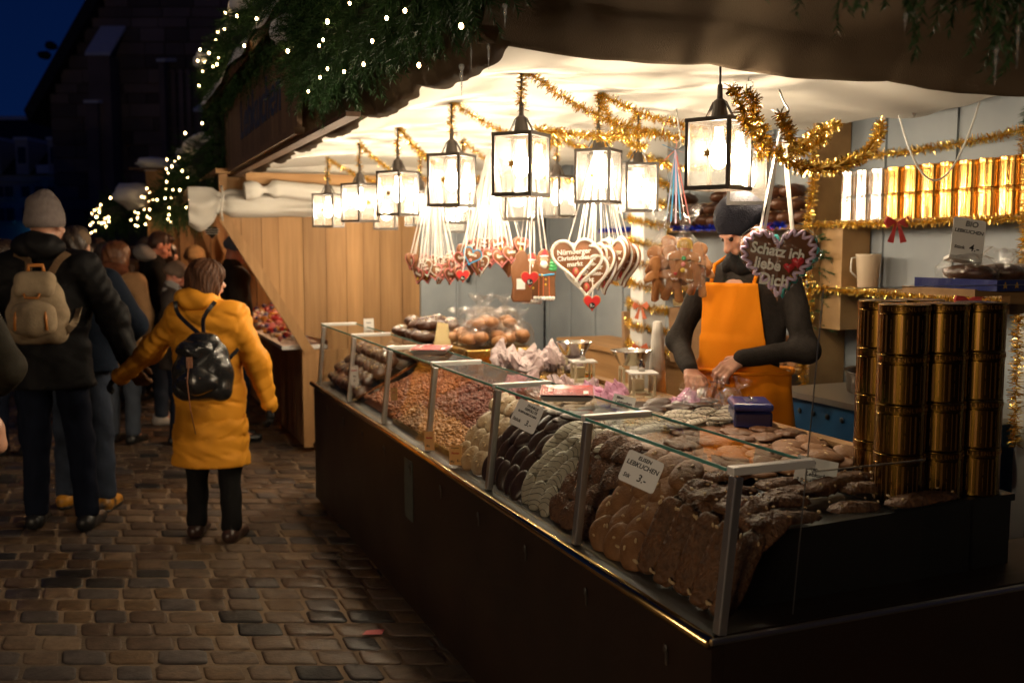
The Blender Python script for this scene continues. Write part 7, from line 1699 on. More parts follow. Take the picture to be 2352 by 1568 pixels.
def person(label, loc, face, H=1.75, coat=None, coat_len=0.55, coat_r=1.0, legs=None, shoe=None, arms=None, head_yaw=0.0, head_pitch=0.05, hair=None, hair_kind='short', hat=None, hat_kind='beanie', gloves=None,
           skin='skin', h=0.014, hh=0.008, feet=None, quilt=None, pompom=None, hood=None, scarf=None, amp=0.005, group=None, lean=0.0, cat='person', handsoff=False, seed=0.0, sleeve=1.0, hem=1.0, handh=0.0055):
    s = H / 1.75; root_s = s
    z = lambda q: q * s
    hipz, shz = z(0.93), z(1.43); L = lambda q: v3(*q) * s
    lv = v3(0, lean, 0)
    nk = v3(0, -0.01, z(1.50)) + lv * .9; hc_ = v3(0, 0.015, z(1.635)) + lv * 1.05; Rm = rotv(head_yaw, head_pitch)
    hc_ = hc_ + v3(0, 0.02 * math.sin(head_pitch) * 2, -0.01 * head_pitch)
    HP, cuts = head_prims(hc_, Rm, s)
    HP.append(seg(nk - v3(0, 0, .06), hc_ + Rm @ v3(0, -0.02, -0.05) * s, 0.055 * s, 0.052 * s))
    parts = [blob(None, HP, hh, None, k=0.014, cuts=cuts)]
    # arms: dict side -> (elbow, wrist, hand dir, palm normal, curl) in body coordinates (metres, unscaled 1.75 m body)
    A = arms or {}
    AR = {}
    for sd in (-1, 1):
        e, w, hd, pn, cu = A.get(sd, ((sd * 0.27, -0.03, 1.13), (sd * 0.27, 0.05, 0.87), (0, 0.1, -1), (-sd, 0, 0), 0.5))
        AR[sd] = (v3(sd * 0.185, 0, 1.41) * s + lv * .85, L(e), L(w), hd, pn, cu)
    F_ = feet or {-1: (-0.10, 0.0, 0), 1: (0.10, 0.0, 0)}
    bodyP = [seg((0, 0, hipz), v3(0, 0, z(1.15)) + lv * .5, 0.11 * s, 0.10 * s, ((0, 1, 0), 0.8)), seg(v3(0, 0, z(1.15)) + lv * .5, v3(0, 0, z(1.36)) + lv * .8, 0.10 * s, 0.12 * s, ((0, 1, 0), 0.8)), seg(v3(0, 0, z(1.36)) + lv * .8, nk, 0.10 * s, 0.05 * s)]
    for sd in (-1, 1):
        sh, e, w, *_ = AR[sd]; bodyP += [seg(sh, e, 0.042 * s, 0.036 * s), seg(e, w, 0.036 * s, 0.024 * s)]
        fx, fy, fz = F_[sd]; knee = v3((sd * 0.095 + fx) / 2, (fy) / 2 + 0.02, 0.49) * s
        bodyP += [seg(v3(sd * 0.09, 0, .90) * s, knee, 0.065 * s, 0.048 * s), seg(knee, v3(fx, fy, 0.10 + fz) * s, 0.048 * s, 0.035 * s), seg(v3(fx, fy, .08 + fz) * s, v3(fx * 1.15, fy + .13, .04 + fz) * s, 0.030 * s, 0.022 * s)]
    parts.append(blob(None, bodyP, 0.018, None, k=0.04))
    for sd in (-1, 1):
        if handsoff: break
        sh, e, w, hd, pn, cu = AR[sd]; HPm = hand_prims(w, hd, pn, cu, side=-sd if False else sd, s=s); 
        if gloves: blob_g = True
        else: parts.append(blob(None, HPm, handh if handh < 0.005 or s > .1 else .005, None, k=0.008))
    body = join_mesh('person', parts, M[skin]); tag(body, label, cat, group); body.location = loc; body.rotation_euler = (0, 0, face)
    if gloves and not handsoff:
        for sd in (-1, 1):
            sh, e, w, hd, pn, cu = AR[sd]; g = [(p[0], p[1], p[2], p[3] + .002, p[4] + .002, p[5]) for p in hand_prims(w, hd, pn, cu, side=sd, s=s)]; blob('glove', g, 0.006, gloves, body, k=0.010)
    for sx in (-1, 1):
        ec = hc_ + Rm @ (v3(sx * 0.031, 0.083, 0.003) * s); b = MB(); b.ell(tuple(ec), (0.011 * s,) * 3, 10, 7); b.build('eye', M['eye'], body, smooth=True)
    # legs and shoes
    if legs:
        TP = [seg((0, 0, hipz + .05), (0, 0, hipz - .02), 0.135 * s, 0.14 * s, ((0, 1, 0), 0.75))]
        for sd in (-1, 1):
            fx, fy, fz = F_[sd]; knee = v3((sd * 0.095 + fx) / 2, (fy) / 2 + 0.02, 0.49) * s
            TP += [seg(v3(sd * 0.085, 0, .88) * s, knee, 0.092 * s, 0.070 * s), seg(knee, v3(fx, fy, 0.10 + fz) * s, 0.070 * s, 0.062 * s)]
        blob('trousers', TP, h, legs, body, k=0.03, disp=folds(0.004, 20, seed), zmin=0.045 * s)
    if shoe:
        for sd in (-1, 1):
            fx, fy, fz = F_[sd]; SP = [seg(v3(fx, fy - .035, .05 + fz) * s, v3(fx, fy + .01, .09 + fz) * s, 0.045 * s, 0.045 * s), seg(v3(fx, fy - .03, .038 + fz) * s, v3(fx * 1.12, fy + .15, .034 + fz) * s, 0.040 * s, 0.036 * s, ((1, 0, 0), 1.1))]
            sm, so = shoe if isinstance(shoe, tuple) else (shoe, None)
            b_ = blob('shoe', SP, 0.007, sm, body, k=0.03, zmin=-0.010)
            if so: blob('sole', [seg(v3(fx, fy - .035, .012 + fz) * s, v3(fx * 1.12, fy + .155, .012 + fz) * s, 0.046 * s, 0.042 * s, ((0, 0, 1), 0.35))], 0.006, so, b_, k=0.01)
    # coat
    if coat:
        r = coat_r; hemz = hipz - coat_len * s + 0.25 * s
        q = dict(fl=((0, 1, 0), 0.74))
        CP = [seg(v3(0, 0, hemz), v3(0, 0.0, hipz), 0.185 * s * r * hem, 0.165 * s * r, q['fl']), seg(v3(0, 0, hipz), v3(0, 0, z(1.18)) + lv * .5, 0.165 * s * r, 0.160 * s * r, q['fl']),
              seg(v3(-0.03 * s, 0, z(1.18)) + lv * .5, v3(-0.06 * s, 0, z(1.35)) + lv * .8, 0.150 * s * r, 0.125 * s * r, q['fl']), seg(v3(0.03 * s, 0, z(1.18)) + lv * .5, v3(0.06 * s, 0, z(1.35)) + lv * .8, 0.150 * s * r, 0.125 * s * r, q['fl']),
              seg(v3(-0.14, 0, 1.40) * s + lv * .85, v3(0.14, 0, 1.40) * s + lv * .85, 0.080 * s * r, 0.080 * s * r), seg(v3(0, -0.005, z(1.42)) + lv * .9, nk + v3(0, 0, .01), 0.085 * s * r, 0.075 * s)]
        cq = folds(amp, 13, seed, quilt)
        SL = []
        for sd in (-1, 1):
            sh, e, w, *_ = AR[sd]; wd = nrm(w - e); SL += [seg(sh, e, 0.074 * s * r * sleeve, 0.060 * s * r * sleeve), seg(e, w + wd * 0.01, 0.060 * s * r * sleeve, 0.046 * s * r * sleeve)]
        def armdisp(qv):
            d = cq(qv) if quilt is None else folds(amp, 13, seed)(qv)
            if quilt:
                tor = np.abs(qv[:, 0]) < 0.22 * s
                d = np.where(tor, cq(qv), d)
                for sd in (-1, 1):
                    sh, e, w, *_ = AR[sd]; out = (qv[:, 0] * sd) >= 0.22 * s
                    a, b_ = sh, w; ba = b_ - a; t = ((qv - a) @ ba) / np.linalg.norm(ba); wv = np.abs(np.sin((t + .012 * np.sin(qv[:, 1] * 30)) * math.pi / (quilt[0] * 0.75))); d = np.where(out, folds(amp, 13, seed)(qv) + min(quilt[1], .009) * 0.8 * (wv ** 0.35 - 0.6) + 0.0035 * np.sin(t * 75 + 5 * np.sin(qv[:, 1] * 22 + t * 9)) + 0.003 * np.sin(t * 31 + qv[:, 1] * 60 + qv[:, 2] * 35), d)
            return d
        cb = [seg(v3(0, 0, hemz - 0.22 * s), v3(0, 0, hemz - 0.02 * s), 0.20 * s * r, 0.155 * s * r * hem, q['fl'])]
        blob('coat', CP + SL, h, coat, body, k=0.045, disp=armdisp, zmin=hemz - 0.03 * s)
    T = lambda x, y, z_: hc_ + Rm @ (v3(x, y, z_) * s)
    if hood:
        blob('hood', [elp(T(0, -0.105, -0.115), v3(0.115, 0.085, 0.075) * s), elp(T(0.07, -0.05, -0.12), v3(0.055, 0.07, 0.05) * s), elp(T(-0.07, -0.05, -0.12), v3(0.055, 0.07, 0.05) * s)], 0.009, hood, body, k=0.05, disp=folds(0.005, 24, seed))
    if scarf:
        blob('scarf', [seg(nk + v3(0, 0.0, -0.03) * s, nk + v3(0, 0.01, 0.030) * s, 0.090 * s, 0.074 * s), elp(nk + v3(0, 0.045, -.035) * s, v3(0.092, 0.066, 0.045) * s)], 0.007, scarf, body, k=0.03, disp=folds(0.007, 34, seed))
    if hair:
        if hair_kind == 'short': P = [elp(T(0, -0.022, 0.048), v3(0.083, 0.098, 0.083) * s, Rm), elp(T(0, -0.055, -0.005), v3(0.072, 0.055, 0.065) * s, Rm), elp(T(0, 0.035, 0.105), v3(0.058, 0.050, 0.026) * s, Rm)]
        elif hair_kind == 'bob': P = [elp(T(0, -0.020, 0.040), v3(0.112, 0.118, 0.096) * s, Rm), elp(T(0, -0.066, -0.060), v3(0.122, 0.074, 0.094) * s, Rm), elp(T(0.066, -0.012, -0.04), v3(0.034, 0.055, 0.080) * s, Rm), elp(T(-0.066, -0.012, -0.04), v3(0.034, 0.055, 0.080) * s, Rm)]
        else: P = [elp(T(0, -0.018, 0.042), v3(0.090, 0.102, 0.088) * s, Rm), elp(T(0, -0.07, -0.09), v3(0.085, 0.05, 0.13) * s, Rm)]
        def hd_(q):
            u = (q - hc_) @ Rm; a = np.arctan2(u[:, 0], -u[:, 1]); return 0.0022 * np.sin(a * 37 + 9 * np.sin(u[:, 2] * 16 + a * 2)) + 0.004 * np.sin(a * 7 + u[:, 2] * 46 + 2 * np.sin(a * 3))
        hx = [elp(T(0, 0.10, -0.035), v3(0.062, 0.085, 0.085) * s, Rm)]
        blob('hair', P, 0.0055 if hh < .007 else 0.008, hair, body, k=0.03, disp=hd_, cuts=hx)
    if hat:
        if hat_kind == 'beanie': P = [elp(T(0, -0.014, 0.052), v3(0.090, 0.106, 0.090) * s, Rm), elp(T(0, -0.018, 0.022), v3(0.093, 0.109, 0.050) * s, Rm)]
        elif hat_kind == 'tall': P = [elp(T(0, -0.018, 0.050), v3(0.092, 0.108, 0.085) * s, Rm), elp(T(0, -0.03, 0.105), v3(0.082, 0.09, 0.060) * s, Rm), elp(T(0.012, -0.03, 0.155), v3(0.040, 0.045, 0.028) * s, Rm), elp(T(0, -0.022, 0.010), v3(0.094, 0.108, 0.05) * s, Rm)]
        else: P = [elp(T(0, -0.01, 0.05), v3(0.090, 0.106, 0.075) * s, Rm), seg(T(0, 0.07, 0.05), T(0, 0.14, 0.035), 0.045 * s, 0.03 * s, (Rm @ v3(0, 0, 1), 0.3))]
        def rb_(q):
            u = (q - hc_) @ Rm; a = np.arctan2(u[:, 0], u[:, 1]); band = 1 / (1 + np.exp((u[:, 2] - 0.035) * 120)); return 0.0016 * np.sin(a * 46) + 0.0035 * band
        cutf = [elp(T(0, 0.125, -0.038), v3(0.13, 0.085, 0.080) * s, Rm), elp(T(0, 0.0, -0.085), v3(0.15, 0.17, 0.080) * s, Rm)]
        ht = blob('hat', P, 0.006 if hh < .007 else 0.009, hat, body, k=0.02, disp=rb_, cuts=cutf)
        if pompom: b = MB(); b.ell(tuple(T(0, -0.02, 0.165)), (0.048 * s,) * 3, 14, 10, nz=0.4, ns=9); b.build('pompom', pompom, ht, smooth=True)
    return body
FA = lambda deg=0: -YAW + R(deg)      # facing away along the camera heading (+deg turns left)
black_puffer = cloth('black_puffer', (0.009, 0.0085, 0.009), rough=0.6); jeans_dk = cloth('dark_jeans', (0.007, 0.010, 0.022), ns=14); jeans = cloth('blue_jeans', (0.040, 0.052, 0.080), var=0.45, ns=5, bs=60)
yellow = cloth('mustard_quilt', (0.72, 0.30, 0.025), rough=0.55, var=0.85, ns=5, bump=0.15, bs=22)
# A tall man with backpack
gA = gp(136, 1216); gB = gp(492, 1238)
pA = person('tall man from behind in black padded coat and pale grey knitted hat', (gA.x, gA.y, 0), FA(6), 1.835, coat=black_puffer, hood=black_puffer, coat_len=0.40, coat_r=1.18, legs=jeans_dk, shoe=M['black'], hat=cloth('grey_knit', (0.20, 0.165, 0.155), ns=30, bump=0.5, bs=160), hat_kind='tall', quilt=(0.105, 0.008, 0.02), feet={-1: (-0.13, 0.05, 0), 1: (0.15, 0.0, 0)},
            arms={-1: ((-0.33, 0.02, 1.16), (-0.34, 0.10, 0.93), (0, 0.2, -1), (1, 0, 0), 0.6), 1: ((0.33, -0.04, 1.16), (0.42, -0.05, 0.905), (0.45, -0.05, -0.9), (0, 1, 0), 0.9)}, head_yaw=R(-14), hh=0.008, gloves=cloth('brown_glove', (0.10, 0.055, 0.03)), seed=1.0)
# B woman in yellow
pB = person('woman from behind in mustard yellow quilted coat reaching her left arm out', (gB.x, gB.y, 0), FA(-6), 1.515, coat=yellow, coat_len=0.68, coat_r=1.26, legs=cloth('black_trousers', (0.012, 0.011, 0.011)), shoe=mat('brown_black_boot', (0.04, 0.02, 0.015), rough=0.3), quilt=(0.092, 0.0150, 0.03), feet={-1: (-0.13, 0.05, 0), 1: (0.13, -0.03, 0)},
            arms={-1: ((-0.39, 0.02, 1.19), (-0.60, 0.05, 1.03), (-0.8, 0.1, -0.5), (0, 0.3, -1), 0.7), 1: ((0.31, -0.01, 1.14), (0.36, 0.05, 0.87), (0.08, 0.1, -1), (-1, 0, 0), 0.6)}, hair=mat('brown_hair', (0.09, 0.036, 0.015), (0.035, 0.015, 0.008), rough=0.6, ns=3, stretch=(30, 30, 3), spec=0.2, bump=0.5, bs=5), hair_kind='bob',
            head_yaw=R(-35), hh=0.006, h=0.008, hood=yellow, gloves=cloth('black_glove', (0.02, 0.018, 0.018)), seed=2.0, amp=0.007, hem=1.06, sleeve=0.86)
# D man behind A
gD = gp(196, 1172)
pD = person('person in dark blue jacket, flat brown cap, jeans and yellow-black trainers', (gD.x, gD.y, 0), FA(4), 1.70, coat=cloth('navy_jacket', (0.006, 0.011, 0.022)), coat_len=0.30, coat_r=1.30, legs=jeans, shoe=(mat('yellow_trainer', (0.75, 0.33, 0.02), (0.03, 0.02, 0.015), rough=0.5, ns=11), M['black']), hat=cloth('brown_cap', (0.16, 0.11, 0.07)), hat_kind='cap', hair=mat('dark_hair', (0.03, 0.018, 0.012), rough=0.5), feet={-1: (-0.15, 0.10, 0), 1: (0.13, 0, 0)},
            arms={1: ((0.33, 0.02, 1.17), (0.22, 0.16, 1.02), (-1, 0.3, -0.3), (0, -1, 0), 0.6)}, seed=3.0, hood=cloth('dark_hood', (0.02, 0.02, 0.025)))
# E
gE = gp(283, 1018); pE = person('person in tan coat with fur-trimmed rust hood', (gE.x, gE.y, 0), FA(-12), 1.62, coat=cloth('tan_coat', (0.30, 0.17, 0.08)), coat_len=0.5, coat_r=1.15, legs=cloth('grey_blue_jeans', (0.05, 0.06, 0.08)), shoe=M['black'], hair=mat('auburn_hair', (0.16, 0.06, 0.02), (0.08, 0.03, 0.012), rough=0.45, ns=3, stretch=(30, 30, 3)), hair_kind='bob', hood=cloth('rust_fur', (0.14, 0.05, 0.025), ns=40, bump=1.0, bs=120), seed=4.0, hh=.009)
# F young man in profile
gF = gp(372, 972); pF = person('young man in profile in black coat with grey hood lining, looking down at the stall', (gF.x, gF.y, 0), FA(-72), 1.71, coat=cloth('black_coat', (0.014, 0.013, 0.012)), coat_len=0.42, coat_r=1.15, legs=jeans, shoe=cloth('white_trainer', (0.6, 0.55, 0.5)), hair=mat('dark_brown_hair', (0.05, 0.022, 0.012), (0.03, 0.014, 0.008), rough=0.5, ns=20), hair_kind='short', head_pitch=R(28), hood=cloth('grey_lining', (0.25, 0.23, 0.22)), skin='skin_red', seed=5.0, hh=0.007,
            arms={-1: ((-0.27, 0.05, 1.15), (-0.24, 0.22, 1.02), (0, 1, -.3), (0, 0, -1), .6), 1: ((0.27, 0.05, 1.15), (0.22, 0.22, 1.02), (0, 1, -.3), (0, 0, -1), .6)})
# G older person
gG = cp(400, 784, 8.0); pG = person('smaller elderly person with glasses and brown beanie beside the young man', (gG.x, gG.y, 0), FA(-75), 1.46, coat=cloth('brown_coat', (0.05, 0.04, 0.035)), coat_len=0.45, coat_r=1.1, legs=jeans_dk, shoe=M['black'], hat=cloth('brown_knit', (0.17, 0.12, 0.09), ns=30), head_pitch=R(22), scarf=cloth('grey_scarf', (0.28, 0.27, 0.26)), skin='skin_red', seed=6.0, hh=0.007)
# H man at next stall
pH = person('man in grey-blue beanie and dark jacket bending over the next stall', tuple(cp(540, 784, 8.1).xy) + (0,), FA(-62), 1.67, coat=cloth('dark_brown_jacket', (0.035, 0.027, 0.022)), coat_len=0.45, coat_r=1.2, legs=jeans_dk, shoe=M['black'], hat=cloth('blue_grey_knit', (0.12, 0.14, 0.19), ns=30), head_pitch=R(25), skin='skin_red', seed=7.0, hh=0.008)
pI = person('child in teddy-fur beige hood behind the woman in yellow', tuple(cp(452, 784, 9.3).xy) + (0,), FA(-40), 1.58, coat=cloth('beige_fleece', (0.36, 0.23, 0.12), ns=30, bump=.8, bs=60), coat_len=0.45, coat_r=1.1, legs=jeans_dk, shoe=M['black'], hat=cloth('beige_fur', (0.42, 0.27, 0.13), ns=30, bump=1.0, bs=80), hh=0.009)
gC = cp(-150, 784, 4.3); pC = person('person at the left edge in dark olive sleeve with pale handbag', (gC.x, gC.y, 0), FA(0), 1.66, coat=cloth('olive_coat', (0.025, 0.021, 0.014), rough=0.7), coat_len=0.75, coat_r=1.15, legs=jeans_dk, shoe=M['black'], hair=M['twig'], arms={1: ((0.345, -0.02, 1.13), (0.20, 0.18, 1.02), (-.8, .6, 0), (0, 0, -1), .6)}, seed=8.0)
crowd = [(248, 9.6, 1.66, 'person in black coat close behind the one with the rust hood', (0.012, 0.012, 0.014), 'hat', 5), (318, 11.6, 1.62, 'person in dark plum coat in the middle of the lane', (0.04, 0.012, 0.02), None, -15), (345, 10.4, 1.72, 'tall person in black beside the young man', (0.01, 0.01, 0.012), 'hat', -30),
         (275, 13.2, 1.68, 'person in charcoal coat deep in the lane', (0.02, 0.02, 0.02), 'hat', 0), (205, 10.6, 1.64, 'person in dark coat half hidden by the flat brown cap', (0.015, 0.013, 0.012), None, 12), (390, 11.4, 1.66, 'person in dark coat near the lit goods', (0.018, 0.014, 0.012), None, -50), (262, 11.0, 1.60, 'person with white pompom hat in the crowd', (0.05, 0.045, 0.04), 'pom', 10), (303, 10.2, 1.50, 'person in red jacket in the crowd', (0.14, 0.015, 0.02), None, -20), (335, 12.5, 1.70, 'dark-haired person in black farther up the alley', (0.02, 0.02, 0.025), None, 15),
         (232, 12.0, 1.72, 'person in dark green coat farther up the alley', (0.02, 0.03, 0.02), 'hat', -10), (160, 13.0, 1.75, 'person in dark grey coat beyond the man with the backpack', (0.03, 0.03, 0.035), 'hat', 0), (358, 14.5, 1.72, 'distant person in brown coat before the next stall', (0.06, 0.035, 0.02), None, -50), (290, 15.5, 1.74, 'distant person in navy coat', (0.015, 0.02, 0.04), 'hat', 30),
         (415, 13.5, 1.66, 'distant person in grey coat by the lit counter', (0.06, 0.055, 0.05), 'hat', -60), (120, 15.5, 1.70, 'distant person at far left in black', (0.015, 0.015, 0.018), None, 20), (20, 7.5, 1.68, 'person in black coat at the left edge behind the tall man', (0.016, 0.015, 0.018), None, 10)]
for i, (px, fw, H, lab, c, ht, turn) in enumerate(crowd):
    q = cp(px, 784, fw); person(lab, (q.x, q.y, 0), FA(turn), H - 0.05, coat=cloth('crowd_coat', c), coat_len=0.5, coat_r=1.12, legs=jeans_dk, shoe=M['black'], hair=mat('crowd_hair', (0.04, 0.022, 0.014), rough=0.5), hair_kind='bob' if i % 2 else 'short',
                                hat=(cloth('crowd_hat', (0.45, 0.42, 0.42) if ht == 'pom' else (0.06, 0.05, 0.05)) if ht else None), pompom=cloth('white_pompom', (0.6, 0.58, 0.58)) if ht == 'pom' else None, h=0.02, hh=0.012, handsoff=False, seed=i * 1.3, handh=.007)

# ---- bags
def backpack(label, owner, c, face, sz, m, m2, kind):
    """c = centre of the pack in world space, flat side towards the wearer (+y local)"""
    t = thing('backpack', label, 'backpack', c, face); w, d, h_ = sz
    body = [elp((0, 0, -h_ * .12), (w * .52, d * .55, h_ * .40)), elp((0, .01, h_ * .14), (w * .42, d * .45, h_ * .34)), seg((-w * .30, 0, -h_ * .36), (w * .30, 0, -h_ * .36), d * .42)]
    blob('pack_body', body, 0.008, m, t, k=0.04, disp=folds(0.006, 22, 1.5))
    if kind == 'canvas':
        blob('front_pocket', [seg((-w * .24, -d * .50, -h_ * .26), (w * .24, -d * .50, -h_ * .26), 0.045), seg((-w * .22, -d * .46, -h_ * .08), (w * .22, -d * .46, -h_ * .08), 0.045), seg((0, -d * .50, -h_ * .26), (0, -d * .46, -h_ * .08), 0.06)], 0.007, m, t, k=0.05)
        blob('top_flap', [seg((-w * .22, -d * .32, h_ * .20), (w * .22, -d * .32, h_ * .20), 0.035), seg((-w * .20, -d * .12, h_ * .36), (w * .20, -d * .12, h_ * .36), 0.045)], 0.007, m, t, k=0.05)
        for sx in (-1, 1):
            b = MB(); b.tube([(sx * w * .26, -d * .52 - .042, -h_ * .32), (sx * w * .25, -d * .50 - .046, -h_ * .15), (sx * w * .23, -d * .45 - .036, -h_ * .02)], 0.0085, 6); b.build('leather_strip', m2, t, smooth=True)
        b = MB(); b.tube([(-w * .13, -d * .28 - .040, h_ * .18), (-w * .11, -d * .30 - .045, h_ * .12), (w * .11, -d * .30 - .045, h_ * .12), (w * .13, -d * .28 - .040, h_ * .18)], 0.006, 6); b.build('pocket_handle', m2, t, smooth=True)
        b = MB(); b.tube([(-0.04, 0.0, h_ * .45), (-0.035, 0, h_ * .56), (0.035, 0, h_ * .56), (0.04, 0, h_ * .45)], 0.010, 7); b.build('carry_loop', m2, t, smooth=True)
    else:
        blob('front_pocket', [seg((-w * .22, -d * .48, -h_ * .24), (w * .22, -d * .48, -h_ * .24), 0.045), seg((0, -d * .5, -h_ * .28), (0, -d * .48, -h_ * .14), 0.055)], 0.007, m, t, k=0.05)
        blob('top_flap', [elp((-0.02, -d * .25, h_ * .22), (w * .34, d * .34, h_ * .15))], 0.007, m, t, k=0.03, disp=folds(0.006, 30, .5))
        b = MB(); b.box((-0.03, -d * .62 - 0.035, -h_ * .02), (0.0, -d * .62 - .03, h_ * .14)); b.build('leather_tab', m2, t); b = MB(); b.add([(-.04, -d * .5 - .052, -h_ * .16), (.04, -d * .5 - .052, -h_ * .16), (0.0, -d * .5 - .058, -h_ * .32), (-.04, -d * .5 - .048, -h_ * .16), (.04, -d * .5 - .048, -h_ * .16), (0.0, -d * .5 - .054, -h_ * .32)], [(0, 2, 1), (3, 4, 5), (0, 1, 4, 3), (1, 2, 5, 4), (2, 0, 3, 5)]); b.build('leather_patch', m2, t)
        b = MB(); b.tube([(-.015, -d * .62 - .036, h_ * .08), (-.014, -d * .62 - .07, -h_ * .2), (-.010, -d * .62 - .05, -h_ * .62), (0.005, -d * .62 - .03, -h_ * 1.0)], 0.0028, 5); b.build('cord', m2, t, smooth=True)
    return t
def strap(parent, pts, m, w=0.035, name='strap'):
    bpy.context.view_layer.update(); mi_ = parent.matrix_world.inverted(); P = polyline([tuple(p) for p in pts], 0.02); b = MB()
    for i in range(len(P) - 1): b.bar(mi_ @ Vector(P[i]), mi_ @ Vector(P[i + 1]), w, 0.005, up=(0, 1, 0))
    b.build(name, m, parent)
canvas = cloth('beige_backpack_canvas', (0.34, 0.255, 0.16), ns=20, bs=90, rough=0.8); tanl = mat('orange_leather', (0.48, 0.17, 0.03), rough=0.45)
def at_body(p, q): return Matrix.Translation(p.location) @ Matrix.Rotation(p.rotation_euler.z, 4, 'Z') @ Vector(q)
cA = cp(86, 702, (gA - Vector((0, 0, 0))).dot(fwv) - 0.25)
pkA = backpack('beige canvas backpack with orange leather strips on the tall man', pA, tuple(cA), FA(8), (0.30, 0.15, 0.38), canvas, tanl, 'canvas')
stm = cloth('brown_webbing', (0.14, 0.085, 0.045))
for sx in (-1, 1): strap(pkA, [cA + Vector((0, 0, .17)) + rgt * .06 * sx + fwv * .04, cA + Vector((0, 0, .24)) + rgt * .085 * sx + fwv * .09, at_body(pA, (sx * 0.14, -0.085, 1.56))], stm, 0.036)
strap(pkA, [cA + rgt * .12 - Vector((0, 0, .16)), cA + rgt * .19 - Vector((0, 0, .09)) - fwv * 0.0, at_body(pA, (0.19, -0.10, 1.26))], canvas, 0.035, 'side_strap')
cB = cp(465, 835, gB.dot(fwv) - 0.27)
blk = mat('black_patent_leather', (0.012, 0.012, 0.013), (0.02, 0.02, 0.02), rough=0.24, coat=0.3, ns=6, bump=0.35, bs=9)
pkB = backpack('shiny black leather drawstring backpack on the woman in yellow', pB, tuple(cB), FA(-4), (0.30, 0.16, 0.34), blk, mat('brown_leather', (0.20, 0.07, 0.025), rough=0.5), 'leather')
strap(pkB, [cB + Vector((0, 0, .15)) - rgt * .01 - fwv * .0, at_body(pB, (-0.09, -0.155, 1.24)), at_body(pB, (-0.12, -0.13, 1.31))], blk, 0.022); strap(pkB, [cB + Vector((0, 0, .15)) + rgt * .01, at_body(pB, (0.05, -0.165, 1.23)), at_body(pB, (0.10, -0.135, 1.31))], blk, 0.022)
strap(pkB, [cB + rgt * .12 - Vector((0, 0, .12)), at_body(pB, (0.155, -0.16, .98)), at_body(pB, (0.205, -0.10, 1.06))], blk, 0.02, 'side_strap')
cE = cp(290, 735, gE.dot(fwv) - 0.2); backpack('tan backpack on the person with the rust fur hood', pE, tuple(cE), FA(-12), (0.26, 0.12, 0.36), cloth('tan_pack', (0.30, 0.17, 0.07)), tanl, 'canvas')
hb_ = thing('handbag', 'pale pink-beige leather handbag at the left edge of the photo', 'handbag', tuple(cp(-6, 985, 4.1)), FA(10))
blob('bag_body', [elp((-.045, 0, -.01), (0.075, 0.05, 0.085)), seg((-.10, 0, -.07), (0.0, 0, -.07), 0.035)], 0.006, mat('pink_beige_leather', (0.55, 0.30, 0.20), rough=0.35), hb_, k=0.03)
b = MB(); b.tube([(-0.01, -.055, .0), (0.0, -.06, .04), (-.01, -.05, .09), (-.03, -.02, .14)], 0.005, 7); b.build('brass_clasp', M['brass'], hb_, smooth=True)
b = MB(); b.tube([(-.03, 0, .07), (-.06, 0, .25), (-.10, .03, .42)], 0.008, 6); b.build('strap', tanl, hb_, smooth=True)

# ---- the seller behind the counter, turned to the left, looking down
def seller():
    L_ = Vector((2.37, 3.31, 0.12)); face = R(118)      # turned to the aisle
    s = 1.0; hd_yaw, hd_p = R(2), R(38)
    fleece = cloth('black_fleece', (0.030, 0.025, 0.022), ns=40, bump=0.3, bs=140); oran = cloth('orange_apron_cloth', (0.95, 0.29, 0.010), var=0.88, ns=4, bump=0.2, bs=14, rough=0.75)
    W2B = Matrix.Scale(1.75 / 1.67, 4) @ (Matrix.Translation(L_) @ Matrix.Rotation(face, 4, 'Z')).inverted()
    hl = W2B @ cp(1677, 825, 3.74)      # left hand in front of the belly
    hr = W2B @ cp(1590, 862, 3.78)      # hand at the scale
    return L_, face, fleece, oran, hl, hr, W2B @ cp(1832, 768, 3.50), W2B @ cp(1636, 785, 3.80)
L_, face, fleece, oran, hl, hr, eLw, eRw = seller()
def ik(sd, W, hint, up=0.295, lo=0.265):
    S = Vector((sd * 0.185, 0, 1.41)); W = Vector(W); d = W - S; L = min(d.length, up + lo - 0.01); dn = d.normalized(); a = (up * up - lo * lo + L * L) / (2 * L); hgt = math.sqrt(max(up * up - a * a, 0.0))
    h = Vector(hint) - S; h = (h - dn * h.dot(dn)).normalized(); return S + dn * a + h * hgt
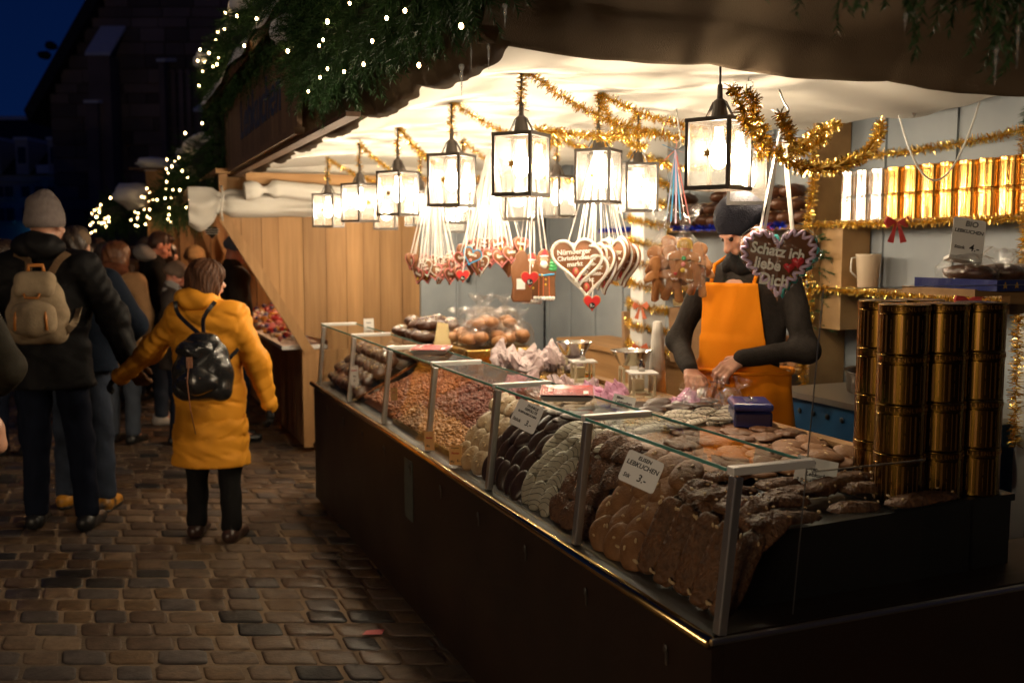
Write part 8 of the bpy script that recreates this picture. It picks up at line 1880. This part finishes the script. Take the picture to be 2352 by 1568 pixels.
# arms: the person's left hand (local -x) works at the apron, the far one reaches to the scale
toR, toL = (-1, 1) if hr.x < hl.x else (1, -1)
EL = {}
def arm(sd, wv, eb, hd, pn, cu): return (tuple(eb), tuple(wv), hd, pn, cu)
wl = Vector(hl); wr_ = Vector(hr)
print('SELLER', toR, toL, [round(v, 2) for v in wl], [round(v, 2) for v in wr_], [round(v, 2) for v in eLw], [round(v, 2) for v in eRw])
eLw = ik(toL, wl + Vector((toL * .05, -.02, 0.02)), (toL * .45, -0.18, 1.18)); eRw = ik(toR, wr_ + Vector((0, -.03, .05)), (toR * .45, -0.02, 1.1))
print('ELBOWS', [round(v, 2) for v in eLw], [round(v, 2) for v in eRw])
ps = person('seller in orange apron, black fleece, beanie and neck warmer looking down at his work', tuple(L_), face, 1.67, coat=fleece, coat_len=0.30, coat_r=0.93, legs=jeans_dk, shoe=M['black'],
            arms={toR: (tuple(eRw), tuple(wr_ + (eRw - wr_).normalized() * 0.06), tuple((wr_ - eRw).normalized()), (0, 0, -1), 0.55),
                  toL: (tuple(eLw), tuple(wl + (eLw - wl).normalized() * 0.06), tuple((wl - eLw).normalized() + Vector((0, 0, -.45))), (-toL * 0.2, -0.6, -0.7), 0.85)},
            head_yaw=R(-36), head_pitch=R(40), hat=cloth('black_navy_knit', (0.018, 0.018, 0.026), ns=60, bump=0.5, bs=200), scarf=cloth('black_neckwarmer', (0.012, 0.011, 0.011), ns=40, bump=.4, bs=120), hh=0.005, h=0.009, amp=0.004, skin='skin', seed=9.0, handh=0.0035, sleeve=0.79)
# apron: bib and skirt as a shell just outside the body
zb = lambda t_: t_
def apron():
    V = []; F = []; nu, nv = 46, 60
    def torso(a, z):
        # ellipse of the clothed body at height z
        if z > 1.18: r = 0.165 + (1.35 - z) * -0.02
        elif z > 0.93: r = 0.160 + abs(z - 1.06) * 0.06
        else: r = 0.168 + (0.93 - z) * 0.11
        return Vector((r * 1.16 * math.sin(a), 0.74 * r * 1.20 * math.cos(a) + 0.004, z))
    for j in range(nv + 1):
        z = 1.40 - j / nv * 0.92
        half = 0.62 + (1.40 - z) * 0.8 if z > 1.08 else 1.9
        if 1.02 < z <= 1.08: half = 0.876 + (1.08 - z) / 0.06 * 1.0
        for i in range(nu + 1):
            a = -half + 2 * half * i / nu; p = torso(a, z); n = Vector((p.x, p.y * 1.6, 0)).normalized()
            w = 0.012 + 0.005 * math.sin(a * 9 + z * 3) * (1 if z < 1.05 else 0.35) + 0.010 * max(0, (0.95 - z)) * math.sin(a * 13) + 0.006 * mnoise.noise(Vector((a * 3, z * 7, 1)))
            if z > 1.3: w += (z - 1.3) * 0.05
            V.append(tuple(p + n * w))
    for j in range(nv):
        for i in range(nu): a = j * (nu + 1) + i; F.append((a, a + 1, a + nu + 2, a + nu + 1))
    o = npmesh('apron', V, F, oran, ps, True); o.scale = (0.955,) * 3; sm = o.modifiers.new('th', 'SOLIDIFY'); sm.thickness = 0.004; sm.offset = 1
    b = MB()
    for sd in (-1, 1): b.tube([(sd * 0.095, 0.125, 1.385), (sd * 0.10, 0.085, 1.47), (sd * 0.07, -0.03, 1.525)], 0.008, 6)
    b.build('neck_strap', oran, ps, smooth=True).scale = (0.955,) * 3
    b = MB(); pts = [(0.205 * math.sin(a), 0.172 * math.cos(a) , 1.035 + 0.004 * math.sin(a * 5)) for a in np.linspace(-math.pi, math.pi, 40)]; b.tube(pts, 0.009, 6)
    b.tube([(0.02 * -toL, 0.175, 1.03), (0.03, 0.20, 0.98), (0.045, 0.195, 0.90)], 0.008, 6); b.tube([(0.0, 0.175, 1.03), (0.01, 0.20, 0.97), (-0.005, 0.20, 0.93)], 0.008, 6); b.build('apron_tie', oran, ps, smooth=True).scale = (0.955,) * 3
apron()
